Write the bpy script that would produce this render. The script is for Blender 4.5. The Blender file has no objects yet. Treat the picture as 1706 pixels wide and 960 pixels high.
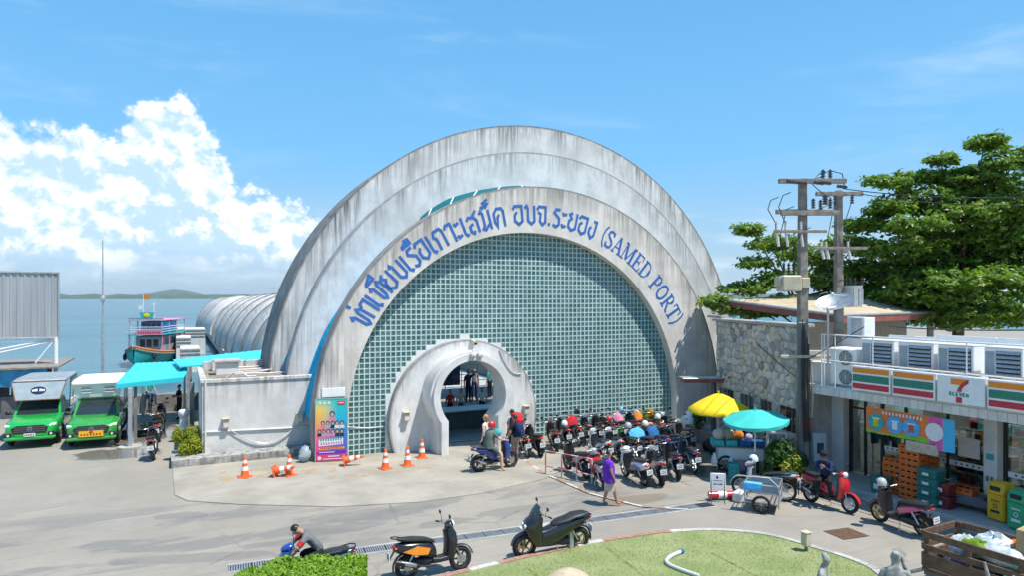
import bpy, bmesh, math, random
from math import radians, sin, cos, pi, tan, atan2, sqrt, hypot
from mathutils import Vector, Matrix
# ------------------------------------------------------------------ camera
SC = bpy.context.scene
COL = SC.collection
CAMH = 6.0
YAW = math.atan(553 / 1137)          # view axis, clockwise from +Y (the quay axis)
cam_data = bpy.data.cameras.new('camera')
cam = bpy.data.objects.new('camera', cam_data)
COL.objects.link(cam)
cam_data.sensor_width = 36.0
cam_data.lens = 36.0 * 1137 / 1706
cam_data.shift_y = 17 / 1706
cam_data.clip_start = 0.1
cam_data.clip_end = 60000
cam.location = (0, 0, CAMH)
cam.rotation_euler = (radians(90), 0, -YAW)
SC.camera = cam
# ------------------------------------------------------------------ sun, sky, exposure
SUNV = Vector((0.62, -0.80, 2.1)).normalized()     # towards the sun
sun_el = math.asin(SUNV.z)
sun_az = atan2(SUNV.x, SUNV.y)                     # clockwise from +Y
sl = bpy.data.lights.new('sun', 'SUN')
sl.energy = 4.3
sl.angle = radians(0.53)
sl.color = (1.0, 0.955, 0.88)
so = bpy.data.objects.new('sun', sl)
COL.objects.link(so)
so.location = (20, -20, 60)
so.rotation_euler = (-SUNV).to_track_quat('-Z', 'Y').to_euler()
SC.view_settings.view_transform = 'Standard'
SC.view_settings.look = 'None'
SC.view_settings.exposure = 0.56
SC.view_settings.gamma = 1.0
SC.view_settings.use_curve_mapping = False
SC.cycles.use_adaptive_sampling = True
SC.cycles.adaptive_threshold = 0.025
SC.cycles.time_limit = 620
SC.cycles.use_denoising = True
SC.cycles.max_bounces = 6
SC.cycles.diffuse_bounces = 4
SC.cycles.transparent_max_bounces = 16
SC.cycles.caustics_reflective = False
SC.cycles.caustics_refractive = False
class NT:
 """small helper for writing node trees"""
 def __init__(s, tree):
  s.t = tree
  s.n = tree.nodes
  s.l = tree.links
 def node(s, typ, ins=None, **props):
  n = s.n.new(typ)
  for k, v in props.items():
   setattr(n, k, v)
  if ins:
   for k, v in ins.items():
    sock = n.inputs[k]
    if isinstance(v, bpy.types.NodeSocket):
     s.l.new(v, sock)
    else:
     sock.default_value = v
  return n
 def m(s, op, a, b=0.0, c=0.0, clamp=False):
  n = s.node('ShaderNodeMath', {0: a, 1: b, 2: c}, operation=op, use_clamp=clamp)
  return n.outputs[0]
 def sstep(s, v, lo, hi):
  n = s.node('ShaderNodeMapRange', {'Value': v, 'From Min': lo, 'From Max': hi},
     interpolation_type='SMOOTHSTEP')
  return n.outputs[0]
 def lin(s, v, lo, hi, a=0.0, b=1.0):
  n = s.node('ShaderNodeMapRange', {'Value': v, 'From Min': lo, 'From Max': hi, 'To Min': a, 'To Max': b})
  return n.outputs[0]
 def mix(s, f, a, b, blend='MIX'):
  n = s.node('ShaderNodeMix', data_type='RGBA', blend_type=blend)
  for sock, v in ((n.inputs['Factor'], f), (n.inputs[6], a), (n.inputs[7], b)):
   if isinstance(v, bpy.types.NodeSocket):
    s.l.new(v, sock)
   else:
    if sock.type == 'RGBA' and len(v) == 3:
     v = (*v, 1)
    sock.default_value = v
  return n.outputs[2]
 def ramp(s, v, pts):
  n = s.node('ShaderNodeValToRGB', {'Fac': v})
  e = n.color_ramp.elements
  while len(e) < len(pts):
   e.new(0.5)
  for el, (p, c) in zip(e, pts):
   el.position = p
   el.color = (*c, 1) if len(c) == 3 else c
  return n.outputs[0]
 def noise(s, vec, scale, detail=4, rough=0.5, dist=0.0, dim='3D'):
  n = s.node('ShaderNodeTexNoise', {'Scale': scale, 'Detail': detail, 'Roughness': rough, 'Distortion': dist},
     noise_dimensions=dim)
  if vec is not None:
   s.l.new(vec, n.inputs['Vector'])
  return n.outputs['Fac']
 def comb(s, x, y, z):
  return s.node('ShaderNodeCombineXYZ', {0: x, 1: y, 2: z}).outputs[0]
 def mapping(s, vec, loc=(0, 0, 0), rot=(0, 0, 0), scale=(1, 1, 1)):
  return s.node('ShaderNodeMapping', {'Vector': vec, 'Location': loc, 'Rotation': rot, 'Scale': scale}).outputs[0]
def build_world():
 w = bpy.data.worlds.new('World')
 SC.world = w
 w.use_nodes = True
 t = NT(w.node_tree)
 t.n.clear()
 SKYS = 0.085
 sky = t.node('ShaderNodeTexSky', sky_type='NISHITA', sun_disc=False, sun_elevation=sun_el,
     sun_rotation=sun_az, altitude=0.0, air_density=1.0, dust_density=0.4, ozone_density=2.2)
 hs = t.node('ShaderNodeHueSaturation', {'Hue': 0.478, 'Saturation': 1.12, 'Value': 1.0, 'Fac': 1.0, 'Color': sky.outputs[0]})
 tc = t.node('ShaderNodeTexCoord')
 sep = t.node('ShaderNodeSeparateXYZ', {0: tc.outputs['Generated']})
 az = t.m('MULTIPLY', t.m('ARCTAN2', sep.outputs[0], sep.outputs[1]), 180 / pi)     # degrees from +Y
 el = t.m('MULTIPLY', t.m('ARCSINE', sep.outputs[2]), 180 / pi)
 grad = t.ramp(t.lin(el, 0, 40), [(0.0, (.40, .565, .69)), (.12, (.33, .55, .76)), (.28, (.185, .50, .87)), (.55, (.135, .415, .78)), (1.0, (.085, .30, .66))])
 skyc = t.mix(0.86, hs.outputs[0], t.mix(1.0, grad, (10, 10, 10), 'MULTIPLY'))
 fc = t.node('ShaderNodeFloatCurve', {'Value': t.lin(az, -180, 180)})
 cur = fc.mapping.curves[0]
 pts = [(-180, 5), (-150, 9), (-120, 4), (-95, 8), (-70, 10), (-45, 6), (-30, 9), (-22, 11), (-15, 12.2), (-11, 12.3),
   (-8.5, 11.4), (-6.5, 12.2), (-5.0, 11.6), (-3.6, 13.0), (-2.4, 14.6), (-1.0, 15.3), (0.4, 15.2), (1.7, 13.7), (2.8, 11.3),
   (4.2, 9.2), (6.0, 8.9), (7.6, 8.3), (9.5, 7.2), (10.8, 6.1), (13, 3.4), (20, 2.2), (30, 2.0), (45, 1.6), (60, 1.8), (75, 3), (95, 5),
   (120, 8), (150, 5), (180, 5)]
 P = [((a + 180) / 360, h / 20) for a, h in pts]
 cur.points[0].location = P[0]
 cur.points[1].location = P[-1]
 for p in P[1:-1]:
  cur.points.new(*p)
 fc.mapping.update()
 top = t.m('MULTIPLY', fc.outputs[0], 20)
 vec = t.comb(az, t.m('MULTIPLY', el, 1.12), 0.0)
 warp = t.node('ShaderNodeTexNoise', {'Scale': 0.35, 'Detail': 5, 'Roughness': 0.6, 'Vector': vec})
 wv = t.node('ShaderNodeVectorMath', {0: warp.outputs['Color'], 1: (0.5, 0.5, 0.5)}, operation='SUBTRACT')
 wv2 = t.node('ShaderNodeVectorMath', {0: wv.outputs[0], 'Scale': 1.5}, operation='SCALE')
 vec2 = t.node('ShaderNodeVectorMath', {0: vec, 1: wv2.outputs[0]}, operation='ADD').outputs[0]
 def billow(v, sc):
  vo = t.node('ShaderNodeTexVoronoi', {'Vector': v, 'Scale': sc, 'Detail': 4.0, 'Roughness': 0.55,
            'Lacunarity': 2.3}, voronoi_dimensions='2D', feature='F1')
  vo.normalize = True
  return t.m('SUBTRACT', 1.0, vo.outputs['Distance'])
 b0 = billow(vec2, 0.42)
 off = t.node('ShaderNodeVectorMath', {0: vec2, 1: (0.42, 0.75, 0)}, operation='ADD').outputs[0]
 b1 = billow(off, 0.42)
 big0 = t.noise(vec, 0.16, 3, 0.5)
 offb = t.node('ShaderNodeVectorMath', {0: vec, 1: (0.9, 1.7, 0)}, operation='ADD').outputs[0]
 big1 = t.noise(offb, 0.16, 3, 0.5)
 depth = t.m('SUBTRACT', top, el)                                       # degrees below the bank's top
 dens = t.m('ADD', t.m('MULTIPLY', depth, 0.34), t.m('MULTIPLY', t.m('SUBTRACT', b0, 0.70), 2.2))
 dens = t.m('ADD', dens, t.m('MULTIPLY', t.m('SUBTRACT', big0, 0.5), 1.3))
 alpha = t.m('MULTIPLY', t.sstep(dens, -0.08, 0.34), t.sstep(depth, -1.3, -.2))
 base = t.sstep(t.m('ADD', el, t.m('MULTIPLY', t.m('SUBTRACT', big0, 0.5), 5.0)), 1.2, 4.6)
 veil = t.m('MULTIPLY', t.noise(t.mapping(vec, scale=(0.10, 0.55, 1)), 1.0, 5, 0.6), 1.0)
 low = t.m('MULTIPLY', t.sstep(veil, 0.42, 0.66), t.m('MULTIPLY', t.sstep(el, 0.1, 2.0), t.sstep(el, 9.0, 3.0)))
 alpha = t.m('MULTIPLY', alpha, base)
 lit = t.m('ADD', t.m('MULTIPLY', t.m('SUBTRACT', b0, b1), 3.8), t.m('MULTIPLY', t.m('SUBTRACT', big0, big1), 3.2))
 lit = t.m('ADD', lit, t.m('MULTIPLY', t.m('SUBTRACT', 4.5, depth), 0.045))
 lf = t.sstep(lit, -0.50, 0.62)
 cloudc = t.mix(lf, (4.9, 6.9, 8.9), (9.9, 10.1, 10.3))
 out = t.mix(t.m('MULTIPLY', low, 0.55), skyc, (7.6, 8.6, 9.3))
 out = t.mix(t.m('MULTIPLY', alpha, 0.97), out, cloudc)
 wi = t.noise(t.mapping(vec, rot=(0, 0, 0.25), scale=(0.035, 0.16, 1)), 1.0, 6, 0.62, 0.4)
 out = t.mix(t.m('MULTIPLY', t.sstep(wi, 0.52, 0.78), t.m('MULTIPLY', t.sstep(el, 3, 9), 0.30)), out, (8.0, 9.0, 9.8))
 bg = t.node('ShaderNodeBackground', {'Color': out, 'Strength': SKYS})
 ow = t.node('ShaderNodeOutputWorld', {'Surface': bg.outputs[0]})
build_world()
SC.world.cycles.sampling_method = 'MANUAL'
SC.world.cycles.sample_map_resolution = 512
# ------------------------------------------------------------------ helpers
FWD = Vector((sin(YAW), cos(YAW), 0))
RGT = Vector((cos(YAW), -sin(YAW), 0))
rnd = random.Random(7)
def ray(px, py):
 return FWD + RGT * ((px - 853) / 1137) + Vector((0, 0, (497 - py) / 1137))
def G(px, py, z=0.0):
 """ground point (height z) that was measured at that place in the photograph"""
 d = ray(px, py)
 t = (z - CAMH) / d.z
 return Vector((d.x * t, d.y * t, z))
def atY(px, py, Y):
 d = ray(px, py)
 t = Y / d.y
 return Vector((d.x * t, Y, CAMH + d.z * t))
def atX(px, py, X):
 d = ray(px, py)
 t = X / d.x
 return Vector((X, d.y * t, CAMH + d.z * t))
def atD(px, py, dep):
 d = ray(px, py)
 return Vector((d.x * dep, d.y * dep, CAMH + d.z * dep))
def V(*a):
 return Vector(a)
class MB:
 """collects shapes, builds ONE mesh object"""
 def __init__(s):
  s.v, s.f, s.mi, s.sm = [], [], [], []
  s.cur = 0
  s.T = None
 def add(s, vs, fs, smooth=False):
  o = len(s.v)
  if s.T is not None:
   vs = [s.T @ Vector(p) for p in vs]
  s.v += [tuple(p) for p in vs]
  for f in fs:
   s.f.append(tuple(i + o for i in f))
   s.mi.append(s.cur)
   s.sm.append(smooth)
  return s
 def box(s, x0, x1, y0, y1, z0, z1, ch=0.0):
  if x0 > x1: x0, x1 = x1, x0
  if y0 > y1: y0, y1 = y1, y0
  if z0 > z1: z0, z1 = z1, z0
  if ch <= 0:
   s.add([(x0, y0, z0), (x1, y0, z0), (x1, y1, z0), (x0, y1, z0), (x0, y0, z1), (x1, y0, z1), (x1, y1, z1), (x0, y1, z1)],
     [(0, 3, 2, 1), (4, 5, 6, 7), (0, 1, 5, 4), (1, 2, 6, 5), (2, 3, 7, 6), (3, 0, 4, 7)])
   return s
  ch = min(ch, (x1 - x0) * .45, (y1 - y0) * .45, (z1 - z0) * .45)
  vs = []
  idx = {}
  for ix, x in ((0, x0), (1, x1)):
   for iy, y in ((0, y0), (1, y1)):
    for iz, z in ((0, z0), (1, z1)):
     sx, sy, sz = (1, -1)[ix], (1, -1)[iy], (1, -1)[iz]
     for a, p in enumerate(((x, y + sy * ch, z + sz * ch), (x + sx * ch, y, z + sz * ch), (x + sx * ch, y + sy * ch, z))):
      idx[(ix, iy, iz, a)] = len(vs)
      vs.append(p)
  fs = []
  I = lambda *k: idx[k]
  for c in (0, 1):
   q = [I(c, 0, 0, 0), I(c, 1, 0, 0), I(c, 1, 1, 0), I(c, 0, 1, 0)]
   fs.append(q if c else q[::-1])
   q = [I(0, c, 0, 1), I(1, c, 0, 1), I(1, c, 1, 1), I(0, c, 1, 1)]
   fs.append(q[::-1] if c else q)
   q = [I(0, 0, c, 2), I(1, 0, c, 2), I(1, 1, c, 2), I(0, 1, c, 2)]
   fs.append(q if c else q[::-1])
  for a in (0, 1):
   for b in (0, 1):
    fs.append([I(0, a, b, 1), I(1, a, b, 1), I(1, a, b, 2), I(0, a, b, 2)][::(1 if (a == b) else -1) * -1])
    fs.append([I(a, 0, b, 0), I(a, 1, b, 0), I(a, 1, b, 2), I(a, 0, b, 2)][::(1 if (a == b) else -1)])
    fs.append([I(a, b, 0, 0), I(a, b, 1, 0), I(a, b, 1, 1), I(a, b, 0, 1)][::(1 if (a == b) else -1) * -1])
  for ix in (0, 1):
   for iy in (0, 1):
    for iz in (0, 1):
     q = [I(ix, iy, iz, 0), I(ix, iy, iz, 1), I(ix, iy, iz, 2)]
     fs.append(q if (ix + iy + iz) % 2 else q[::-1])
  s.add(vs, fs)
  return s
 def cyl(s, p0, p1, r0, r1=None, n=10, caps=True, smooth=True):
  r1 = r0 if r1 is None else r1
  p0, p1 = Vector(p0), Vector(p1)
  ax = (p1 - p0)
  if ax.length < 1e-6:
   return s
  ax.normalize()
  u = ax.orthogonal().normalized()
  w = ax.cross(u)
  vs = []
  for p, r in ((p0, r0), (p1, r1)):
   for i in range(n):
    a = 2 * pi * i / n
    vs.append(p + (u * cos(a) + w * sin(a)) * r)
  s.add(vs, [(i, (i + 1) % n, n + (i + 1) % n, n + i) for i in range(n)], smooth)
  if caps:
   o = len(s.v) - 2 * n
   s.f.append(tuple(o + i for i in range(n))[::-1]); s.mi.append(s.cur); s.sm.append(False)
   s.f.append(tuple(o + n + i for i in range(n))); s.mi.append(s.cur); s.sm.append(False)
  return s
 def tube(s, pts, r, n=6, caps=True):
  """one swept tube along a path; r may be a list"""
  pts = [Vector(p) for p in pts]
  rr = r if isinstance(r, (list, tuple)) else [r] * len(pts)
  rings = []
  u = None
  for i, p in enumerate(pts):
   d = (pts[min(i + 1, len(pts) - 1)] - pts[max(i - 1, 0)])
   if d.length < 1e-9:
    d = Vector((0, 0, 1))
   d.normalize()
   if u is None:
    u = d.orthogonal().normalized()
   else:
    u = (u - d * u.dot(d))
    u = u.normalized() if u.length > 1e-6 else d.orthogonal().normalized()
   w = d.cross(u)
   rings.append([p + (u * cos(2 * pi * k / n) + w * sin(2 * pi * k / n)) * rr[i] for k in range(n)])
  vs = [q for R in rings for q in R]
  fs = []
  for i in range(len(pts) - 1):
   for k in range(n):
    fs.append((i * n + k, i * n + (k + 1) % n, (i + 1) * n + (k + 1) % n, (i + 1) * n + k))
  if caps:
   fs.append(tuple(range(n))[::-1])
   fs.append(tuple((len(pts) - 1) * n + k for k in range(n)))
  s.add(vs, fs, True)
  return s
 def lathe(s, prof, n=14, c=(0, 0, 0), axis='z', smooth=True, seg=(0, 2 * pi)):
  """profile of (radius, height)"""
  full = abs(seg[1] - seg[0] - 2 * pi) < 1e-6
  k = n if full else n + 1
  vs = []
  for r, h in prof:
   for i in range(k):
    a = seg[0] + (seg[1] - seg[0]) * i / n
    x, y, z = r * cos(a), r * sin(a), h
    if axis == 'y': x, y, z = x, z, y
    if axis == 'x': x, y, z = z, x, y
    vs.append((x + c[0], y + c[1], z + c[2]))
  fs = []
  for j in range(len(prof) - 1):
   for i in range(n):
    i2 = (i + 1) % k if full else i + 1
    fs.append((j * k + i, j * k + i2, (j + 1) * k + i2, (j + 1) * k + i))
  s.add(vs, fs, smooth)
  return s
 def ell(s, c, r, n=12, m=8, smooth=True):
  prof = []
  vs, fs = [], []
  for j in range(m + 1):
   ph = -pi / 2 + pi * j / m
   for i in range(n):
    a = 2 * pi * i / n
    vs.append((c[0] + r[0] * cos(ph) * cos(a), c[1] + r[1] * cos(ph) * sin(a), c[2] + r[2] * sin(ph)))
  for j in range(m):
   for i in range(n):
    fs.append((j * n + i, j * n + (i + 1) % n, (j + 1) * n + (i + 1) % n, (j + 1) * n + i))
  s.add(vs, fs, smooth)
  return s
 def loft(s, secs, n=12, caps=True, smooth=True, axis='x'):
  """closed super-ellipse sections: (pos, cy, cz, half_w, half_h[, exponent[, shear]])"""
  vs, fs = [], []
  for q in secs:
   x, cy, cz, hw, hh = q[:5]
   e = q[5] if len(q) > 5 else 2.5
   for i in range(n):
    a = 2 * pi * (i + .5) / n
    ca, sa = cos(a), sin(a)
    y = cy + hw * math.copysign(abs(ca) ** (2 / e), ca)
    z = cz + hh * math.copysign(abs(sa) ** (2 / e), sa)
    if axis == 'x': vs.append((x, y, z))
    elif axis == 'y': vs.append((y, x, z))
    else: vs.append((y, z, x))
  for j in range(len(secs) - 1):
   for i in range(n):
    fs.append((j * n + i, j * n + (i + 1) % n, (j + 1) * n + (i + 1) % n, (j + 1) * n + i))
  if caps:
   fs.append(tuple(range(n))[::-1])
   fs.append(tuple((len(secs) - 1) * n + i for i in range(n)))
  s.add(vs, fs, smooth)
  return s
 def prism(s, poly, a, b, plane='xz', smooth=False):
  """extrude a 2D outline between a and b on the remaining axis"""
  def P(p, d):
   if plane == 'xz': return (p[0], d, p[1])
   if plane == 'xy': return (p[0], p[1], d)
   return (d, p[0], p[1])
  n = len(poly)
  vs = [P(p, a) for p in poly] + [P(p, b) for p in poly]
  fs = [tuple(range(n))[::-1], tuple(range(n, 2 * n))]
  fs += [(i, (i + 1) % n, n + (i + 1) % n, n + i) for i in range(n)]
  s.add(vs, fs, smooth)
  return s
 def quad(s, a, b, c, d):
  return s.add([a, b, c, d], [(0, 1, 2, 3)])
 def wheel_ring(s, c, R, r, n=20, m=8, axis='y', sq=1.0):
  """torus"""
  vs, fs = [], []
  for i in range(n):
   a = 2 * pi * i / n
   for j in range(m):
    b = 2 * pi * j / m
    rr = R + r * cos(b)
    h = r * sq * sin(b)
    if axis == 'y': vs.append((c[0] + rr * cos(a), c[1] + h, c[2] + rr * sin(a)))
    elif axis == 'x': vs.append((c[0] + h, c[1] + rr * cos(a), c[2] + rr * sin(a)))
    else: vs.append((c[0] + rr * cos(a), c[1] + rr * sin(a), c[2] + h))
  for i in range(n):
   for j in range(m):
    fs.append((i * m + j, i * m + (j + 1) % m, ((i + 1) % n) * m + (j + 1) % m, ((i + 1) % n) * m + j))
  s.add(vs, fs, True)
  return s
 def mesh(s, name, mats):
  me = bpy.data.meshes.new(name)
  me.from_pydata(s.v, [], s.f)
  for mm in (mats if isinstance(mats, (list, tuple)) else [mats]):
   me.materials.append(MT(mm))
  if any(s.mi):
   me.polygons.foreach_set('material_index', s.mi)
  me.polygons.foreach_set('use_smooth', s.sm)
  bm = bmesh.new()
  bm.from_mesh(me)
  bmesh.ops.recalc_face_normals(bm, faces=bm.faces)
  bm.to_mesh(me)
  bm.free()
  if any(s.sm):
   me.set_sharp_from_angle(angle=radians(50))
  me.update()
  return me
 def build(s, name, mats, parent=None, **tags):
  return link(name, s.mesh(name, mats), parent, **tags)
def link(name, me, parent=None, label=None, cat=None, group=None, kind=None, loc=None, rotz=None):
 o = bpy.data.objects.new(name, me)
 COL.objects.link(o)
 if parent is not None:
  o.parent = parent
 if loc is not None: o.location = loc
 if rotz is not None: o.rotation_euler = (0, 0, rotz)
 if label: o['label'] = label
 if cat: o['category'] = cat
 if group: o['group'] = group
 if kind: o['kind'] = kind
 return o
def thing(name, label, cat, loc=(0, 0, 0), rotz=0.0, group=None):
 o = link(name, None, None, label, cat, group)
 o.empty_display_size = 0.2
 o.location = loc
 o.rotation_euler = (0, 0, rotz)
 return o
def copy_tree(o, parent=None, **tags):
 c = o.copy()
 COL.objects.link(c)
 if parent is not None:
  c.parent = parent
  c.matrix_parent_inverse = o.matrix_parent_inverse
 for k, v in tags.items():
  c[k] = v
 for ch in KIDS(o):
  copy_tree(ch, c)
 return c
def KIDS(o):
 return [x for x in o.children]
def slot_mats(o, mats):
 for i, m in enumerate(mats if isinstance(mats, (list, tuple)) else [mats]):
  if i < len(o.material_slots) and m is not None:
   o.material_slots[i].link = 'OBJECT'
   o.material_slots[i].material = MT(m)
 return o
# ------------------------------------------------------------------ materials
MATS = {}
def MT(m):
 if isinstance(m, bpy.types.Material):
  return m
 if m not in MATS:
  raise KeyError('material ' + m)
 return MATS[m]
def newmat(name):
 m = bpy.data.materials.new(name)
 m.use_nodes = True
 t = NT(m.node_tree)
 b = m.node_tree.nodes['Principled BSDF']
 MATS[name] = m
 return m, t, b
def mat(name, col, rough=0.6, metal=0.0, var=0.12, scale=3.0, bump=0.0, bscale=40.0, spec=0.5, dirt=0.0, coat=0.0, trans=0.0, dirtcol=(0.16, 0.13, 0.10), emit=0.0):
 m, t, b = newmat(name)
 tc = t.node('ShaderNodeTexCoord').outputs['Object']
 oi = t.node('ShaderNodeObjectInfo').outputs['Random']
 off = t.node('ShaderNodeVectorMath', {0: tc, 1: t.comb(t.m('MULTIPLY', oi, 17.0), t.m('MULTIPLY', oi, 9.0), 0.0)}, operation='ADD').outputs[0]
 n = t.noise(off, scale, 5, 0.6)
 dark = tuple(c * (1 - var) for c in col)
 lite = tuple(min(1, c * (1 + var)) for c in col)
 c = t.mix(t.sstep(n, 0.3, 0.7), dark, lite)
 if dirt > 0:
  n2 = t.noise(off, scale * 2.7, 7, 0.7)
  c = t.mix(t.m('MULTIPLY', t.sstep(n2, 0.48, 0.75), dirt), c, dirtcol)
 t.l.new(c, b.inputs['Base Color'])
 n3 = t.noise(off, scale * 5, 4, 0.6)
 t.l.new(t.lin(n3, 0.2, 0.8, max(0.02, rough - 0.1), min(1, rough + 0.1)), b.inputs['Roughness'])
 b.inputs['Metallic'].default_value = metal
 b.inputs['Specular IOR Level'].default_value = spec
 b.inputs['Coat Weight'].default_value = coat
 b.inputs['Coat Roughness'].default_value = 0.06
 b.inputs['Transmission Weight'].default_value = trans
 if bump > 0:
  bn = t.node('ShaderNodeBump', {'Strength': bump, 'Distance': 0.02, 'Height': t.noise(off, bscale, 4, 0.6)})
  t.l.new(bn.outputs[0], b.inputs['Normal'])
 if emit:
  b.inputs['Emission Color'].default_value = (*col, 1)
  b.inputs['Emission Strength'].default_value = emit
 return m
# ------------------------------------------------------------------ palette
mat('plaster', (0.66, 0.65, 0.62), 0.8, var=0.1, scale=0.9, bump=0.15, dirt=0.35, dirtcol=(0.28, 0.27, 0.25))
mat('plaster_clean', (0.72, 0.72, 0.70), 0.75, var=0.06, scale=1.2, bump=0.1, dirt=0.12)
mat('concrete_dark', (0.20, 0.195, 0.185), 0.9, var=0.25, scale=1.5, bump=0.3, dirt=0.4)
mat('concrete_mid', (0.40, 0.385, 0.36), 0.9, var=0.2, scale=1.5, bump=0.3, dirt=0.3)
mat('white_paint', (0.80, 0.80, 0.79), 0.5, var=0.05, dirt=0.08)
mat('white_plastic', (0.80, 0.81, 0.80), 0.35, var=0.04, dirt=0.06)
mat('black_plastic', (0.018, 0.018, 0.020), 0.45, var=0.2)
mat('grey_plastic', (0.12, 0.125, 0.13), 0.5, var=0.15)
mat('rubber', (0.020, 0.020, 0.021), 0.85, var=0.3, scale=8)
mat('seat_vinyl', (0.022, 0.022, 0.024), 0.45, var=0.25, scale=5, bump=0.1, bscale=120)
mat('steel', (0.55, 0.56, 0.57), 0.32, 1.0, var=0.1)
mat('galv', (0.48, 0.50, 0.51), 0.5, 0.7, var=0.15, scale=6, dirt=0.2)
mat('alu_rim', (0.62, 0.63, 0.64), 0.3, 0.9, var=0.06)
mat('gold_rim', (0.55, 0.42, 0.20), 0.35, 0.8, var=0.06)
mat('dark_rim', (0.06, 0.06, 0.065), 0.4, 0.4, var=0.06)
mat('glass_dark', (0.02, 0.03, 0.035), 0.05, var=0.1, spec=0.8)
mat('lamp_glass', (0.75, 0.78, 0.8), 0.08, var=0.03, spec=0.8)
mat('red_lens', (0.55, 0.015, 0.02), 0.12, var=0.05, spec=0.8)
mat('orange_lens', (0.75, 0.22, 0.02), 0.12, var=0.05, spec=0.8)
mat('plate_white', (0.75, 0.76, 0.76), 0.4, var=0.05, scale=12)
mat('plate_yellow', (0.80, 0.46, 0.02), 0.4, var=0.05, scale=12)
mat('ink', (0.02, 0.02, 0.025), 0.6, var=0.1)
mat('cone_orange', (0.80, 0.13, 0.02), 0.5, var=0.12, scale=6, dirt=0.12)
mat('rust', (0.22, 0.12, 0.07), 0.85, var=0.3, scale=10)
mat('wood_brown', (0.13, 0.075, 0.045), 0.75, var=0.35, scale=6, bump=0.3, bscale=60)
mat('wood_grey', (0.24, 0.21, 0.18), 0.85, var=0.3, scale=5, bump=0.3, bscale=50)
mat('sign_blue', (0.030, 0.135, 0.42), 0.5, var=0.12, scale=3)
mat('cyan_sheet', (0.03, 0.53, 0.62), 0.42, var=0.08, scale=1.0, dirt=0.10, dirtcol=(0.10, 0.40, 0.45))
mat('blue_tarp', (0.02, 0.30, 0.55), 0.45, var=0.2, scale=2.0)
mat('teal_wood', (0.02, 0.36, 0.34), 0.5, var=0.12, scale=1.5, dirt=0.1)
mat('cardboard', (0.42, 0.28, 0.15), 0.85, var=0.12, scale=4)
for nm, c in dict(red=(0.52, 0.02, 0.025), maroon=(0.16, 0.012, 0.018), blue=(0.015, 0.06, 0.26), navy=(0.012, 0.025, 0.085), white=(0.76, 0.76, 0.76),
     silver=(0.42, 0.43, 0.44), black=(0.012, 0.012, 0.014), grey=(0.10, 0.105, 0.11), pink=(0.62, 0.10, 0.22), magenta=(0.42, 0.02, 0.14),
     sky=(0.25, 0.50, 0.68), orange=(0.78, 0.25, 0.02), green=(0.03, 0.26, 0.06), cream=(0.72, 0.66, 0.48), brown=(0.12, 0.06, 0.035), gold=(0.45, 0.30, 0.07)).items():
 mat('paint_' + nm, c, 0.22, var=0.06, scale=4, coat=0.6, dirt=0.05, spec=0.5)
mat('truck_green', (0.012, 0.36, 0.05), 0.22, var=0.07, scale=1.0, coat=0.8, dirt=0.05)
mat('truck_green2', (0.03, 0.30, 0.04), 0.25, var=0.07, scale=1.0, coat=0.7, dirt=0.07)
for nm, c in dict(purple=(0.16, 0.035, 0.42), white=(0.72, 0.72, 0.70), red=(0.52, 0.03, 0.04), black=(0.02, 0.02, 0.022), navy=(0.02, 0.035, 0.10), khaki=(0.40, 0.32, 0.21),
     grey=(0.15, 0.155, 0.165), olive=(0.12, 0.15, 0.13), blue=(0.03, 0.13, 0.32), teal=(0.06, 0.40, 0.40), beige=(0.52, 0.44, 0.34), jean=(0.06, 0.10, 0.17),
     pink=(0.68, 0.25, 0.36), yellow=(0.82, 0.58, 0.01), green=(0.06, 0.30, 0.08), orange=(0.72, 0.22, 0.04), lilac=(0.42, 0.36, 0.50), sky=(0.10, 0.42, 0.75)).items():
 mat('cloth_' + nm, c, 0.9, var=0.16, scale=7, bump=0.25, bscale=25, spec=0.2)
mat('skin', (0.42, 0.235, 0.155), 0.55, var=0.07, scale=9, spec=0.4)
mat('skin_pale', (0.58, 0.36, 0.26), 0.55, var=0.07, scale=9, spec=0.4)
mat('hair', (0.014, 0.011, 0.010), 0.45, var=0.3, scale=30)
mat('hair_blond', (0.42, 0.22, 0.09), 0.5, var=0.25, scale=30)
mat('brolly_yellow', (0.86, 0.60, 0.005), 0.75, var=0.06, scale=3, bump=0.15, bscale=18)
mat('brolly_teal', (0.04, 0.48, 0.42), 0.75, var=0.06, scale=3, bump=0.15, bscale=18)
mat('crate_orange', (0.62, 0.13, 0.02), 0.5, var=0.1, scale=5, dirt=0.1)
mat('bin_yellow', (0.72, 0.40, 0.01), 0.45, var=0.06, dirt=0.06)
mat('bin_green', (0.03, 0.36, 0.16), 0.45, var=0.06, dirt=0.06)
mat('tote_green', (0.015, 0.17, 0.15), 0.5, var=0.08)
mat('shop_orange', (0.83, 0.24, 0.015), 0.3, var=0.02)
mat('shop_green', (0.012, 0.20, 0.14), 0.3, var=0.02)
mat('shop_red', (0.50, 0.025, 0.045), 0.3, var=0.02)
mat('floor_tile', (0.45, 0.43, 0.40), 0.45, var=0.1, scale=2, dirt=0.15)
mat('roof_tan', (0.47, 0.38, 0.25), 0.85, var=0.15, scale=1.2, dirt=0.3)
mat('fascia_red', (0.27, 0.085, 0.07), 0.6, var=0.15, dirt=0.2)
mat('pole_concrete', (0.25, 0.22, 0.185), 0.9, var=0.25, scale=4, bump=0.2, dirt=0.35)
mat('ceramic', (0.055, 0.035, 0.03), 0.2, var=0.15)
mat('porcelain', (0.62, 0.60, 0.58), 0.25, var=0.1)
mat('wire', (0.02, 0.02, 0.022), 0.6)
mat('statue_stone', (0.30, 0.30, 0.28), 0.8, var=0.35, scale=9, bump=0.4, bscale=30, dirt=0.4, dirtcol=(0.12, 0.13, 0.10))
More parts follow.
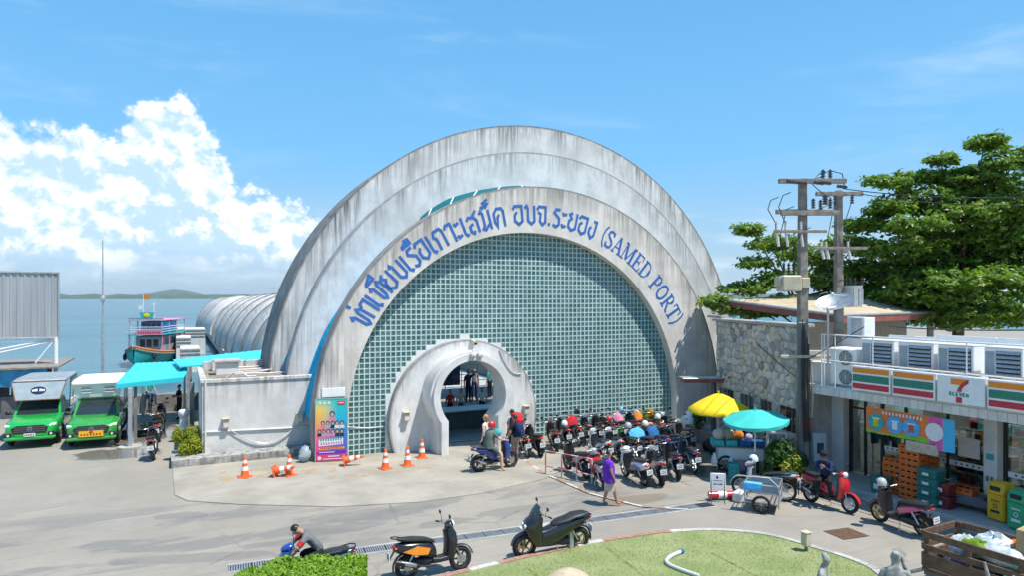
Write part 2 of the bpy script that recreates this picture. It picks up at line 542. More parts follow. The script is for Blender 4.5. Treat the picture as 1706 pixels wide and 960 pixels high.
mat('beige_metal', (0.52, 0.46, 0.33), 0.55, var=0.1, dirt=0.25)
mat('steel_blue', (0.30, 0.36, 0.40), 0.5, var=0.1, dirt=0.15)
def leafmat(name, col, col2, trl=0.35, rough=0.45):
 m, t, b = newmat(name)
 ge = t.node('ShaderNodeNewGeometry')
 c = t.mix(ge.outputs['Random Per Island'], col, col2)
 t.l.new(c, b.inputs['Base Color'])
 b.inputs['Roughness'].default_value = rough
 tr = t.node('ShaderNodeBsdfTranslucent', {'Color': t.mix(0.5, c, (col2[0] * 1.3, col2[1] * 1.5, col2[2] * 0.8))})
 mx = t.node('ShaderNodeMixShader', {0: trl, 1: b.outputs[0], 2: tr.outputs[0]})
 t.l.new(mx.outputs[0], t.n['Material Output'].inputs['Surface'])
leafmat('leaf_almond', (0.06, 0.15, 0.018), (0.22, 0.33, 0.035), .42)
leafmat('leaf_hedge', (0.12, 0.26, 0.012), (0.28, 0.43, 0.02))
leafmat('leaf_gold', (0.16, 0.22, 0.012), (0.42, 0.42, 0.02))
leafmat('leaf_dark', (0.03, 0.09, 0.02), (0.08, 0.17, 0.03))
def streakmat(name, R, col=(0.56, 0.545, 0.515), amount=1.0, rim=1.3):
 m, t, b = newmat(name)
 tc = t.node('ShaderNodeTexCoord').outputs['Object']
 sp = t.node('ShaderNodeSeparateXYZ', {0: tc})
 x, y, z = sp.outputs
 r = t.m('SQRT', t.m('ADD', t.m('MULTIPLY', x, x), t.m('MULTIPLY', z, z)))
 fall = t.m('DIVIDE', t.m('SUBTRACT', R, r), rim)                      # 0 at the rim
 st = t.noise(t.mapping(tc, scale=(5.5, 0.4, 0.28)), 1.0, 6, 0.62)
 st2 = t.noise(t.mapping(tc, scale=(17, 0.8, 0.5)), 1.0, 4, 0.6)
 patch = t.noise(t.mapping(tc, scale=(.55, .3, .12)), 1.0, 3, .6)
 rimm = t.m('POWER', t.m('SUBTRACT', 1.0, t.m('DIVIDE', fall, t.lin(patch, .3, .7, .45, 1.5)), clamp=True), 1.1)
 s1 = t.m('MULTIPLY', t.sstep(t.m('ADD', t.m('MULTIPLY', st, 0.75), t.m('MULTIPLY', st2, 0.35)), 0.43, 0.66), t.m('MULTIPLY', rimm, t.lin(patch, .32, .62, .35, 1.25)))
 blot = t.noise(tc, 0.8, 6, 0.62)
 blot2 = t.noise(t.mapping(tc, scale=(1.2, 1.2, 0.45)), 2.6, 7, 0.68)
 c = t.mix(t.sstep(blot, 0.32, 0.68), tuple(k * 0.86 for k in col), tuple(min(1, k * 1.13) for k in col))
 c = t.mix(t.m('MULTIPLY', t.sstep(blot2, 0.50, 0.72), 0.24), c, (0.30, 0.29, 0.275))
 c = t.mix(t.m('MULTIPLY', t.sstep(st, 0.55, 0.75), 0.12), c, (0.32, 0.30, 0.28))
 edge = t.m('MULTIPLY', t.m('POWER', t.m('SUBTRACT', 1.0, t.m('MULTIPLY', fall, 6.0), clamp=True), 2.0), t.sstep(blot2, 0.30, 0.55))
 big = t.m('MULTIPLY', t.sstep(t.noise(t.mapping(tc, scale=(.9, .5, .5)), 1.0, 7, .72, .6), .55, .70), .30)
 c = t.mix(big, c, (0.24, 0.23, 0.22))
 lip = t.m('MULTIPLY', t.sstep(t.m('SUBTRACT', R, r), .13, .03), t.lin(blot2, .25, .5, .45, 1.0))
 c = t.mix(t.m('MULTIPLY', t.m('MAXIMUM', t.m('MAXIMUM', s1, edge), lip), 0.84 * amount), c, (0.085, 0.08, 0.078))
 t.l.new(c, b.inputs['Base Color'])
 b.inputs['Roughness'].default_value = 0.85
 b.inputs['Specular IOR Level'].default_value = 0.25
 bn = t.node('ShaderNodeBump', {'Strength': 0.2, 'Distance': 0.02, 'Height': t.noise(tc, 22, 5, 0.65)})
 t.l.new(bn.outputs[0], b.inputs['Normal'])
# ------------------------------------------------------------------ ground
def ground_mat():
 m, t, b = newmat('ground_concrete')
 tc = t.node('ShaderNodeTexCoord').outputs['Object']
 sp = t.node('ShaderNodeSeparateXYZ', {0: tc})
 x, y = sp.outputs[0], sp.outputs[1]
 n1 = t.noise(tc, 0.22, 6, 0.6)
 n2 = t.noise(tc, 1.3, 7, 0.66)
 n3 = t.noise(tc, 9.0, 5, 0.7)
 c = t.mix(t.sstep(n1, 0.3, 0.7), (0.265, 0.238, 0.195), (0.325, 0.295, 0.242))
 c = t.mix(t.m('MULTIPLY', t.sstep(n2, 0.45, 0.75), 0.42), c, (0.215, 0.20, 0.175))
 c = t.mix(t.m('MULTIPLY', t.sstep(n3, 0.40, 0.80), 0.22), c, (0.17, 0.16, 0.145))
 wear = t.noise(t.mapping(tc, rot=(0, 0, 0.02), scale=(0.25, 0.85, 1)), 1.0, 7, 0.68, 0.5)
 lane = t.m('MULTIPLY', t.sstep(y, 14.5, 17.5), t.sstep(y, 24.5, 20.5))
 c = t.mix(t.m('MULTIPLY', t.m('MULTIPLY', t.sstep(wear, 0.49, 0.58), lane), 0.66), c, (0.165, 0.16, 0.152))
 tl = t.noise(t.mapping(tc, rot=(0, 0, 0.05), scale=(0.10, 3.2, 1)), 1.0, 4, 0.6, 0.3)
 c = t.mix(t.m('MULTIPLY', t.m('MULTIPLY', t.sstep(tl, 0.50, 0.70), t.sstep(y, 26, 22)), 0.34), c, (0.20, 0.192, 0.18))
 def spot(px, py, rx, ry, ang, warp=0.8):
  p = G(px, py)
  mp = t.mapping(tc, loc=(-p.x, -p.y, 0))
  mp = t.mapping(mp, rot=(0, 0, ang))
  mp = t.mapping(mp, scale=(1 / rx, 1 / ry, 0))
  ln = t.node('ShaderNodeVectorMath', {0: mp}, operation='LENGTH').outputs['Value']
  return t.sstep(t.m('ADD', ln, t.m('MULTIPLY', t.m('SUBTRACT', n2, 0.5), warp * 1.6)), 1.12, 0.92)
 wet = None
 for a in ((195, 757, 1.5, 1.0, 0.2), (222, 735, 1.0, 1.3, 0.1), (245, 720, 1.2, 3.0, 0.1), (1180, 785, 1.2, 0.8, 0.0)):
  s = spot(*a)
  wet = s if wet is None else t.m('MAXIMUM', wet, s)
 c = t.mix(t.m('MULTIPLY', wet, 0.62), c, (0.09, 0.082, 0.072))
 mud = spot(1063, 833, 1.05, 0.42, 0.0, 0.6)
 c = t.mix(t.m('MULTIPLY', mud, 0.6), c, (0.17, 0.13, 0.085))
 oil = None
 for a in ((155, 765, 0.7, 0.3, 0.3), (620, 858, 1.6, 0.5, 0.1), (705, 842, 1.1, 0.4, -0.1), (560, 882, 1.2, 0.35, 0.05), (740, 872, 0.8, 0.3, 0),
    (1075, 852, 1.3, 0.3, 0.1), (960, 868, 1.4, 0.25, 0.1), (860, 850, 1.2, 0.3, 0.0), (330, 930, 1.8, 0.3, 0.3), (480, 905, 1.2, 0.2, 0.2), (300, 860, 0.7, 0.3, 0.3)):
  s = spot(*a, 1.3)
  oil = s if oil is None else t.m('MAXIMUM', oil, s)
 c = t.mix(t.m('MULTIPLY', oil, 0.5), c, (0.15, 0.145, 0.135))
 vo = t.node('ShaderNodeTexVoronoi', {'Vector': t.mapping(tc, scale=(0.23, 0.3, 1)), 'Scale': 1.0, 'Randomness': 1.0}, feature='DISTANCE_TO_EDGE')
 wob = t.m('ADD', vo.outputs['Distance'], t.m('MULTIPLY', t.m('SUBTRACT', n2, 0.5), 0.10))
 crack = t.m('MULTIPLY', t.sstep(t.m('ABSOLUTE', wob), 0.011, 0.002), t.sstep(n1, 0.45, 0.6))
 c = t.mix(t.m('MULTIPLY', crack, 0.6), c, (0.10, 0.095, 0.09))
 t.l.new(c, b.inputs['Base Color'])
 t.l.new(t.lin(wet, 0, 1, 0.88, 0.10), b.inputs['Roughness'])
 bn = t.node('ShaderNodeBump', {'Strength': t.lin(wet, 0, 1, 0.3, 0.02), 'Distance': 0.02, 'Height': t.m('ADD', n3, t.noise(tc, 60, 4, 0.6))})
 t.l.new(bn.outputs[0], b.inputs['Normal'])
ground_mat()
mb = MB()
land = [(-90, -60), (140, -60), (140, 95), (27, 95), (27, 41.2), (-90, 41.2)]
mb.prism(land, -3.2, 0.0, 'xy')
mb.build('ground', 'ground_concrete', kind='structure')
def sea_mat():
 m, t, b = newmat('sea_water')
 tc = t.node('ShaderNodeTexCoord').outputs['Object']
 n1 = t.noise(t.mapping(tc, scale=(0.010, 0.035, 1)), 1.0, 5, 0.6)
 n2 = t.noise(t.mapping(tc, scale=(0.06, 0.22, 1)), 1.0, 5, 0.6)
 c = t.mix(t.sstep(n1, 0.35, 0.65), (0.042, 0.125, 0.16), (0.08, 0.18, 0.21))
 t.l.new(t.mix(t.m('MULTIPLY', t.sstep(n2, 0.5, 0.72), 0.4), c, (0.13, 0.24, 0.27)), b.inputs['Base Color'])
 b.inputs['Roughness'].default_value = 0.28
 b.inputs['IOR'].default_value = 1.33
 h = t.m('ADD', t.noise(t.mapping(tc, scale=(0.35, 0.9, 1)), 1.0, 5, 0.6), t.m('MULTIPLY', t.noise(t.mapping(tc, scale=(1.4, 2.6, 1)), 1.0, 4, 0.6), 0.4))
 bn = t.node('ShaderNodeBump', {'Strength': 0.75, 'Distance': 0.35, 'Height': h})
 t.l.new(bn.outputs[0], b.inputs['Normal'])
sea_mat()
mb = MB()
mb.quad((-12000, 20, -1.6), (12000, 20, -1.6), (12000, 12500, -1.6), (-12000, 12500, -1.6))
mb.build('sea', 'sea_water', kind='structure')
mat('far_wood', (0.055, 0.10, 0.055), 0.95, var=0.3, scale=0.01)
def ridge(name, dist, a0, a1, fn, depth, n=160):
 vs, fs = [], []
 for i in range(n + 1):
  a = radians(a0 + (a1 - a0) * i / n)
  h = fn(a0 + (a1 - a0) * i / n)
  for d, z in ((0, -2.0), (depth * .15, h * .6), (depth * .5, h), (depth, -2.0)):
   vs.append(((dist + d) * sin(a), (dist + d) * cos(a), z))
 for i in range(n):
  for k in range(3):
   fs.append((i * 4 + k, (i + 1) * 4 + k, (i + 1) * 4 + k + 1, i * 4 + k + 1))
 m = MB()
 m.add(vs, fs, True)
 return m.build(name, 'far_wood', kind='structure')
def shore_h(a):
 return 30 + 6 * sin(a * 3.1) + 4 * sin(a * 8.7 + 1) + 3 * sin(a * 23 + .4) + 2 * sin(a * 57)
def hill_h(a):
 def bump(c, w, h): return h * math.exp(-((a - c) / w) ** 2)
 return .62 * (15 + bump(-2.0, 1.7, 72) + bump(-0.3, 1.2, 120) + bump(1.0, 1.3, 60) + bump(3.5, 1.4, 55) + bump(6.5, 2.2, 65) + bump(-9, 4, 40) + bump(14, 6, 70) + bump(45, 9, 70) + 4 * sin(a * 9) + 3 * sin(a * 21))
ridge('far_shore', 5200, -40, 75, shore_h, 500)
ridge('hills', 9000, -40, 75, hill_h, 1500)
mat('apron_concrete', (0.33, 0.298, 0.242), 0.88, var=0.16, scale=0.7, bump=0.25, dirt=0.36, dirtcol=(0.24, 0.225, 0.20))
ap = [G(288, 784), G(291, 826), G(312, 836), G(400, 842), G(560, 846), G(700, 838), G(800, 824), G(905, 800)]
ap = [(p.x, p.y) for p in ap] + [(13.3, 21.5), (13.3, 26.4), (-0.2, 26.95)]
mb = MB()
mb.prism(ap, -0.05, 0.025, 'xy')
mb.build('pavement', 'apron_concrete', kind='structure')
m, t, b = newmat('worn_orange_paint')
tc = t.node('ShaderNodeTexCoord').outputs['Object']
n = t.noise(tc, 2.6, 7, 0.7)
b.inputs['Base Color'].default_value = (0.62, 0.36, 0.14, 1)
b.inputs['Roughness'].default_value = 0.85
tr = t.node('ShaderNodeBsdfTransparent')
mx = t.node('ShaderNodeMixShader', {0: t.m('MULTIPLY', t.sstep(n, 0.46, 0.62), 0.55), 1: tr.outputs[0], 2: b.outputs[0]})
t.l.new(mx.outputs[0], t.n['Material Output'].inputs['Surface'])
mb = MB()
for a, b2, w in (((352, 803), (560, 784), 0.30), ((365, 790), (640, 768), 0.16), ((545, 800), (735, 778), 0.20)):
 p, q = G(*a), G(*b2)
 d = (q - p).normalized()
 nrm = V(-d.y, d.x, 0) * w
 z = V(0, 0, 0.029)
 mb.quad(p - nrm + z, q - nrm + z, q + nrm + z, p + nrm + z)
mb.build('road_marking', 'worn_orange_paint', kind='structure')
# ------------------------------------------------------------------ TERMINAL
def band(mbx, outer, inner, y0, y1):
 """closed arch band between two outlines with the same number of points (x, z)"""
 n = len(outer)
 vs = []
 for Y in (y0, y1):
  vs += [(p[0], Y, p[1]) for p in outer]
  vs += [(p[0], Y, p[1]) for p in inner]
 fs = []
 for i in range(n - 1):
  fs.append((i, i + 1, n + i + 1, n + i))
  fs.append((2 * n + i, 3 * n + i, 3 * n + i + 1, 2 * n + i + 1))
  fs.append((i, 2 * n + i, 2 * n + i + 1, i + 1))
  fs.append((n + i, n + i + 1, 3 * n + i + 1, 3 * n + i))
 fs.append((0, n, 3 * n, 2 * n))
 fs.append((n - 1, 3 * n - 1, 4 * n - 1, 2 * n - 1))
 mbx.add(vs, fs, True)
def arc(cx, cz, R, n=97, z0=0.0):
 """arch outline from the right foot to the left foot, cut at height z0"""
 a0 = math.asin(max(-1, min(1, (z0 - cz) / R)))
 return [(cx + R * cos(a0 + (pi - 2 * a0) * i / (n - 1)), cz + R * sin(a0 + (pi - 2 * a0) * i / (n - 1))) for i in range(n)]
TERM = thing('terminal_building', 'huge round pier terminal of nested weathered arches with a glass block wall', 'building', (13.5, 25.5, 0))
def local(o, x, y, z):
 """keep the mesh in place but give it an origin at (x, y, z)"""
 me = o.data
 base = o.parent.location if o.parent else Vector((0, 0, 0))
 for v in me.vertices:
  v.co -= Vector((x, y, z))
 o.location = Vector((x, y, z)) - base
 return o
NA = 121
C1i, C1o = (13.3, 1.05, 7.72), (13.97, 1.14, 9.61)
C2 = (15.25, 1.31, 11.54)
C3 = (16.14, 1.67, 12.89)
Y1, Y2, Y3 = 25.5, 28.3, 30.0
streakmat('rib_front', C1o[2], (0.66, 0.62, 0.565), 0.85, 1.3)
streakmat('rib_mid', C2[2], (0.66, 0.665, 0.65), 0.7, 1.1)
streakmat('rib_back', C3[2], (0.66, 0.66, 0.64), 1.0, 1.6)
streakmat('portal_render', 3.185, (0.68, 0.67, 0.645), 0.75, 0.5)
mb = MB()
band(mb, arc(*C1o, NA), arc(*C1i, NA), Y1, Y1 + 0.8)
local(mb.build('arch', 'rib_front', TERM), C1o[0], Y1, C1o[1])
def inner_outline(cx, cz, base, pts, n, Y):
 """inner edge of a rear arch: a circle with the openings that show as slots"""
 pol = []
 for px, py, in pts:
  p = atY(px, py, Y)
  pol.append((atan2(p.z - cz, p.x - cx), hypot(p.x - cx, p.z - cz)))
 a0 = math.asin(-cz / base)
 out = []
 for i in range(n):
  a = a0 + (pi - 2 * a0) * i / (n - 1)
  r = base
  for (u, ru), (w, rw) in zip(pol[:-1], pol[1:]):
   lo, hi = (u, w) if u < w else (w, u)
   if lo <= a <= hi and hi - lo < 0.35:
    f = (a - u) / (w - u)
    r = max(r, ru + (rw - ru) * f)
  out.append((cx + r * cos(a), cz + r * sin(a)))
 out[0] = (out[0][0], 0.0)
 out[-1] = (out[-1][0], 0.0)
 return out
in2 = inner_outline(15.51, 0.60, 10.47, [(900, 318), (875, 309), (820, 313), (776, 322), (744, 332), (712, 352), (700, 362)], 121, Y2)
low2 = inner_outline(15.51, 0.60, 10.47, [(604, 462), (600, 466), (569, 508), (539, 556), (516, 616), (505, 650), (500, 690), (498, 730)], 121, Y2)
in2 = [a if hypot(a[0] - 15.51, a[1] - .6) > hypot(b2[0] - 15.51, b2[1] - .6) else b2 for a, b2 in zip(in2, low2)]
mb = MB()
band(mb, arc(*C2, 121), in2, Y2, Y2 + 0.7)
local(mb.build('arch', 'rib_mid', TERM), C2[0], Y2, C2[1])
in3 = inner_outline(16.18, 1.02, 11.68, [(520, 495), (513, 504), (498, 540), (484, 573), (476, 600), (470, 650), (468, 700)], 121, Y3)
mb = MB()
band(mb, arc(*C3, 121), in3, Y3, Y3 + 3.5)
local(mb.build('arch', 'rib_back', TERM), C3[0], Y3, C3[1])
m, t, b = newmat('blue_glazing')
tc = t.node('ShaderNodeTexCoord').outputs['Object']
sz = t.node('ShaderNodeSeparateXYZ', {0: tc}).outputs[2]
c = t.mix(t.sstep(t.noise(tc, 1.2, 3), 0.3, 0.7), (0.0, 0.26, 0.52), (0.0, 0.40, 0.66))
t.l.new(c, b.inputs['Base Color'])
b.inputs['Roughness'].default_value = 0.8
b.inputs['Specular IOR Level'].default_value = 0.1
mat('teal_pane', (0.003, 0.13, 0.16), 0.7, var=0.1, spec=.1)
def strip(mbx, A, B, ya, yb, i0, i1):
 vs = [(p[0], ya, p[1]) for p in A[i0:i1]] + [(p[0], yb, p[1]) for p in B[i0:i1]]
 k = i1 - i0
 mbx.add(vs, [(i, i + 1, k + i + 1, k + i) for i in range(k - 1)], False)
g1 = arc(C1o[0], C1o[1], C1o[2] - 0.12, 121)
g2 = arc(C2[0], C2[1], C2[2] - 0.15, 121)
for i0, i1, mt in ((50, 88, 'teal_pane'), (87, 121, 'blue_glazing')):
 for k in range(i0, i1 - 1, 5):
  mb = MB()
  strip(mb, g1, in2, Y1 + 0.6, Y2 + 0.06, k, min(k + 6, i1))
  mb.build('pane', mt, TERM).location = -TERM.location
mb = MB()
for k in (60, 64, 68, 72, 76, 80):
 a, c2 = g1[k], in2[k]
 mb.cyl((a[0], Y1 + .62, a[1]), (c2[0], Y2 + .06, c2[1]), 0.03, n=6)
mb.build('mullion', 'white_paint', TERM).location = -TERM.location
for k in range(84, 120, 6):
 mb = MB()
 strip(mb, g2, in3, Y2 + 0.5, Y3 + 0.06, k, min(k + 7, 121))
 mb.build('pane', 'blue_glazing', TERM).location = -TERM.location
# glass block wall ------------------------------------------------
m, t, b = newmat('glass_block')
ge = t.node('ShaderNodeNewGeometry')
oi = t.node('ShaderNodeObjectInfo').outputs['Random']
rn = t.m('FRACT', t.m('ADD', ge.outputs['Random Per Island'], oi))
c = t.mix(t.m('POWER', rn, 1.6), (0.075, 0.15, 0.15), (0.21, 0.29, 0.28))
t.l.new(c, b.inputs['Base Color'])
b.inputs['Roughness'].default_value = 0.22
b.inputs['Specular IOR Level'].default_value = 0.6
tl = t.node('ShaderNodeBsdfTranslucent', {'Color': (0.25, 0.72, 0.68, 1)})
mx = t.node('ShaderNodeMixShader', {0: 0.42, 1: b.outputs[0], 2: tl.outputs[0]})
bp = t.node('ShaderNodeBump', {'Strength': 0.3, 'Distance': 0.02, 'Height': t.noise(t.node('ShaderNodeTexCoord').outputs['Object'], 14, 2, 0.5)})
t.l.new(bp.outputs[0], b.inputs['Normal'])
t.l.new(mx.outputs[0], t.n['Material Output'].inputs['Surface'])
mat('grout', (0.47, 0.63, 0.61), 0.6, var=0.10, scale=1.0, dirt=0.12)
PIT = 0.2055
YG = 25.93
gx, gz, gr = 13.3 * YG / Y1, CAMH - (CAMH - 1.05) * YG / Y1, 7.72 * YG / Y1 + 0.12
E0 = (10.39, 1.12, 3.185)           # entrance arch
def cell_ok(i, j):
 x, z = gx + (i + .5) * PIT, (j + .5) * PIT
 return hypot(x - gx, z - gz) < gr - 0.02
cells, fillers = [], []
for i in range(-40, 40):
 for j in range(0, 46):
  if not cell_ok(i, j):
   continue
  x, z = gx + (i + .5) * PIT, (j + .5) * PIT
  d = hypot(x - E0[0], z - E0[1])
  if d < E0[2] - 0.35 or (z < E0[1] and abs(x - E0[0]) < 2.6):
   continue
  (fillers if d < E0[2] + 0.12 else cells).append((i, j, x, z))
w2 = PIT / 2 - 0.017
bm_ = MB()
bm_.box(-w2, w2, -0.015, 0.06, -w2, w2, 0.016)
block_me = bm_.mesh('glass_block', 'glass_block')
cells.sort(key=lambda q: hypot(q[2], YG))
for (i, j, x, z) in cells[:300]:
 link('glass_block', block_me, TERM, loc=(x - 13.5, YG - 25.5, z))
mb = MB()
for (i, j, x, z) in cells[300:]:
 mb.box(x - w2, x + w2, YG - 0.015, YG + 0.06, z - w2, z + w2)
o = mb.build('glass_blocks', 'glass_block', TERM, kind='stuff')
o.location = -TERM.location
mb = MB()
gw = 0.022
for i in range(-40, 41):
 x = gx + i * PIT
 zt = gz + sqrt(max(0, gr ** 2 - (x - gx) ** 2)) if abs(x - gx) < gr else 0
 if zt > 0.1:
  zb = 0.0
  if abs(x - E0[0]) < E0[2] - 0.2:
   zb = E0[1] + sqrt((E0[2] - 0.2) ** 2 - (x - E0[0]) ** 2)
  mb.box(x - gw, x + gw, YG - 0.030, YG + 0.05, zb, zt)
for j in range(0, 46):
 z = j * PIT
 if abs(z - gz) < gr:
  hw = sqrt(gr ** 2 - (z - gz) ** 2)
  segs = [(gx - hw, gx + hw)]
  if z < E0[1] + E0[2] - 0.25:
   e = 2.7 if z < E0[1] else sqrt((E0[2] - 0.2) ** 2 - (z - E0[1]) ** 2)
   segs = [(gx - hw, E0[0] - e), (E0[0] + e, gx + hw)]
  for a, c2 in segs:
   mb.box(a, c2, YG - 0.026, YG + 0.048, z - gw, z + gw)
mb.build('grout_grid', 'grout', TERM).location = -TERM.location
mb = MB()
for (i, j, x, z) in fillers:
 mb.box(x - PIT / 2 + .001, x + PIT / 2 - .001, YG - 0.04, YG + 0.05, z - PIT / 2 + .001, z + PIT / 2 - .001)
mb.build('wall', 'plaster_clean', TERM).location = -TERM.location
# entrance arch and the keyhole portal ------------------------------
mb = MB()
YE = 25.55
kx, kz = 10.02, 1.75
def keyhole(cx, cz, r, w, n=61):
 """outline from right foot round to left foot"""
 a0 = -math.acos(min(1, w / r))
 pts = [(cx + w, 0.0), (cx + w, (cz + r * sin(a0)) * 0.93)]
 for i in range(n):
  a = a0 + (pi - 2 * a0) * i / (n - 1)
  pts.append((cx + r * cos(a), cz + r * sin(a)))
 pts += [(cx - w, (cz + r * sin(a0)) * 0.93), (cx - w, 0.0)]
 return pts
L, Rr, T_ = atY(734, 669, 24.4), atY(843, 669, 24.4), atY(782, 602, 24.4)
kx = (L.x + Rr.x) / 2
kr = (Rr.x - L.x) / 2
kz = T_.z - kr
KI = keyhole(kx, kz, kr, kr * 0.76)
KO = keyhole(kx, kz, kr + 0.20, kr * 0.76 + 0.20)
n = len(KI)
eo = arc(E0[0], E0[1], E0[2], n)
band(mb, eo, KO, YE, YG + 0.1)
local(mb.build('entrance_arch', 'portal_render', TERM), E0[0], YE, E0[1])
mb = MB()
band(mb, keyhole(kx, kz, kr + 0.26, kr * 0.76 + 0.28), KI, 24.4, 25.6)
o = mb.build('doorway', 'portal_render', TERM)
local(o, kx, 24.4, kz)
mb = MB()
band(mb, keyhole(kx, kz, kr + 0.34, kr * 0.76 + 0.36), keyhole(kx, kz, kr + 0.262, kr * 0.76 + 0.282), 24.56, YE + 0.02)
local(mb.build('moulding', 'portal_render', TERM), kx, 24.3, kz)
def wall_lamp(parent, x, y, z):
 mb = MB()
 mb.box(x - .11, x + .11, y - .17, y, z - .17, z + .17, .02)
 o = mb.build('lamp_box', 'beige_metal', parent)
 o.location = -parent.location
 mb = MB()
 mb.box(x - .135, x + .135, y - .22, y, z + .172, z + .20, .008)
 mb.build('lamp_cap', 'beige_metal', o)
 mb = MB()
 mb.box(x - .08, x + .08, y - .176, y - .172, z - .12, z + .02)
 mb.build('lens', 'porcelain', o)
 return o
p = atY(676, 695, YE); wall_lamp(TERM, p.x, YE, p.z)
p = atY(875, 684, YE); wall_lamp(TERM, p.x, YE, p.z)
mb = MB()
p = atY(788, 572, YE)
mb.cyl((p.x, YE - .30, p.z), (p.x, YE - .02, p.z + .05), .085, .085, n=14)
mb.box(p.x - .13, p.x + .06, YE - .12, YE, p.z + .02, p.z + .16, .01)
o = mb.build('floodlight', 'beige_metal', TERM); o.location = -TERM.location
mb = MB()
mb.cyl((p.x, YE - .304, p.z), (p.x, YE - .301, p.z), .07, n=14)
mb.build('lens', 'glass_dark', o)
p = atY(793, 592, 24.4)
mb = MB()
for k in (-.15, .15):
 mb.box(p.x + k - .1, p.x + k + .1, 24.26, 24.39, p.z - .1, p.z + .08, .02)
 mb.tube([(p.x + k, 24.35, p.z + .08), (p.x + k, 24.37, p.z + .2)], .015)
mb.tube([(p.x - .25, 24.37, p.z + .2), (p.x + .25, 24.37, p.z + .2)], .015)
mb.build('emergency_light', 'porcelain', TERM).location = -TERM.location
mb = MB()
a, c2 = atY(832, 583, YE - .03), atY(868, 623, YE - .03)
mb.tube([a + (c2 - a) * f + V(0, 0, -.35 * 4 * f * (1 - f)) for f in [i / 10 for i in range(11)]], .02)
a, c2 = atY(574, 712, YG - .06), atY(652, 711, YG - .06)
mb.tube([a, a + (c2 - a) * .5 - V(0, 0, .06), c2, atY(672, 705, YE - .03)], .018)
mb.build('cable', 'porcelain', TERM).location = -TERM.location
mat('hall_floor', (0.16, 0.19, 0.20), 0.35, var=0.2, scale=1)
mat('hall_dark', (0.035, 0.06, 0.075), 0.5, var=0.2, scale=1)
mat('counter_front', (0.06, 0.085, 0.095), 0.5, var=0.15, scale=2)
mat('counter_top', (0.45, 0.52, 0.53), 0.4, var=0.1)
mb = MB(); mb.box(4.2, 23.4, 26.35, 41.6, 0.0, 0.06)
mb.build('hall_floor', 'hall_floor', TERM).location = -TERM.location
# lettering -----------------------------------------------------------
TH = {
 'tho': (.80, [[(0, .80), (.12, .95), (.22, .80), (.22, .18), (.36, .05), (.46, .2), (.50, .80), (.60, .96), (.74, .80), (.74, 0)]]),
 'maiek': (0, [[(-.26, 1.22), (-.28, 1.46)]]),
 'aa': (.56, [[(0, .78), (.12, .95), (.42, .95), (.42, 0)]]),
 'e': (.36, [[(.08, 1.0), (.08, .16), (.18, .03), (.28, .08)]]),
 'ii': (0, [[(-.74, 1.17), (-.16, 1.17), (-.16, 1.48)], [(-.68, 1.22), (-.20, 1.40)]]),
 'yo': (.72, [[(.24, .98), (.06, .86), (.22, .66), (.06, .50), (.06, .2), (.30, .03), (.56, .18), (.56, 1.0)]]),
 'bo': (.80, [[(0, .86), (.12, .98), (.20, .82), (.20, .2), (.42, .03), (.62, .18), (.62, 1.0)]]),
 'ro': (.62, [[(.50, .97), (.20, .95), (.10, .76), (.46, .48), (.46, .16), (.28, .02), (.06, .12)]]),
 'uee': (0, [[(-.60, 1.16), (-.02, 1.16), (-.02, 1.46)], [(-.54, 1.21), (-.20, 1.36)], [(-.2, 1.2), (-.2, 1.48)]]),
 'o': (.76, [[(0, .80), (.12, .97), (.58, .97), (.58, .18), (.34, .02), (.10, .20), (.10, .50), (.26, .66)]]),
 'ko': (.82, [[(.20, 0), (.20, .58), (.06, .70), (.18, .95), (.56, .97), (.66, .84), (.66, 0)]]),
 'a': (.46, [[(.04, .86), (.12, .74), (.34, .82)], [(.04, .24), (.12, .10), (.34, .18)]]),
 'so': (.80, [[(0, .72), (.14, .86), (.46, .80), (.60, .62), (.60, 0)], [(.34, .5), (.12, .40), (.12, .14), (.28, .03), (.36, .14)], [(.40, .86), (.68, 1.12)]]),
 'mo': (.82, [[(0, .86), (.12, .98), (.22, .82), (.22, .24), (.10, .10), (.24, .02), (.60, .32)], [(.60, 1.0), (.60, 0)]]),
 'taikhu': (0, [[(-.66, 1.20), (-.54, 1.12), (-.44, 1.22), (-.32, 1.14), (-.16, 1.30), (-.44, 1.38), (-.10, 1.52)]]),
 'do': (.86, [[(.40, .64), (.28, .50), (.22, 0), (.08, .30), (.08, .72), (.28, .95), (.56, .95), (.68, .80), (.68, 0)]]),
 'cho': (.74, [[(0, .80), (.12, .97), (.56, .97), (.56, .18), (.38, .02), (.20, .20), (.24, .58), (.06, .68)]]),
 'dot': (.30, [[(.02, .09), (.16, .09)]]),
 'ngo': (.66, [[(.24, .96), (.48, .97), (.48, .2), (.30, .02), (.08, .26), (.08, .5), (.18, .62)]]),
 'sp': (.42, []),
}
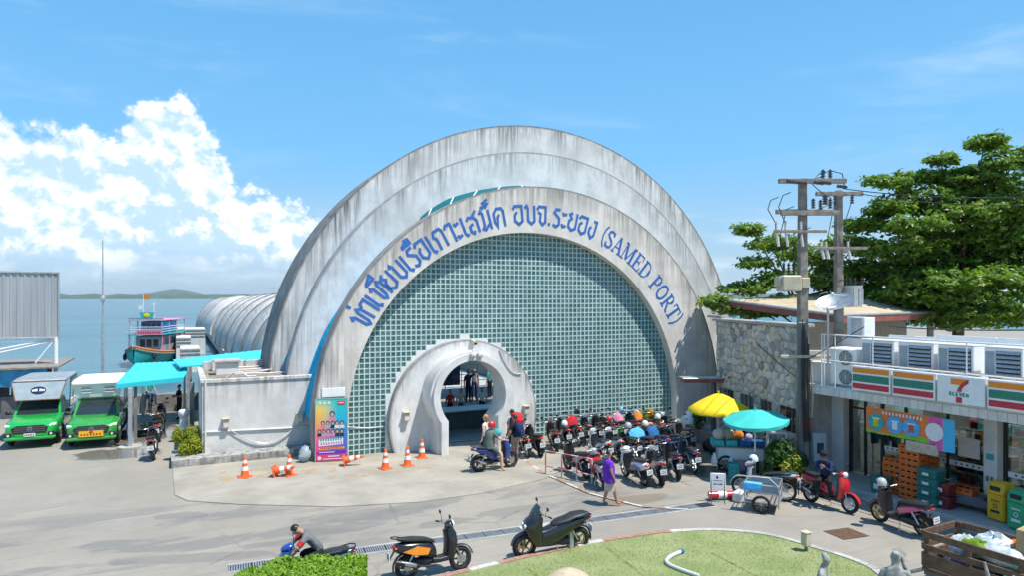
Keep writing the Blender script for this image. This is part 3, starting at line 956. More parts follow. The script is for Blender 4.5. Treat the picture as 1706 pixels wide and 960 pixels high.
LA = {   # serif capitals: (points, width)
 '(': (.34, [([(.26, 1.12), (.12, .86), (.06, .5), (.12, .14), (.26, -.12)], .085)]),
 ')': (.34, [([(.06, 1.12), (.20, .86), (.26, .5), (.20, .14), (.06, -.12)], .085)]),
 'S': (.62, [([(.50, .76), (.44, .93), (.28, .98), (.12, .90), (.08, .74), (.20, .60), (.40, .46), (.50, .28), (.42, .08), (.26, .02), (.10, .08), (.04, .26)], .12), ([(.50, .74), (.52, 1.0)], .04), ([(.04, 0), (.05, .28)], .04)]),
 'A': (.80, [([(.10, .03), (.36, .98)], .06), ([(.36, .98), (.64, .03)], .15), ([(.19, .34), (.52, .34)], .055), ([(.0, .025), (.24, .025)], .05), ([(.48, .025), (.80, .025)], .05)]),
 'M': (1.02, [([(.12, .03), (.14, .97)], .055), ([(.16, .97), (.46, .08)], .15), ([(.46, .06), (.78, .97)], .055), ([(.80, .97), (.82, .03)], .15), ([(0, .025), (.26, .025)], .05), ([(.66, .025), (.98, .025)], .05), ([(.0, .975), (.20, .975)], .05), ([(.76, .975), (.96, .975)], .05)]),
 'E': (.74, [([(.18, .03), (.18, .97)], .15), ([(.04, .975), (.62, .975)], .055), ([(.04, .025), (.66, .025)], .055), ([(.22, .5), (.46, .5)], .055), ([(.60, .98), (.61, .74)], .05), ([(.64, .02), (.66, .28)], .05), ([(.46, .36), (.46, .64)], .045)]),
 'D': (.82, [([(.18, .03), (.18, .97)], .15), ([(.04, .97), (.40, .97), (.60, .84), (.68, .60)], .06), ([(.04, .03), (.40, .03), (.60, .16), (.68, .40)], .06), ([(.655, .66), (.68, .5), (.655, .34)], .15)]),
 'P': (.70, [([(.18, .03), (.18, .97)], .15), ([(.04, .97), (.40, .97), (.52, .90)], .06), ([(.20, .45), (.40, .45), (.52, .54)], .06), ([(.53, .86), (.56, .71), (.53, .57)], .14), ([(.02, .025), (.36, .025)], .05)]),
 'O': (.84, [([(.40, .98), (.22, .90), (.12, .72), (.09, .5), (.12, .28), (.22, .10), (.40, .02), (.58, .10), (.68, .28), (.71, .5), (.68, .72), (.58, .90), (.40, .98)], .125)]),
 'R': (.80, [([(.18, .03), (.18, .97)], .15), ([(.04, .97), (.40, .97), (.52, .90)], .06), ([(.20, .48), (.40, .48), (.52, .56)], .06), ([(.53, .86), (.56, .73), (.53, .60)], .14), ([(.34, .48), (.66, .03)], .13), ([(.02, .025), (.36, .025)], .05), ([(.60, .025), (.80, .025)], .05)]),
 'T': (.72, [([(.34, .03), (.34, .97)], .15), ([(.02, .97), (.66, .97)], .06), ([(.03, .98), (.02, .72)], .05), ([(.65, .98), (.66, .72)], .05), ([(.17, .025), (.51, .025)], .05)]),
 ' ': (.40, []),
}
def ribbon(pts, w):
 """outline of a thick polyline with mitred joints"""
 n = len(pts)
 L, R = [], []
 for i in range(n):
  p = Vector(pts[i])
  d0 = (p - Vector(pts[i - 1])).normalized() if i else None
  d1 = (Vector(pts[i + 1]) - p).normalized() if i < n - 1 else None
  if d0 is None: d0 = d1
  if d1 is None: d1 = d0
  t = (d0 + d1)
  t = t.normalized() if t.length > 1e-4 else d1
  nn = Vector((-t.y, t.x))
  k = 1 / max(0.55, abs(nn.dot(Vector((-d1.y, d1.x)))))
  L.append(p + nn * w / 2 * k)
  R.append(p - nn * w / 2 * k)
 return L, R
def glyph(mbx, strokes, xf, lift, thick):
 """strokes: [(points, width)]; xf maps (x, y) of the glyph to a point on the wall plane (x, z)"""
 for k, (pts, w) in enumerate(strokes):
  L, R = ribbon(pts, w)
  dl = 0.0015 * k
  vs, fs = [], []
  for a, c2 in zip(L, R):
   for q in (a, c2):
    x, z = xf(q)
    vs.append((x, lift - thick - dl, z))
    vs.append((x, lift + 0.01, z))
  for i in range(len(L) - 1):
   o = i * 4
   fs += [(o, o + 4, o + 6, o + 2), (o, o + 1, o + 5, o + 4), (o + 2, o + 6, o + 7, o + 3)]
  e = (len(L) - 1) * 4
  fs += [(0, 2, 3, 1), (e, e + 1, e + 3, e + 2)]
  mbx.add(vs, fs)
def arc_text():
 seq = [('t', s) for s in ('tho maiek aa e tho ii yo bo e ro uee o e ko aa a e so mo taikhu do sp o bo cho dot ro a yo o ngo sp').split()] + [('l', ch) for ch in '(SAMED PORT)']
 cx, cz = 13.52, 1.07
 size = 0.80
 A = atY(596, 541, Y1); B = atY(1127, 538, Y1)
 a0 = atan2(A.z - cz, A.x - cx)
 a1 = atan2(B.z - cz, B.x - cx)
 wid = [TH[s][0] if k == 't' else LA[s][0] for k, s in seq]
 tot = sum(wid)
 base = 8.05
 pos = 0.0
 last = None
 for (k, s), w in zip(seq, wid):
  st = [(p, .145) for p in TH[s][1]] if k == 't' else LA[s][1]
  if k == 't' and w == 0:
   pos_use = pos
  else:
   pos_use = pos
  if st:
   def xf(q, pu=pos_use, w=w, s=s, k=k):
    sx = 1.0
    ang = a0 + (a1 - a0) * (pu + (w / 2 if w else -.36)) / tot
    wm = abs(a0 - a1) * (base + .4) / tot
    lx = (q.x - (w / 2 if w else -.36)) * wm
    ly = base + q.y * size * (1.0 if k == 't' else 1.0)
    rx, rz = cos(ang), sin(ang)
    tx, tz = sin(ang), -cos(ang)
    return (cx + rx * ly + tx * lx, cz + rz * ly + tz * lx)
   mb = MB()
   glyph(mb, st, xf, Y1, 0.014)
   mb.build('letter', 'sign_blue', TERM).location = -TERM.location
  pos += w
arc_text()
# ------------------------------------------------------------------ PIER SHELTER (shells over the jetty)
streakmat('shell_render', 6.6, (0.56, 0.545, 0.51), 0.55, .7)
pier = MB()
pier.box(4.4, 20.5, 41.3, 190, -0.9, 0.0)
for yy in range(46, 190, 8):
 for xx in (5.2, 12, 19.5):
  pier.box(xx - .4, xx + .4, yy - .4, yy + .4, -3.2, -0.9)
pier.build('pier_deck', 'concrete_mid', kind='structure')
SH = thing('pier_shelter', 'row of weathered concrete half-round shells covering the jetty behind the terminal', 'shelter', (11.9, 58, 0))
ys = 52.0
for k in range(11):
 R = 6.75 - 0.05 * k
 cx = 11.7 - .028 * (ys - 52)
 mb = MB()
 n = 41
 A, B = arc(cx, 0, R, n), arc(cx, 0, R - .28, n)
 A2, B2 = arc(cx, 0, R - 1.0, n), arc(cx, 0, R - 1.35, n)
 vs = [(p[0], ys + 7.2, p[1]) for p in A] + [(p[0], ys + 7.2, p[1]) for p in B] + [(p[0], ys, p[1]) for p in A2] + [(p[0], ys, p[1]) for p in B2]
 fs = []
 for i in range(n - 1):
  fs += [(i, i + 1, n + i + 1, n + i), (2 * n + i, 3 * n + i, 3 * n + i + 1, 2 * n + i + 1), (i, 2 * n + i, 2 * n + i + 1, i + 1), (n + i, n + i + 1, 3 * n + i + 1, 3 * n + i)]
 mb.add(vs, fs, True)
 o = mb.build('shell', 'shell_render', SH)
 local(o, cx, ys, 0)
 mb = MB()
 band(mb, arc(0, 0, R + .05, n), arc(0, 0, R - .30, n), 7.0, 7.32)
 mb.build('rim', 'concrete_dark', o)
 mb = MB()
 band(mb, arc(0, 0, R - .97, n), arc(0, 0, R - 1.4, n), -.12, .12)
 mb.build('rim', 'concrete_mid', o)
 ys += 7.6 if k != 6 else 24
# ------------------------------------------------------------------ ANNEX (flat-roofed block left of the terminal)
streakmat('annex_render', 3.0, (0.62, 0.61, 0.585), 0.8, 0.5)
def wallmat(name, top, col, dirtk=0.8):
 m, t, b = newmat(name)
 tc = t.node('ShaderNodeTexCoord').outputs['Object']
 z = t.node('ShaderNodeSeparateXYZ', {0: tc}).outputs[2]
 st = t.noise(t.mapping(tc, scale=(4.5, 4.5, 0.30)), 1.0, 6, 0.64)
 up = t.m('POWER', t.lin(z, top - 1.3, top), 1.6)
 lowm = t.m('POWER', t.lin(z, 0.75, 0.0), 2.0)
 bl = t.noise(tc, 1.1, 6, 0.62)
 b2 = t.noise(tc, 5.0, 6, 0.7)
 c = t.mix(t.sstep(bl, 0.3, 0.7), tuple(k * .88 for k in col), tuple(min(1, k * 1.1) for k in col))
 c = t.mix(t.m('MULTIPLY', t.sstep(b2, 0.5, 0.75), 0.3), c, (0.33, 0.32, 0.30))
 c = t.mix(t.m('MULTIPLY', t.m('MULTIPLY', t.sstep(st, 0.42, 0.68), up), dirtk), c, (0.10, 0.095, 0.09))
 c = t.mix(t.m('MULTIPLY', t.m('MULTIPLY', t.sstep(b2, 0.35, 0.6), lowm), dirtk), c, (0.13, 0.125, 0.10))
 t.l.new(c, b.inputs['Base Color'])
 b.inputs['Roughness'].default_value = 0.85
 bn = t.node('ShaderNodeBump', {'Strength': 0.2, 'Distance': 0.02, 'Height': t.noise(tc, 24, 5, 0.65)})
 t.l.new(bn.outputs[0], b.inputs['Normal'])
wallmat('annex_wall', 2.98, (0.62, 0.605, 0.575))
wallmat('kerb_wall', 0.28, (0.46, 0.45, 0.42), 0.95)
AX0, AX1, AY0, AY1, AZ = 0.72, 4.72, 27.6, 32.6, 2.98
AN = thing('annex_building', 'low flat-roofed white concrete block with stained walls left of the terminal', 'building', (2.7, 27.6, 0))
def sub(mb, name, mt, par, **k):
 o = mb.build(name, mt, par, **k)
 o.location = -par.location if par.parent is None else (0, 0, 0)
 return o
mb = MB(); mb.box(AX0, AX1, AY0, AY1, 0.0, AZ - 0.14, .02)
sub(mb, 'wall', 'annex_wall', AN)
mb = MB()
mb.box(AX0 - .06, AX1 - .02, AY0 - .05, AY0 + .16, AZ - .138, AZ, .015)
mb.box(AX0 - .06, AX0 + .16, AY0 + .161, AY1, AZ - .138, AZ, .015)
mb.box(AX0 + .161, AX1 - .02, AY1 - .2, AY1, AZ - .138, AZ + .25, .015)
sub(mb, 'parapet', 'annex_wall', AN)
mat('roof_dirt', (0.27, 0.22, 0.17), 0.95, var=0.3, scale=1.6, dirt=0.5, dirtcol=(0.13, 0.11, 0.09))
mb = MB(); mb.box(AX0 + .16, AX1 - .02, AY0 + .16, AY1 - .2, AZ - .138, AZ - .08)
sub(mb, 'roof', 'roof_dirt', AN)
p = atY(376, 706, AY0); wall_lamp(AN, p.x, AY0, p.z)
p = atY(499, 697, AY0); wall_lamp(AN, p.x, AY0, p.z)
mb = MB()
a, c2 = atY(339, 721, AY0 - .03), atY(522, 712, AY0 - .03)
mb.cyl(a, c2, .035, n=8)
mb.cyl((AX0 + .12, AY0 - .04, 0.25), (AX0 + .12, AY0 - .04, AZ), .04, n=8)
mb.cyl((AX0 - .03, AY0 + .3, .3), (AX0 - .03, AY0 + .3, AZ - .2), .05, n=8)
sub(mb, 'conduit', 'porcelain', AN)
mb = MB()
a, c2 = atY(384, 717, AY0 - .05), atY(496, 706, AY0 - .05)
for sag in (.62, .66):
 mb.tube([a + (c2 - a) * f + V(0, -.01, -4 * sag * f * (1 - f) * (1.15 - .3 * (1 - f))) for f in [i / 14 for i in range(15)]], .017)
mb.tube([atY(497, 712, AY0 - .05), atY(510, 711, AY0 - .1), atY(522, 717, AY0 - .1), atY(530, 716, AY0 - .3)], .02)
q = atY(470, 753, AY0 - .15)
mb.wheel_ring((q.x, q.y, q.z), .16, .02, 14, 6, 'y')
mb.wheel_ring((q.x + .05, q.y - .05, q.z + .03), .2, .018, 14, 6, 'x')
mb.tube([q, q + V(.4, -.1, -.06), q + V(.9, -.1, .03)], .03)
sub(mb, 'cable', 'porcelain', AN)
mb = MB()
q = G(374, 618, AZ - .08)
mb.box(q.x - .42, q.x + .42, 29.6, 30.3, AZ - .08, AZ + .42, .02)
o = sub(mb, 'roof_box', 'plaster', AN)
mb = MB(); mb.box(q.x - .5, q.x + .5, 29.5, 30.4, AZ + .425, AZ + .53, .02)
sub(mb, 'lid', 'concrete_mid', o)
mb = MB()
mb.box(AX0 + .5, AX0 + 1.5, AY1 - 1.2, AY1 - .5, AZ - .08, AZ + .38, .02)
mb.box(AX0 + 2.9, AX1 + .3, AY1 - 1.4, AY1 - .6, AZ - .08, AZ + .25, .02)
sub(mb, 'roof_kerb', 'plaster', AN)
mb = MB()
rr = random.Random(5)
for k in range(7):
 y0 = AY0 + 1.2 + k * .5
 pts = []
 for i in range(8):
  f = i / 7
  pts.append((AX0 + 1.2 + 3.0 * f + rr.uniform(-.05, .05), y0 + 1.3 * f * (1 if k % 2 else .3) + rr.uniform(-.1, .1), AZ - .03 + .28 * f * f * (k % 3) * .5 + rr.uniform(0, .05)))
 mb.tube(pts, .022 + .012 * (k % 3 == 0))
mb.tube([(AX0 + .9, AY0 + .5, AZ - .05), (AX0 + 1.1, AY0 + .35, AZ + .16), (AX0 + 1.4, AY0 + .33, AZ + .17), (AX0 + 1.6, AY0 + .25, AZ + .02), (AX0 + 1.9, AY0 + .2, AZ + .02)], .035)
sub(mb, 'pipe', 'porcelain', AN)
mb = MB()
mb.prism([(-0.28, 26.75), (4.68, 26.75), (4.68, 27.58), (0.70, 27.58), (0.70, 28.6), (-0.28, 28.6)], 0, 0.27, 'xy')
mb.build('planter_kerb', 'kerb_wall', None, label='low stained concrete kerb platform along the foot of the white annex', cat='kerb')
# ------------------------------------------------------------------ leaves
def leaf_cloud(mbx, pts, size, rg, flat=0.3, fold=0.25, aspect=0.5):
 """small folded leaves at the given (point, outward normal) pairs"""
 for p, nrm in pts:
  s = size * rg.uniform(.65, 1.35)
  d = Vector((rg.gauss(0, 1), rg.gauss(0, 1), rg.gauss(0, .6)))
  n = (nrm + d * 0.55)
  if n.length < 1e-4: n = V(0, 0, 1)
  n.normalize()
  u = Vector((rg.gauss(0, 1), rg.gauss(0, 1), rg.gauss(0, .5)))
  u = (u - n * u.dot(n))
  if u.length < 1e-4: continue
  u.normalize()
  w = n.cross(u)
  a = p - u * s * .5
  e = p + u * s * .5 - n * s * .12
  m = p + n * s * fold * .3
  l, r = p + w * s * aspect * .5 - n * s * fold * .2, p - w * s * aspect * .5 - n * s * fold * .2
  mbx.add([a, l, e, r, m], [(0, 4, 1), (4, 2, 1), (0, 3, 4), (4, 3, 2)])
def blob_points(c, r, n, rg, shell=0.45):
 out = []
 for _ in range(n):
  v = Vector((rg.gauss(0, 1), rg.gauss(0, 1), rg.gauss(0, 1))).normalized()
  k = shell + (1 - shell) * rg.random() ** .5
  out.append((Vector((c[0] + v.x * r[0] * k, c[1] + v.y * r[1] * k, c[2] + v.z * r[2] * k)), v))
 return out
def bush(name, label, cat, c, r, n, size, mt, seed, lumps=9, group=None, clip=0.02):
 rg = random.Random(seed)
 T = thing(name, label, cat, (c[0], c[1], clip), group=group)
 mb = MB()
 for k in range(lumps):
  a = rg.uniform(0, 2 * pi)
  f = rg.random() ** .5
  lc = (r[0] * f * cos(a) * .75, r[1] * f * sin(a) * .75, r[2] * rg.uniform(.35, 1.0) * (1 - .35 * f))
  lr = (r[0] * rg.uniform(.3, .5), r[1] * rg.uniform(.3, .5), r[2] * rg.uniform(.25, .4))
  pts = [(p, v) for p, v in blob_points(lc, lr, n // lumps, rg) if p.z > 0.03]
  leaf_cloud(mb, pts, size, rg, aspect=.55)
 mb.build('foliage', mt, T)
 mb = MB()
 for k in range(7):
  a = rg.uniform(0, 2 * pi)
  mb.tube([(0.05 * cos(a), .05 * sin(a), 0), (r[0] * .3 * cos(a), r[1] * .3 * sin(a), r[2] * .5), (r[0] * .6 * cos(a), r[1] * .6 * sin(a), r[2] * .95)], [.02, .015, .006], 5)
 mb.build('stem', 'wood_brown', T)
 return T
q = G(313, 765)
bush('golden_shrub', 'round yellow-green shrub at the corner of the white annex', 'shrub', (0.28, 27.9), (.62, .60, .95), 2600, .11, 'leaf_gold', 11, clip=.26)
# ------------------------------------------------------------------ CANOPIES
CA = thing('canopy', 'bright cyan sheet metal canopy on grey posts over the parked motorbikes', 'canopy', (-1.0, 33, 0))
fl, fr = G(193, 642, 2.45), G(306, 630, 2.55)
bl_, br_ = G(226, 606, 2.75), G(322, 602, 2.75)
mb = MB()
n = 22
vs, fs = [], []
for i in range(n + 1):
 f = i / n
 a, c2 = fl + (fr - fl) * f, bl_ + (br_ - bl_) * f
 dz = 0.02 if i % 2 else 0.0
 for pt in (a, c2):
  vs.append((pt.x, pt.y, pt.z + dz))
  vs.append((pt.x, pt.y, pt.z + dz - .03))
for i in range(n):
 o = i * 4
 fs += [(o, o + 4, o + 6, o + 2), (o + 1, o + 3, o + 7, o + 5), (o, o + 1, o + 5, o + 4), (o + 2, o + 6, o + 7, o + 3)]
fs += [(0, 2, 3, 1), (n * 4, n * 4 + 1, n * 4 + 3, n * 4 + 2)]
mb.add(vs, fs)
sub(mb, 'roof_sheet', 'cyan_sheet', CA)
mb = MB()
mb.quad(fl + V(0, -.01, .02), fr + V(0, -.01, .02), fr + V(0, -.01, -.16), fl + V(0, -.01, -.16))
mb.quad(fl + V(-.01, 0, .02), bl_ + V(-.01, 0, .02), bl_ + V(-.01, 0, -.16), fl + V(-.01, 0, -.16))
sub(mb, 'fascia', 'cyan_sheet', CA)
pf = G(217, 746)
for (x, y, zt, w, mt) in ((pf.x, pf.y, 2.38, .075, 'galv'), (pf.x + .12, pf.y + 1.2, 2.4, .06, 'concrete_dark'), (pf.x + .1, 39.4, 2.6, .06, 'galv'), (0.45, 31.7, 2.45, .09, 'concrete_dark'), (0.5, 39.3, 2.6, .06, 'galv')):
 mb = MB()
 mb.box(x - w, x + w, y - w, y + w, 0, zt, .01)
 sub(mb, 'post', mt, CA)
mb = MB()
mb.cyl(fl + V(.1, .2, -.07), fr + V(-.1, .2, -.07), .04, n=6)
mb.cyl(bl_ + V(.1, -.3, -.07), br_ + V(-.1, -.3, -.07), .04, n=6)
mb.cyl(fl + V(.25, .2, -.1), bl_ + V(.25, -.3, -.1), .035, n=6)
mb.cyl(fr + V(-.25, .2, -.1), br_ + V(-.25, -.3, -.1), .035, n=6)
sub(mb, 'purlin', 'galv', CA)
mb = MB(); mb.cyl((pf.x, pf.y, 0), (pf.x, pf.y, .05), .45, n=18)
sub(mb, 'footing', 'concrete_mid', CA)
CB = thing('link_canopy', 'narrow cyan roof strip running from the canopy to the jetty shells', 'canopy', (2.0, 38, 0))
a0, a1 = G(288, 600, 2.95), G(452, 582, 2.95)
c0, c1 = G(300, 612, 2.85), G(455, 600, 2.85)
mb = MB()
n = 26
vs, fs = [], []
for i in range(n + 1):
 f = i / n
 for pt in (c0 + (c1 - c0) * f, a0 + (a1 - a0) * f):
  dz = .02 * (i % 2)
  vs += [(pt.x, pt.y, pt.z + dz), (pt.x, pt.y, pt.z + dz - .05)]
for i in range(n):
 o = i * 4
 fs += [(o, o + 4, o + 6, o + 2), (o + 1, o + 3, o + 7, o + 5), (o, o + 1, o + 5, o + 4), (o + 2, o + 6, o + 7, o + 3)]
fs += [(0, 2, 3, 1), (n * 4, n * 4 + 1, n * 4 + 3, n * 4 + 2)]
mb.add(vs, fs)
sub(mb, 'roof_sheet', 'cyan_sheet', CB)
for pt in (c0 + (c1 - c0) * .08, c0 + (c1 - c0) * .5, c0 + (c1 - c0) * .92, a0 + (a1 - a0) * .1, a0 + (a1 - a0) * .9):
 mb = MB(); mb.box(pt.x - .05, pt.x + .05, pt.y - .05, pt.y + .05, 0, pt.z - .06)
 sub(mb, 'post', 'galv', CB)
mb = MB()
mb.box(-3.0, 0.9, 40.2, 40.7, 0, .95, .02)
mb.build('sea_wall', 'concrete_dark', None, label='low dark concrete sea wall under the cyan canopy', cat='wall')
mb = MB()
mb.box(-40, -8.2, 40.6, 41.1, 0, .5, .02)
mb.build('sea_wall', 'concrete_mid', None, label='low pale quay edge wall behind the grey shed', cat='wall')
# ------------------------------------------------------------------ MAST
mb = MB()
q = G(197, 652)
mb.cyl((q.x, 40.9, 0), (q.x, 40.9, 4.5), .075, .06, n=10)
mb.cyl((q.x, 40.9, 4.5), (q.x, 40.9, 9.0), .05, .022, n=10)
mb.box(q.x - .15, q.x + .15, 40.75, 41.05, 0, .12, .01)
mb.box(q.x - .09, q.x + .09, 40.8, 40.95, 5.8, 6.1, .01)
mb.build('mast', 'galv', None, label='tall thin grey mast rising beside the sea behind the green pickups', cat='mast')
# ------------------------------------------------------------------ GREY SHED
m, t, b = newmat('corrugated_grey')
tc = t.node('ShaderNodeTexCoord').outputs['Object']
n_ = t.noise(t.mapping(tc, scale=(3, 1, .15)), 1.0, 5, .6)
t.l.new(t.mix(t.sstep(n_, .35, .7), (0.36, 0.375, 0.39), (0.45, 0.46, 0.47)), b.inputs['Base Color'])
b.inputs['Roughness'].default_value = 0.5
b.inputs['Metallic'].default_value = 0.25
SD = thing('quay_shed', 'grey corrugated upper wall on a slim steel frame with a blue tarpaulin below', 'shed', (-9, 43, 0))
YS = 42.6
tr_ = atY(97, 455, YS)
br2 = atY(97, 562, YS)
x1 = tr_.x
zt, zb = tr_.z, br2.z
xs, x = [], x1
step = 0.30
k = 0
while x > x1 - 12:
 mb = MB()
 prof = [(x, 0), (x - step * .5, 0), (x - step * .6, .035), (x - step * .9, .035), (x - step + .004, 0)]
 vs = [(a, YS - d, zb) for a, d in prof] + [(a, YS - d, zt) for a, d in prof]
 kk = len(prof)
 mb.add(vs, [(i, i + 1, kk + i + 1, kk + i) for i in range(kk - 1)])
 sub(mb, 'panel', 'corrugated_grey', SD)
 x -= step
mb = MB()
mb.box(x1 - 12, x1 + .04, YS - .08, YS + .12, zt - .02, zt + .08, .01)
mb.box(x1 - 12, x1 + .04, YS - .06, YS + .12, zb - .1, zb, .01)
mb.box(x1, x1 + .05, YS - .06, YS + .12, zb, zt)
sub(mb, 'trim', 'galv', SD)
mb = MB()
zs = atY(90, 608, YS).z
mb.cyl((x1 - .1, YS, zs), (x1 - .1, YS, zb), .10, n=8)
mb.cyl((x1 - 3.3, YS, zs), (x1 - 3.3, YS, zb), .10, n=8)
mb.cyl((x1 - .15, YS + .05, zb - .1), (x1 - 6, YS + .05, zs + .15), .05, n=6)
mb.cyl((x1 - .3, YS + .05, zb - .25), (x1 - 5.5, YS + .05, zs + .02), .04, n=6)
mb.cyl((x1 - .15, YS + .05, zb - .15), (x1 - 1.0, YS + .05, zs + .1), .045, n=6)
mb.cyl((x1 - .1, YS, 0), (x1 - .1, YS, zs), .10, n=8)
mb.cyl((x1 - 3.3, YS, 0), (x1 - 3.3, YS, zs), .10, n=8)
mb.cyl((x1 - 8, YS, 0), (x1 - 8, YS, zb), .10, n=8)
sub(mb, 'frame', 'white_paint', SD)
mb = MB()
mb.box(x1 - 12, x1 + .25, YS - 1.8, YS + 4, zs - .06, zs + .04, .01)
sub(mb, 'floor_slab', 'wood_grey', SD)
mb = MB()
vs, fs = [], []
for i in range(25):
 xx = x1 - .25 - 5.6 * i / 24
 vs += [(xx, YS - 1.6 + .04 * sin(i * 1.7), zs - .08), (xx, YS - 1.55 + .10 * sin(i * 1.1), zs - .95 + .05 * sin(i * .9))]
for i in range(24):
 fs.append((2 * i, 2 * i + 2, 2 * i + 3, 2 * i + 1))
mb.add(vs, fs, True)
sub(mb, 'tarpaulin', 'blue_tarp', SD)
mb = MB()
for i in range(14):
 xx = x1 - .7 - i * .62
 mb.box(xx - .27, xx + .27, YS + 1.0, YS + 1.1, 0, zs - .1)
sub(mb, 'back_wall', 'grey_plastic', SD)
mb = MB()
for k in range(5):
 mb.box(-9.8 + k * .9, -9.1 + k * .9, 41.4, 42.0, 0, .5 + .3 * (k % 3), .03)
mb.build('tool_cabinet', 'grey_plastic', None, label='row of low dark cabinets in the shade under the grey shed', cat='cabinet')
# ------------------------------------------------------------------ TRAFFIC CONES
ct = MB()
ct.box(-.19, .19, -.19, .19, 0, .035, .012)
cone_base = ct.mesh('base', 'cone_orange')
ct = MB()
ct.lathe([(.145, .035), (.135, .06), (.112, .22), (.082, .42), (.052, .62), (.034, .70), (.030, .705), (0.0, .705)], 16)
cone_body = ct.mesh('cone', 'cone_orange')
ct = MB()
for (r0, z0, r1, z1) in ((.115, .225, .093, .37), (.076, .47, .061, .575)):
 ct.lathe([(r0, z0), (r1, z1)], 16)
cone_band = ct.mesh('band', 'plate_white')
ct = MB()
ct.lathe([(.14, .036), (.02, .69)], 16)
cone_in = ct.mesh('hollow', 'ink')
CONES = [((408, 797), 0, 'orange traffic cone standing alone in front of the annex kerb'),
   ((482, 794), 0, 'orange traffic cone standing beside a fallen cone by the annex kerb'),
   ((642, 783), 0, 'orange traffic cone standing closest to the printed banner'),
   ((679, 778), 0, 'orange traffic cone standing between two others left of the keyhole doorway'),
   ((703, 765), 0, 'orange traffic cone standing closest to the keyhole doorway'),
   ((457, 796), 1, 'orange traffic cone lying on its side in front of the annex'),
   ((573, 778), 2, 'orange traffic cone lying on its side below the printed banner')]
for (pp, lie, lab) in CONES:
 q = G(*pp)
 T = thing('traffic_cone', lab, 'traffic cone', (q.x, q.y, .027), rnd.uniform(0, 3), 'traffic cones in front of the terminal')
 for nm, me in (('base', cone_base), ('cone', cone_body), ('band', cone_band)):
  link(nm, me, T)
 if lie:
  link('hollow', cone_in, T)
  T.rotation_euler = (radians(90 - 12), 0, radians(62 if lie == 1 else 70)) if True else T.rotation_euler
  T.location.z = .21
# ------------------------------------------------------------------ BANNER with printed poster
def poster_mat(name, stops, axis=2, lo=0.0, hi=1.0):
 m, t, b = newmat(name)
 tc = t.node('ShaderNodeTexCoord').outputs['Object']
 sp = t.node('ShaderNodeSeparateXYZ', {0: tc})
 g = t.lin(t.m('ADD', sp.outputs[2], t.m('MULTIPLY', sp.outputs[0], -.25)), lo, hi)
 t.l.new(t.ramp(g, stops), b.inputs['Base Color'])
 b.inputs['Roughness'].default_value = 0.45
m, t, b = newmat('poster_print')
tc = t.node('ShaderNodeTexCoord').outputs['Object']
sp = t.node('ShaderNodeSeparateXYZ', {0: tc})
gx_ = t.lin(sp.outputs[0], -.52, .52)
left = t.ramp(t.lin(sp.outputs[2], 0.0, 2.25), [(0.0, (.75, .05, .12)), (.30, (.80, .08, .35)), (.55, (.85, .30, .12)), (.85, (.85, .62, .12)), (1.0, (.2, .6, .45))])
right = t.ramp(t.lin(sp.outputs[2], 0.0, 2.25), [(0.0, (.75, .06, .10)), (.22, (.15, .10, .55)), (.45, (.02, .22, .60)), (.7, (.01, .45, .65)), (1.0, (.02, .55, .45))])
t.l.new(t.mix(t.sstep(gx_, .1, .75), left, right), b.inputs['Base Color'])
b.inputs['Roughness'].default_value = 0.4
pl, pr = G(526, 772), G(578, 770)
pl.z = pr.z = 0
mid = (pl + pr) / 2
ang = atan2(pr.y - pl.y, pr.x - pl.x)
wd = (pr - pl).length
PO = thing('banner', 'tall printed event banner with rows of small portraits leaning on the arch foot', 'banner', (mid.x, mid.y, 0.03), ang)
hh = 2.28
mb = MB(); mb.box(-wd / 2, wd / 2, -.012, .012, 0.02, hh)
mb.build('sheet', 'poster_print', PO)
mb = MB()
for xx in (-wd / 2 - .015, wd / 2 + .015):
 mb.box(xx - .014, xx + .014, -.02, .02, 0, hh + .02)
mb.box(-wd / 2, wd / 2, -.02, .02, hh + .001, hh + .025)
mb.cyl((-.3, 0, hh), (-.3, .6, 0), .015, n=6)
mb.cyl((.3, 0, hh), (.3, .6, 0), .015, n=6)
mb.build('frame', 'galv', PO)
rg = random.Random(3)
def flat_disc(mbx, x, z, rx, rz, y, n=12):
 mbx.add([(x + rx * cos(2 * pi * i / n), y, z + rz * sin(2 * pi * i / n)) for i in range(n)], [tuple(range(n))])
prn = {k: MB() for k in ('plate_white', 'skin_pale', 'ink', 'cloth_pink', 'cloth_white', 'cloth_teal', 'paint_red', 'cloth_purple', 'cloth_yellow', 'cloth_lilac')}
rows = [(1.72, [0.03], .085), (1.40, [-.30, -.13, .05, .20, .38], .062), (1.10, [-.42, -.27, -.11, .05, .21, .37], .060)]
lv = 0
for z, xs_, r in rows:
 for x in xs_:
  y0 = -.0135 - lv * .0002
  lv += 1
  c = ('cloth_white', 'cloth_pink', 'cloth_lilac', 'ink')[rg.randrange(4)]
  prn[c].add([(x - r * 1.5, y0 - .0002, z - r * 3.0), (x + r * 1.5, y0 - .0002, z - r * 3.0), (x + r * 1.0, y0 - .0002, z - r * 1.0), (x - r * 1.0, y0 - .0002, z - r * 1.0)], [(0, 1, 2, 3)])
  flat_disc(prn['ink'], x, z + r * .1, r * 1.15, r * 1.35, y0 - .0004)
  flat_disc(prn['skin_pale'], x, z - r * .12, r * .72, r * .95, y0 - .0006)
yy = -.019
prn['plate_white'].quad((-.45, yy, .56), (.42, yy, .62), (.42, yy, .86), (-.45, yy, .80))
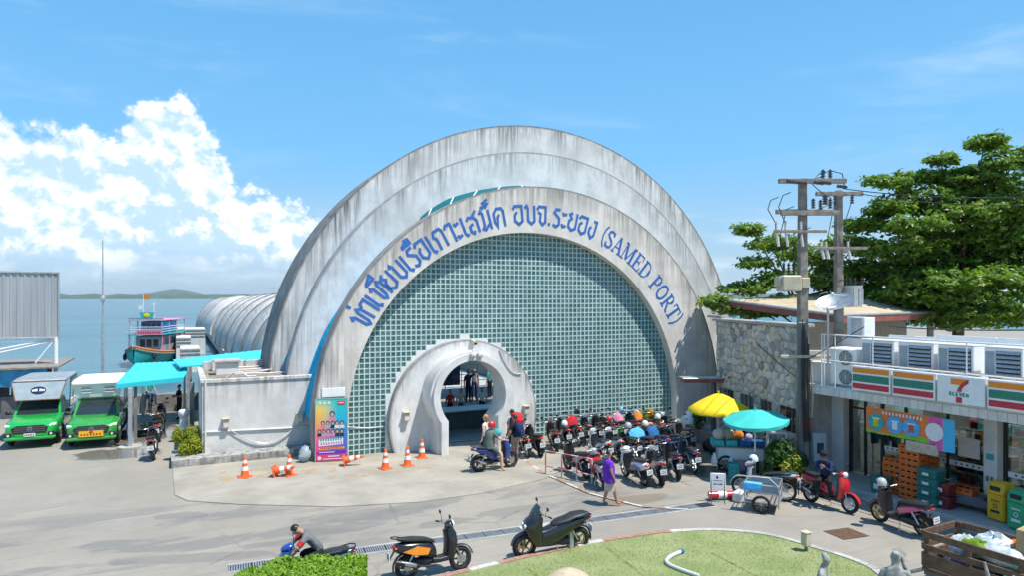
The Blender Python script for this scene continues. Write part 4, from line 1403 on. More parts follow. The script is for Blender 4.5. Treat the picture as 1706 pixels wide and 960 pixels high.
for i in range(9):
 x = -.40 + i * .088
 prn['cloth_teal'].quad((x, yy - .001, .74 + i * .004), (x + .06, yy - .001, .742 + i * .004), (x + .07, yy - .001, .84 + i * .004), (x + .012, yy - .001, .838 + i * .004))
 prn['cloth_pink'].quad((x + .02, yy - .001, .60 + i * .004), (x + .075, yy - .001, .602 + i * .004), (x + .08, yy - .001, .70 + i * .004), (x + .028, yy - .001, .698 + i * .004))
prn['cloth_yellow'].quad((-.44, yy, .43), (.46, yy, .47), (.46, yy, .54), (-.44, yy, .50))
for i in range(12):
 x = -.40 + i * .068
 prn['paint_red'].quad((x, yy - .001, .452 + i * .003), (x + .05, yy - .001, .454 + i * .003), (x + .05, yy - .001, .50 + i * .003), (x, yy - .001, .498 + i * .003))
prn['cloth_purple'].quad((-.50, yy, .28), (.50, yy, .30), (.50, yy, .40), (-.50, yy, .38))
prn['plate_white'].quad((-.44, yy - .001, .33), (.12, yy - .001, .335), (.12, yy - .001, .36), (-.44, yy - .001, .355))
prn['plate_white'].quad((-.12, yy, .17), (.28, yy, .18), (.28, yy, .22), (-.12, yy, .21))
prn['plate_white'].quad((-.3, yy, .08), (.42, yy, .09), (.42, yy, .12), (-.3, yy, .11))
flat_disc(prn['plate_white'], -.42, .13, .07, .07, yy)
for i in range(3):
 flat_disc(prn['plate_white'], -.40 + .16 * i, 2.14, .05, .055, yy)
prn['paint_red'].quad((.22, yy, 2.06), (.48, yy, 2.06), (.48, yy, 2.20), (.22, yy, 2.20))
prn['plate_white'].quad((.25, yy - .001, 2.12), (.45, yy - .001, 2.12), (.45, yy - .001, 2.155), (.25, yy - .001, 2.155))
for k, mbx in prn.items():
 if mbx.v:
  mbx.build('print', k, PO, kind='stuff')
a = atY(530, 648, 25.45)
mb = MB(); mb.box(-.42, .42, -.02, 0.0, 2.35, 2.68, .006)
o = mb.build('notice_board', 'white_paint', None, label='small blank white board fixed above the printed banner', cat='board')
o.location = (mid.x + .12, Y1 - .01, 0)
o.data.update()
rg = random.Random(9)
mb = MB()
mb.ell((0, 0, .28), (.20, .17, .30), 12, 9)
mb.v = [(x * (1 + rg.uniform(-.3, .3)), y * (1 + rg.uniform(-.3, .3)), max(0, z * (1 + rg.uniform(-.15, .15)))) for x, y, z in mb.v]
q = G(507, 772)
mb.build('rubbish_sack', 'steel_blue', None, label='small crumpled bluish sack lying by the annex kerb near the banner', cat='sack', loc=(q.x, q.y, .02))
# ------------------------------------------------------------------ MOTORBIKES
def arch_band(mbx, cx, cz, R, hw, a0, a1, n=9, t=.012):
 vs, fs = [], []
 for i in range(n + 1):
  a = a0 + (a1 - a0) * i / n
  k = 1 - .25 * abs(2 * i / n - 1) ** 3
  for r in (R, R + t):
   vs += [(cx + r * cos(a), -hw * k, cz + r * sin(a)), (cx + (r + .015) * cos(a), 0, cz + (r + .015) * sin(a)), (cx + r * cos(a), hw * k, cz + r * sin(a))]
 for i in range(n):
  o = i * 6
  for s in (0, 3):
   for j in (0, 1):
    fs.append((o + s + j, o + s + j + 1, o + 6 + s + j + 1, o + 6 + s + j))
  fs += [(o, o + 3, o + 9, o + 6), (o + 2, o + 8, o + 11, o + 5)]
 mbx.add(vs, fs, True)
BIKES = {}
def bike_proto(kind):
 """one motorbike of each kind, +x forward, standing on z = 0; materials are given per copy"""
 P = dict(scooter=dict(R=.285, tr=.056, wb=.63, spokes=5), retro=dict(R=.265, tr=.056, wb=.61, spokes=6), wave=dict(R=.305, tr=.043, wb=.62, spokes=10), maxi=dict(R=.30, tr=.068, wb=.68, spokes=5))[kind]
 T = link('motorbike', None)
 R, tr, wb = P['R'], P['tr'], P['wb']
 def part(mb, name, role, par=None):
  me = mb.mesh(name, 'black_plastic')
  o = link(name, me, par or T)
  o['role'] = role
  return o
 for sx in (-1, 1):
  mb = MB(); mb.wheel_ring((0, 0, 0), R - tr, tr, 26, 8, 'y', .95)
  w = part(mb, 'wheel', 'rubber'); w.location = (sx * wb, 0, R)
  mb = MB()
  rr = R - tr * 1.75
  mb.lathe([(rr - .012, -.03), (rr + .006, -.035), (rr + .006, .035), (rr - .012, .03), (rr - .012, -.03)], 26, axis='y')
  mb.cyl((0, -.06, 0), (0, .06, 0), .045, n=12)
  for k in range(P['spokes']):
   a = 2 * pi * k / P['spokes']
   wv = .022 if P['spokes'] < 8 else .007
   d, nv = V(cos(a), 0, sin(a)), V(-sin(a), 0, cos(a))
   mb.add([d * .04 + nv * wv + V(0, -.016, 0), d * rr + nv * wv * .6 + V(0, -.016, 0), d * rr - nv * wv * .6 + V(0, -.016, 0), d * .04 - nv * wv + V(0, -.016, 0),
     d * .04 + nv * wv + V(0, .016, 0), d * rr + nv * wv * .6 + V(0, .016, 0), d * rr - nv * wv * .6 + V(0, .016, 0), d * .04 - nv * wv + V(0, .016, 0)],
     [(0, 1, 2, 3), (4, 7, 6, 5), (0, 4, 5, 1), (3, 2, 6, 7)])
  part(mb, 'rim', 'rim', w)
  mb = MB(); mb.cyl((0, -.075, 0), (0, -.068, 0), .10 if sx > 0 else .075, n=18)
  part(mb, 'brake_disc', 'steel', w)
 mb = MB()
 if kind == 'scooter':
  mb.loft([(-.93, 0, .845, .035, .02), (-.86, 0, .82, .085, .045), (-.7, 0, .77, .125, .075), (-.45, 0, .68, .155, .14), (-.2, 0, .58, .16, .20), (-.03, 0, .52, .14, .20), (.05, 0, .46, .11, .13)], 14)
 elif kind == 'retro':
  mb.loft([(-.90, 0, .70, .06, .06), (-.83, 0, .69, .12, .10), (-.65, 0, .66, .165, .14), (-.4, 0, .63, .175, .16), (-.15, 0, .58, .165, .18), (-.02, 0, .52, .14, .17), (.03, 0, .48, .11, .13)], 16)
 elif kind == 'wave':
  mb.loft([(-.98, 0, .80, .03, .02), (-.9, 0, .78, .07, .04), (-.7, 0, .74, .10, .065), (-.42, 0, .68, .115, .085), (-.15, 0, .58, .105, .09), (.1, 0, .47, .09, .08), (.22, 0, .43, .07, .06)], 14)
 else:
  mb.loft([(-1.0, 0, .86, .04, .025), (-.92, 0, .83, .10, .05), (-.7, 0, .77, .15, .09), (-.4, 0, .66, .185, .18), (-.1, 0, .55, .185, .24), (.15, 0, .48, .175, .21), (.35, 0, .48, .17, .18)], 16)
 body = part(mb, 'body', 'paint')
 mb = MB()
 for s in (-1, 1):
  if kind == 'retro':
   pl_ = [(-.72, .62), (-.45, .52), (-.18, .50), (-.12, .62), (-.4, .70)]
  elif kind == 'wave':
   pl_ = [(-.85, .75), (-.5, .64), (-.15, .53), (-.1, .60), (-.45, .74)]
  else:
   pl_ = [(-.80, .76), (-.45, .62), (-.1, .50), (-.05, .62), (-.5, .76)]
  hw = {'scooter': .158, 'retro': .178, 'wave': .118, 'maxi': .180}[kind]
  mb.prism(pl_, s * (hw - .03), s * (hw + .003), 'xz')
 part(mb, 'side_panel', 'accent', body)
 mb = MB()
 if kind == 'wave':
  mb.loft([(-.78, 0, .84, .08, .02), (-.7, 0, .83, .115, .04), (-.4, 0, .81, .125, .05), (-.1, 0, .75, .10, .05), (.02, 0, .70, .06, .03)], 12)
 elif kind == 'maxi':
  mb.loft([(-.85, 0, .93, .10, .03), (-.75, 0, .92, .15, .05), (-.5, 0, .89, .165, .06), (-.35, 0, .83, .16, .06), (-.1, 0, .79, .14, .05), (.02, 0, .75, .08, .03)], 12)
 else:
  mb.loft([(-.80, 0, .86, .08, .03), (-.7, 0, .85, .135, .045), (-.45, 0, .83, .15, .055), (-.2, 0, .79, .14, .05), (-.02, 0, .73, .10, .04), (.02, 0, .70, .06, .02)], 12)
 part(mb, 'seat', 'seat')
 mb = MB()
 if kind == 'wave':
  mb.tube([(.38, 0, .75), (.15, 0, .48), (-.2, 0, .50)], .045, 8)
  mb.loft([(-.28, 0, .34, .07, .09), (-.1, 0, .33, .10, .11), (.12, 0, .33, .10, .10), (.22, 0, .34, .05, .06)], 10)
  mb.cyl((-.2, -.13, .3), (-.2, .13, .3), .08, n=12)
  mb.box(-.05, .0, -.26, .26, .24, .27, .008)
 else:
  fw = .165 if kind == 'maxi' else .15
  mb.loft([(-.05, 0, .34, fw * .9, .07, 5), (.1, 0, .33, fw, .055, 5), (.36, 0, .35, fw, .06, 5), (.42, 0, .42, fw * .9, .08, 5)], 12)
  mb.loft([(-.72, .02, .30, .05, .07), (-.55, .03, .31, .09, .10), (-.25, .02, .33, .11, .11), (-.02, 0, .33, .10, .07)], 10)
 part(mb, 'engine', 'dark')
 mb = MB()
 if kind == 'scooter':
  mb.loft([(.30, .33, 0, .09, .13), (.5, .41, 0, .11, .19), (.7, .45, 0, .125, .20), (.86, .44, 0, .125, .18), (.97, .38, 0, .11, .14)], 14, axis='z')
 elif kind == 'retro':
  mb.loft([(.30, .32, 0, .08, .14), (.46, .39, 0, .095, .20), (.68, .42, 0, .11, .22), (.85, .40, 0, .11, .19), (.97, .35, 0, .09, .13)], 14, axis='z')
 elif kind == 'wave':
  mb.loft([(.34, .26, 0, .08, .15), (.52, .33, 0, .09, .19), (.72, .38, 0, .10, .17), (.92, .37, 0, .08, .11)], 14, axis='z')
 else:
  mb.loft([(.30, .36, 0, .14, .16), (.48, .44, 0, .18, .21), (.66, .50, 0, .22, .24), (.80, .53, 0, .22, .23), (.92, .48, 0, .17, .20), (1.04, .40, 0, .09, .15)], 14, axis='z')
 fs_ = part(mb, 'front_shield', 'paint')
 gd = {'scooter': [(.34, .36, .14), (.55, .385, .17), (.75, .40, .165), (.93, .36, .13)], 'retro': [(.34, .315, .14), (.5, .36, .18), (.7, .375, .19), (.9, .345, .15)],
   'wave': [(.38, .245, .15), (.55, .30, .17), (.75, .34, .15), (.9, .335, .10)], 'maxi': [(.36, .34, .16), (.55, .37, .20), (.75, .41, .21), (.96, .38, .16)]}[kind]
 mb = MB(); mb.loft([(z, x - .03, 0, .075, w) for z, x, w in gd], 12, axis='z')
 part(mb, 'leg_guard', 'dark', fs_)
 mb = MB()
 if kind == 'retro':
  mb.ell((.37, 0, 1.02), (.10, .14, .085), 14, 9)
 elif kind == 'maxi':
  mb.loft([(.34, 0, 1.05, .12, .06), (.46, 0, 1.02, .11, .06), (.55, 0, .98, .05, .03)], 12)
 else:
  mb.loft([(.28, 0, 1.04, .07, .05), (.38, 0, 1.03, .13, .075), (.48, 0, 1.0, .10, .06), (.53, 0, .98, .05, .03)], 12)
 part(mb, 'handlebar_cowl', 'paint' if kind != 'maxi' else 'dark')
 mb = MB()
 hz = .80 if kind in ('scooter', 'maxi') else (.99 if kind == 'wave' else 1.02)
 if kind == 'retro':
  mb.lathe([(0, .492), (.06, .485), (.085, .46), (.09, .43)], 16, (0, 0, 1.02), 'x')
 elif kind == 'wave':
  mb.ell((.49, 0, .985), (.045, .085, .055), 12, 8)
 else:
  for s in (-1, 1):
   mb.ell((.555 if kind == 'scooter' else .72, s * .075, hz), (.03, .06, .05), 10, 7)
 part(mb, 'headlight', 'lamp')
 mb = MB()
 mb.tube([(.20, -.34, 1.05), (.28, -.2, 1.05), (.31, 0, 1.03), (.28, .2, 1.05), (.20, .34, 1.05)], .013, 8)
 hb = part(mb, 'handlebar', 'steel')
 for s in (-1, 1):
  mb = MB(); mb.cyl((.235, s * .25, 1.05), (.195, s * .36, 1.05), .019, n=10)
  part(mb, 'grip', 'rubber', hb)
  mb = MB()
  mb.tube([(.27, s * .19, 1.06), (.29, s * .24, 1.16), (.28, s * .29, 1.23)], .007, 6)
  mb.ell((.285, s * .315, 1.25), (.018, .062, .045), 12, 8)
  part(mb, 'mirror', 'dark', hb)
  mb = MB(); mb.tube([(.30, s * .18, 1.05), (.33, s * .28, 1.05), (.30, s * .34, 1.045)], .006, 5)
  part(mb, 'brake_lever', 'steel', hb)
 mb = MB()
 for s in (-1, 1):
  mb.tube([(.40, s * .05, .70), (wb - .04, s * .075, R + .12), (wb, s * .082, R)], .020, 8)
 part(mb, 'fork', 'steel' if kind != 'maxi' else 'dark')
 mb = MB(); arch_band(mb, wb, R, R + .025, .065, radians(10), radians(150))
 part(mb, 'front_fender', 'paint')
 mb = MB(); arch_band(mb, -wb, R, R + .03, .06, radians(60), radians(190))
 mb.add([(-.86, -.06, .66), (-.86, .06, .66), (-.99, .05, .46), (-.99, -.05, .46)], [(0, 1, 2, 3)])
 part(mb, 'rear_fender', 'dark')
 mb = MB(); mb.box(-1.012, -1.0, -.105, .105, .46, .62)
 pl2 = part(mb, 'licence_plate', 'plate')
 mb = MB()
 for r_, (zz, hw) in enumerate(((.575, .06), (.52, .08))):
  for k in range(3 if r_ == 0 else 5):
   y0 = -hw + k * hw * 2 / (3 if r_ == 0 else 5)
   mb.box(-1.0145, -1.0125, y0 + .006, y0 + .024, zz - .016, zz + .016)
 o = part(mb, 'plate_number', 'ink', pl2); o['kind'] = 'stuff'
 tz = {'scooter': .80, 'retro': .73, 'wave': .77, 'maxi': .83}[kind]
 tx = {'scooter': -.90, 'retro': -.88, 'wave': -.95, 'maxi': -.97}[kind]
 mb = MB(); mb.ell((tx, 0, tz), (.045, .085, .04), 12, 8)
 part(mb, 'tail_light', 'red')
 for s in (-1, 1):
  mb = MB(); mb.ell((tx + .02, s * .10, tz - .03), (.03, .028, .02), 8, 6)
  part(mb, 'indicator', 'orange')
 mb = MB()
 mb.tube([(.02, -.10, .24), (-.2, -.14, .25), (-.4, -.165, .30)], .02, 8)
 mb.tube([(-.36, -.165, .28), (-.45, -.17, .31), (-.80, -.175, .42), (-.90, -.175, .45)], [.03, .055, .06, .035], 12)
 ex = part(mb, 'exhaust', 'dark')
 mb = MB(); mb.loft([(-.78, -.215, .42, .012, .035), (-.6, -.222, .365, .016, .045), (-.46, -.218, .32, .012, .035)], 10)
 part(mb, 'heat_shield', 'steel', ex)
 for s in (-1, 1):
  mb = MB(); mb.tube([(-.45, s * .14, .62), (-.62, s * .13, .34)], .022, 8)
  part(mb, 'shock_absorber', 'accent2')
 mb = MB(); mb.tube([(-.08, .12, .28), (-.12, .24, .02), (-.05, .26, .008)], .011, 6)
 part(mb, 'side_stand', 'steel')
 if kind in ('scooter', 'retro', 'maxi'):
  mb = MB(); mb.tube([(-.62, .12, .86), (-.84, .13, .90), (-.93, .06, .91), (-.93, -.06, .91), (-.84, -.13, .90), (-.62, -.12, .86)], .014, 6)
  part(mb, 'grab_rail', 'dark')
 if kind == 'maxi':
  mb = MB()
  mb.loft([(.95, .53, 0, .02, .17), (1.10, .46, 0, .012, .17), (1.24, .38, 0, .008, .13)], 12, axis='z')
  part(mb, 'windscreen', 'glass')
 if kind == 'wave':
  mb = MB(); mb.tube([(-.6, .11, .84), (-.92, .10, .86), (-.97, 0, .86), (-.92, -.10, .86), (-.6, -.11, .84)], .011, 6)
  part(mb, 'grab_rail', 'steel')
 return T
ROLE = dict(rubber='rubber', steel='steel', dark='black_plastic', lamp='lamp_glass', red='red_lens', orange='orange_lens', plate='plate_white', ink='ink', glass='glass_dark', seat='seat_vinyl', accent2='paint_red')
def bike(kind, pos, heading, paint, accent, label, rim='dark_rim', seat='seat_vinyl', shock='steel', lean=7, group='motorbikes parked beside the terminal', name='motorbike', plate='plate_white', fender=None):
 if kind not in BIKES:
  BIKES[kind] = bike_proto(kind)
  src = BIKES[kind]
  first = True
 else:
  first = False
 src = BIKES[kind]
 T = src if first else copy_tree(src)
 T.name = name
 T['label'] = label
 T['category'] = 'motorbike'
 if group: T['group'] = group
 elif 'group' in T: del T['group']
 T.location = pos
 T.rotation_euler = (radians(-lean), 0, radians(heading))
 look = dict(ROLE, paint='paint_' + paint, accent='paint_' + accent, rim=rim, seat=seat, accent2=shock, plate=plate)
 def walk(o):
  r = o.get('role')
  if r:
   slot_mats(o, look[r])
   if fender and o.name.startswith('front_fender'):
    slot_mats(o, 'paint_' + fender)
  for c in KIDS(o):
   walk(c)
 for c in KIDS(T):
  walk(c)
 return T
def bike_px(kind, rear, front, *a, **k):
 """place by the ground contacts of its rear and front wheels"""
 p, q = G(*rear), G(*front)
 mid = (p + q) / 2
 return bike(kind, (mid.x, mid.y, k.pop('z', 0.0)), math.degrees(atan2(q.y - p.y, q.x - p.x)), *a, **k)
# ------------------------------------------------------------------ PEOPLE
def skin_body(J, E, root):
 """J: {name: (x,y,z,r)}, E: [(a,b)] -> evaluated mesh with joint names per face"""
 names = list(J)
 me = bpy.data.meshes.new('body')
 bm = bmesh.new()
 lay = bm.verts.layers.skin.verify()
 vv = {}
 for n in names:
  x, y, z, r = J[n]
  v = bm.verts.new((x, y, z))
  v[lay].radius = (r * 1.16, r * 1.16)
  v[lay].use_root = (n == root)
  vv[n] = v
 for a, b in E:
  bm.edges.new((vv[a], vv[b]))
 bm.to_mesh(me)
 bm.free()
 o = bpy.data.objects.new('tmp', me)
 COL.objects.link(o)
 md = o.modifiers.new('s', 'SKIN')
 md.use_smooth_shade = True
 md.branch_smoothing = 0.4
 s2 = o.modifiers.new('d', 'SUBSURF')
 s2.levels = s2.render_levels = 1
 dg = bpy.context.evaluated_depsgraph_get()
 dg.update()
 res = bpy.data.meshes.new_from_object(o.evaluated_get(dg), depsgraph=dg)
 bpy.data.objects.remove(o)
 bpy.data.meshes.remove(me)
 return res
BASE = dict(pel=(0, 0, .96, .125), spi=(0, 0, 1.12, .112), che=(0, 0, 1.32, .128), nek=(0, 0, 1.475, .056), jaw=(.022, 0, 1.555, .060), hed=(.012, 0, 1.635, .088), crn=(.004, 0, 1.705, .068),
   nose=(.110, 0, 1.625, .012), earl=(.005, .088, 1.63, .014), earr=(.005, -.088, 1.63, .014))
def person(label, pos, heading, arms, legs, top, bottom, skin='skin', hair='hair', shoes='cloth_black', torso_tilt=(0, 0), pelvis=None, sleeves='short', legwear='long', height=1.0, head_turn=0.0, extras=None, name='person', group=None, hairlen=0, headwear=None, head_pitch=0.0, slim=1.0):
 """arms / legs: {'l': (elbow, wrist), 'r': ...} as offsets from shoulder / hip; +x is where the person faces"""
 J = {}
 tx, ty = torso_tilt                      # forward / sideways lean (radians)
 pz = BASE['pel'][2] if pelvis is None else pelvis
 def tilt(p):
  d = Vector((p[0], p[1], p[2] - .96))
  d = Matrix.Rotation(tx, 3, 'Y') @ (Matrix.Rotation(ty, 3, 'X') @ d)
  return (d.x, d.y, d.z + pz, p[3] * (slim if p[2] < 1.45 else 1))
 hm = Matrix.Rotation(head_turn, 3, 'Z') @ Matrix.Rotation(head_pitch, 3, 'Y')
 def headp(p):
  d = hm @ Vector((p[0], p[1], p[2] - 1.50))
  return (d.x, d.y, d.z + 1.50, p[3])
 for k, p in BASE.items():
  J[k] = tilt(headp(p) if k in ('jaw', 'hed', 'crn', 'nose', 'earl', 'earr') else p)
 E = [('pel', 'spi'), ('spi', 'che'), ('che', 'nek'), ('nek', 'jaw'), ('jaw', 'hed'), ('hed', 'crn'), ('hed', 'nose'), ('hed', 'earl'), ('hed', 'earr')]
 for s, sg in (('l', 1), ('r', -1)):
  sh = tilt((0, sg * .175, 1.405, .060))
  J['sh' + s] = sh
  el, wr = arms[s]
  shv = Vector(sh[:3])
  ev, wv = shv + Vector((el[0], el[1] * sg, el[2])), shv + Vector((wr[0], wr[1] * sg, wr[2]))
  J['el' + s] = (*ev, .042)
  J['wr' + s] = (*wv, .029)
  d = (wv - ev).normalized()
  J['pa' + s] = (*(wv + d * .075), .033)
  E += [('che', 'sh' + s), ('sh' + s, 'el' + s), ('el' + s, 'wr' + s), ('wr' + s, 'pa' + s)]
  side = d.cross(Vector((1, 0, 0)) if abs(d.x) < .8 else Vector((0, 0, 1))).normalized()
  curl = side.cross(d).normalized()
  pv = wv + d * .075
  for i, (off, ln) in enumerate(((-.030, .060), (-.010, .072), (.010, .068), (.030, .052))):
   b = pv + side * off + d * ln * .55 + curl * .008
   c = pv + side * off * 1.1 + d * ln * .95 + curl * .03
   J[f'f{s}{i}a'] = (*b, .010)
   J[f'f{s}{i}b'] = (*c, .009)
   E += [('pa' + s, f'f{s}{i}a'), (f'f{s}{i}a', f'f{s}{i}b')]
  b = wv + d * .055 + side * .048 + curl * .02
  J[f'f{s}t'] = (*b, .011)
  E += [('wr' + s, f'f{s}t')]
  hp = (0, sg * .088, pz - .05, .088)
  J['hp' + s] = hp
  kn, an, to = legs[s]
  hv = Vector(hp[:3])
  J['kn' + s] = (*(hv + Vector(kn)), .060)
  cm = hv + (Vector(kn) * .6 + Vector(an) * .4)
  J['ca' + s] = (*cm, .056)
  J['an' + s] = (*(hv + Vector(an)), .040)
  J['to' + s] = (*(hv + Vector(to)), .033)
  E += [('pel', 'hp' + s), ('hp' + s, 'kn' + s), ('kn' + s, 'ca' + s), ('ca' + s, 'an' + s), ('an' + s, 'to' + s)]
 me = skin_body(J, E, 'pel')
 segs = []
 for a, b in E:
  A, B = Vector(J[a][:3]), Vector(J[b][:3])
  k = a[:2] + b[:2]
  if a in ('jaw', 'hed') or b in ('jaw', 'hed', 'crn'): r = 0
  elif b == 'nek': r = 1
  elif a[:2] in ('sh',) and b[:2] == 'el': r = 1 if sleeves != 'none' else 0
  elif a[:2] == 'el': r = 1 if sleeves == 'long' else 0
  elif a[:2] in ('wr', 'pa') or a[0] == 'f': r = 0
  elif a == 'pel' and b[:2] == 'hp' or a[:2] == 'hp': r = 2
  elif a[:2] == 'kn': r = 2 if legwear == 'long' else 0
  elif a[:2] == 'ca': r = 2 if legwear == 'long' else 0
  elif a[:2] == 'an': r = 3
  else: r = 1
  segs.append((A, B, r, a, b))
 for mm in (skin, top, bottom, shoes, hair):
  me.materials.append(MT(mm))
 for poly in me.polygons:
  c = poly.center
  best, br = 9, 0
  for A, B, r, a, b in segs:
   ab = B - A
   f = max(0, min(1, (c - A).dot(ab) / max(1e-9, ab.length_squared)))
   d = (A + ab * f - c).length - min(J[a][3], J[b][3]) * .6
   if d < best:
    best, br = d, r
    if a == 'pel' and b == 'spi' and f < .15: br = 2
    if a[:2] == 'hp' and legwear == 'shorts' and f > .78: br = 0
    if a[:2] == 'sh' and sleeves == 'short' and f > .72: br = 0
  poly.material_index = br
  poly.use_smooth = True
 T = link(name, me)
 T['label'] = label
 T['category'] = 'person'
 if group: T['group'] = group
 zmin = min(v.co.z for v in me.vertices)
 T.location = pos
 T.rotation_euler = (0, 0, radians(heading))
 T.scale = (height,) * 3
 h, cr = Vector(J['hed'][:3]), Vector(J['crn'][:3])
 up = (cr - Vector(J['jaw'][:3])).normalized()
 fw = (Vector(J['nose'][:3]) - h); fw = (fw - up * fw.dot(up)).normalized()
 sd = up.cross(fw)
 M = Matrix((fw, sd, up)).transposed().to_4x4()
 M.translation = h
 mb = MB(); mb.T = M
 if headwear is None or headwear[0] == 'cap':
  vs, fs = [], []
  n, mm = 14, 8
  for j in range(mm + 1):
   for i in range(n):
    a = 2 * pi * i / n
    front = max(0, cos(a))
    ph0 = .62 if front > .35 else (-.55 - hairlen * .4 if front < .0 else -.1)
    ph = ph0 + (pi / 2 - ph0) * j / mm
    vs.append((-.010 + .097 * cos(ph) * cos(a), .090 * cos(ph) * sin(a), .006 + .106 * sin(ph)))
  for j in range(mm):
   for i in range(n):
    fs.append((j * n + i, j * n + (i + 1) % n, (j + 1) * n + (i + 1) % n, (j + 1) * n + i))
  mb.add(vs, fs, True)
  if hairlen:
   mb.loft([(.05, -.07, 0, .05, .085), (-.08, -.085, 0, .04, .085), (-.08 - .28 * hairlen, -.075, 0, .025, .06)], 10, axis='z')
  mb.build('hair', hair, T)
 if headwear:
  mb = MB(); mb.T = M
  if headwear[0] == 'cap':
   mb.lathe([(.108, .03), (.110, .06), (.095, .11), (.05, .137), (0, .142)], 16, (-.008, 0, 0))
   mb.add([(.06, -.085, .045), (.19, -.06, .03), (.21, 0, .032), (.19, .06, .03), (.06, .085, .045), (.10, 0, .055)], [(0, 1, 2, 5), (5, 2, 3, 4)])
   mb.build('cap', headwear[1], T)
  elif headwear[0] == 'helmet':
   mb.lathe([(.125, -.06), (.140, 0), (.132, .07), (.09, .135), (.04, .155), (0, .158)], 16, (-.012, 0, 0))
   mb.build('helmet', headwear[1], T)
  elif headwear[0] == 'hat':
   mb.lathe([(.20, .035), (.12, .055), (.108, .06), (.10, .13), (.05, .15), (0, .152)], 16, (-.008, 0, 0))
   mb.build('hat', headwear[1], T)
 for s in (-1, 1):
  mb = MB(); mb.T = M
  mb.ell((.078, s * .034, .0), (.010, .014, .008), 8, 6)
  mb.build('eye', 'ink', T)
 mb = MB(); mb.T = M
 mb.ell((.072, 0, -.062), (.014, .024, .006), 8, 6)
 mb.build('mouth', 'cloth_red', T)
 T['J'] = 0
 del T['J']
 return T, J, M
STAND_ARMS = dict(l=((-.02, .06, -.29), (.03, .08, -.54)), r=((-.02, .06, -.29), (.03, .08, -.54)))
STAND_LEGS = dict(l=((.02, .01, -.43), (-.01, .02, -.84), (.14, .03, -.875)), r=((.02, -.01, -.43), (-.01, -.02, -.84), (.14, -.03, -.875)))
SIT_LEGS = dict(l=((.42, .06, .0), (.40, .07, -.42), (.54, .08, -.46)), r=((.42, -.06, .0), (.40, -.07, -.42), (.54, -.08, -.46)))
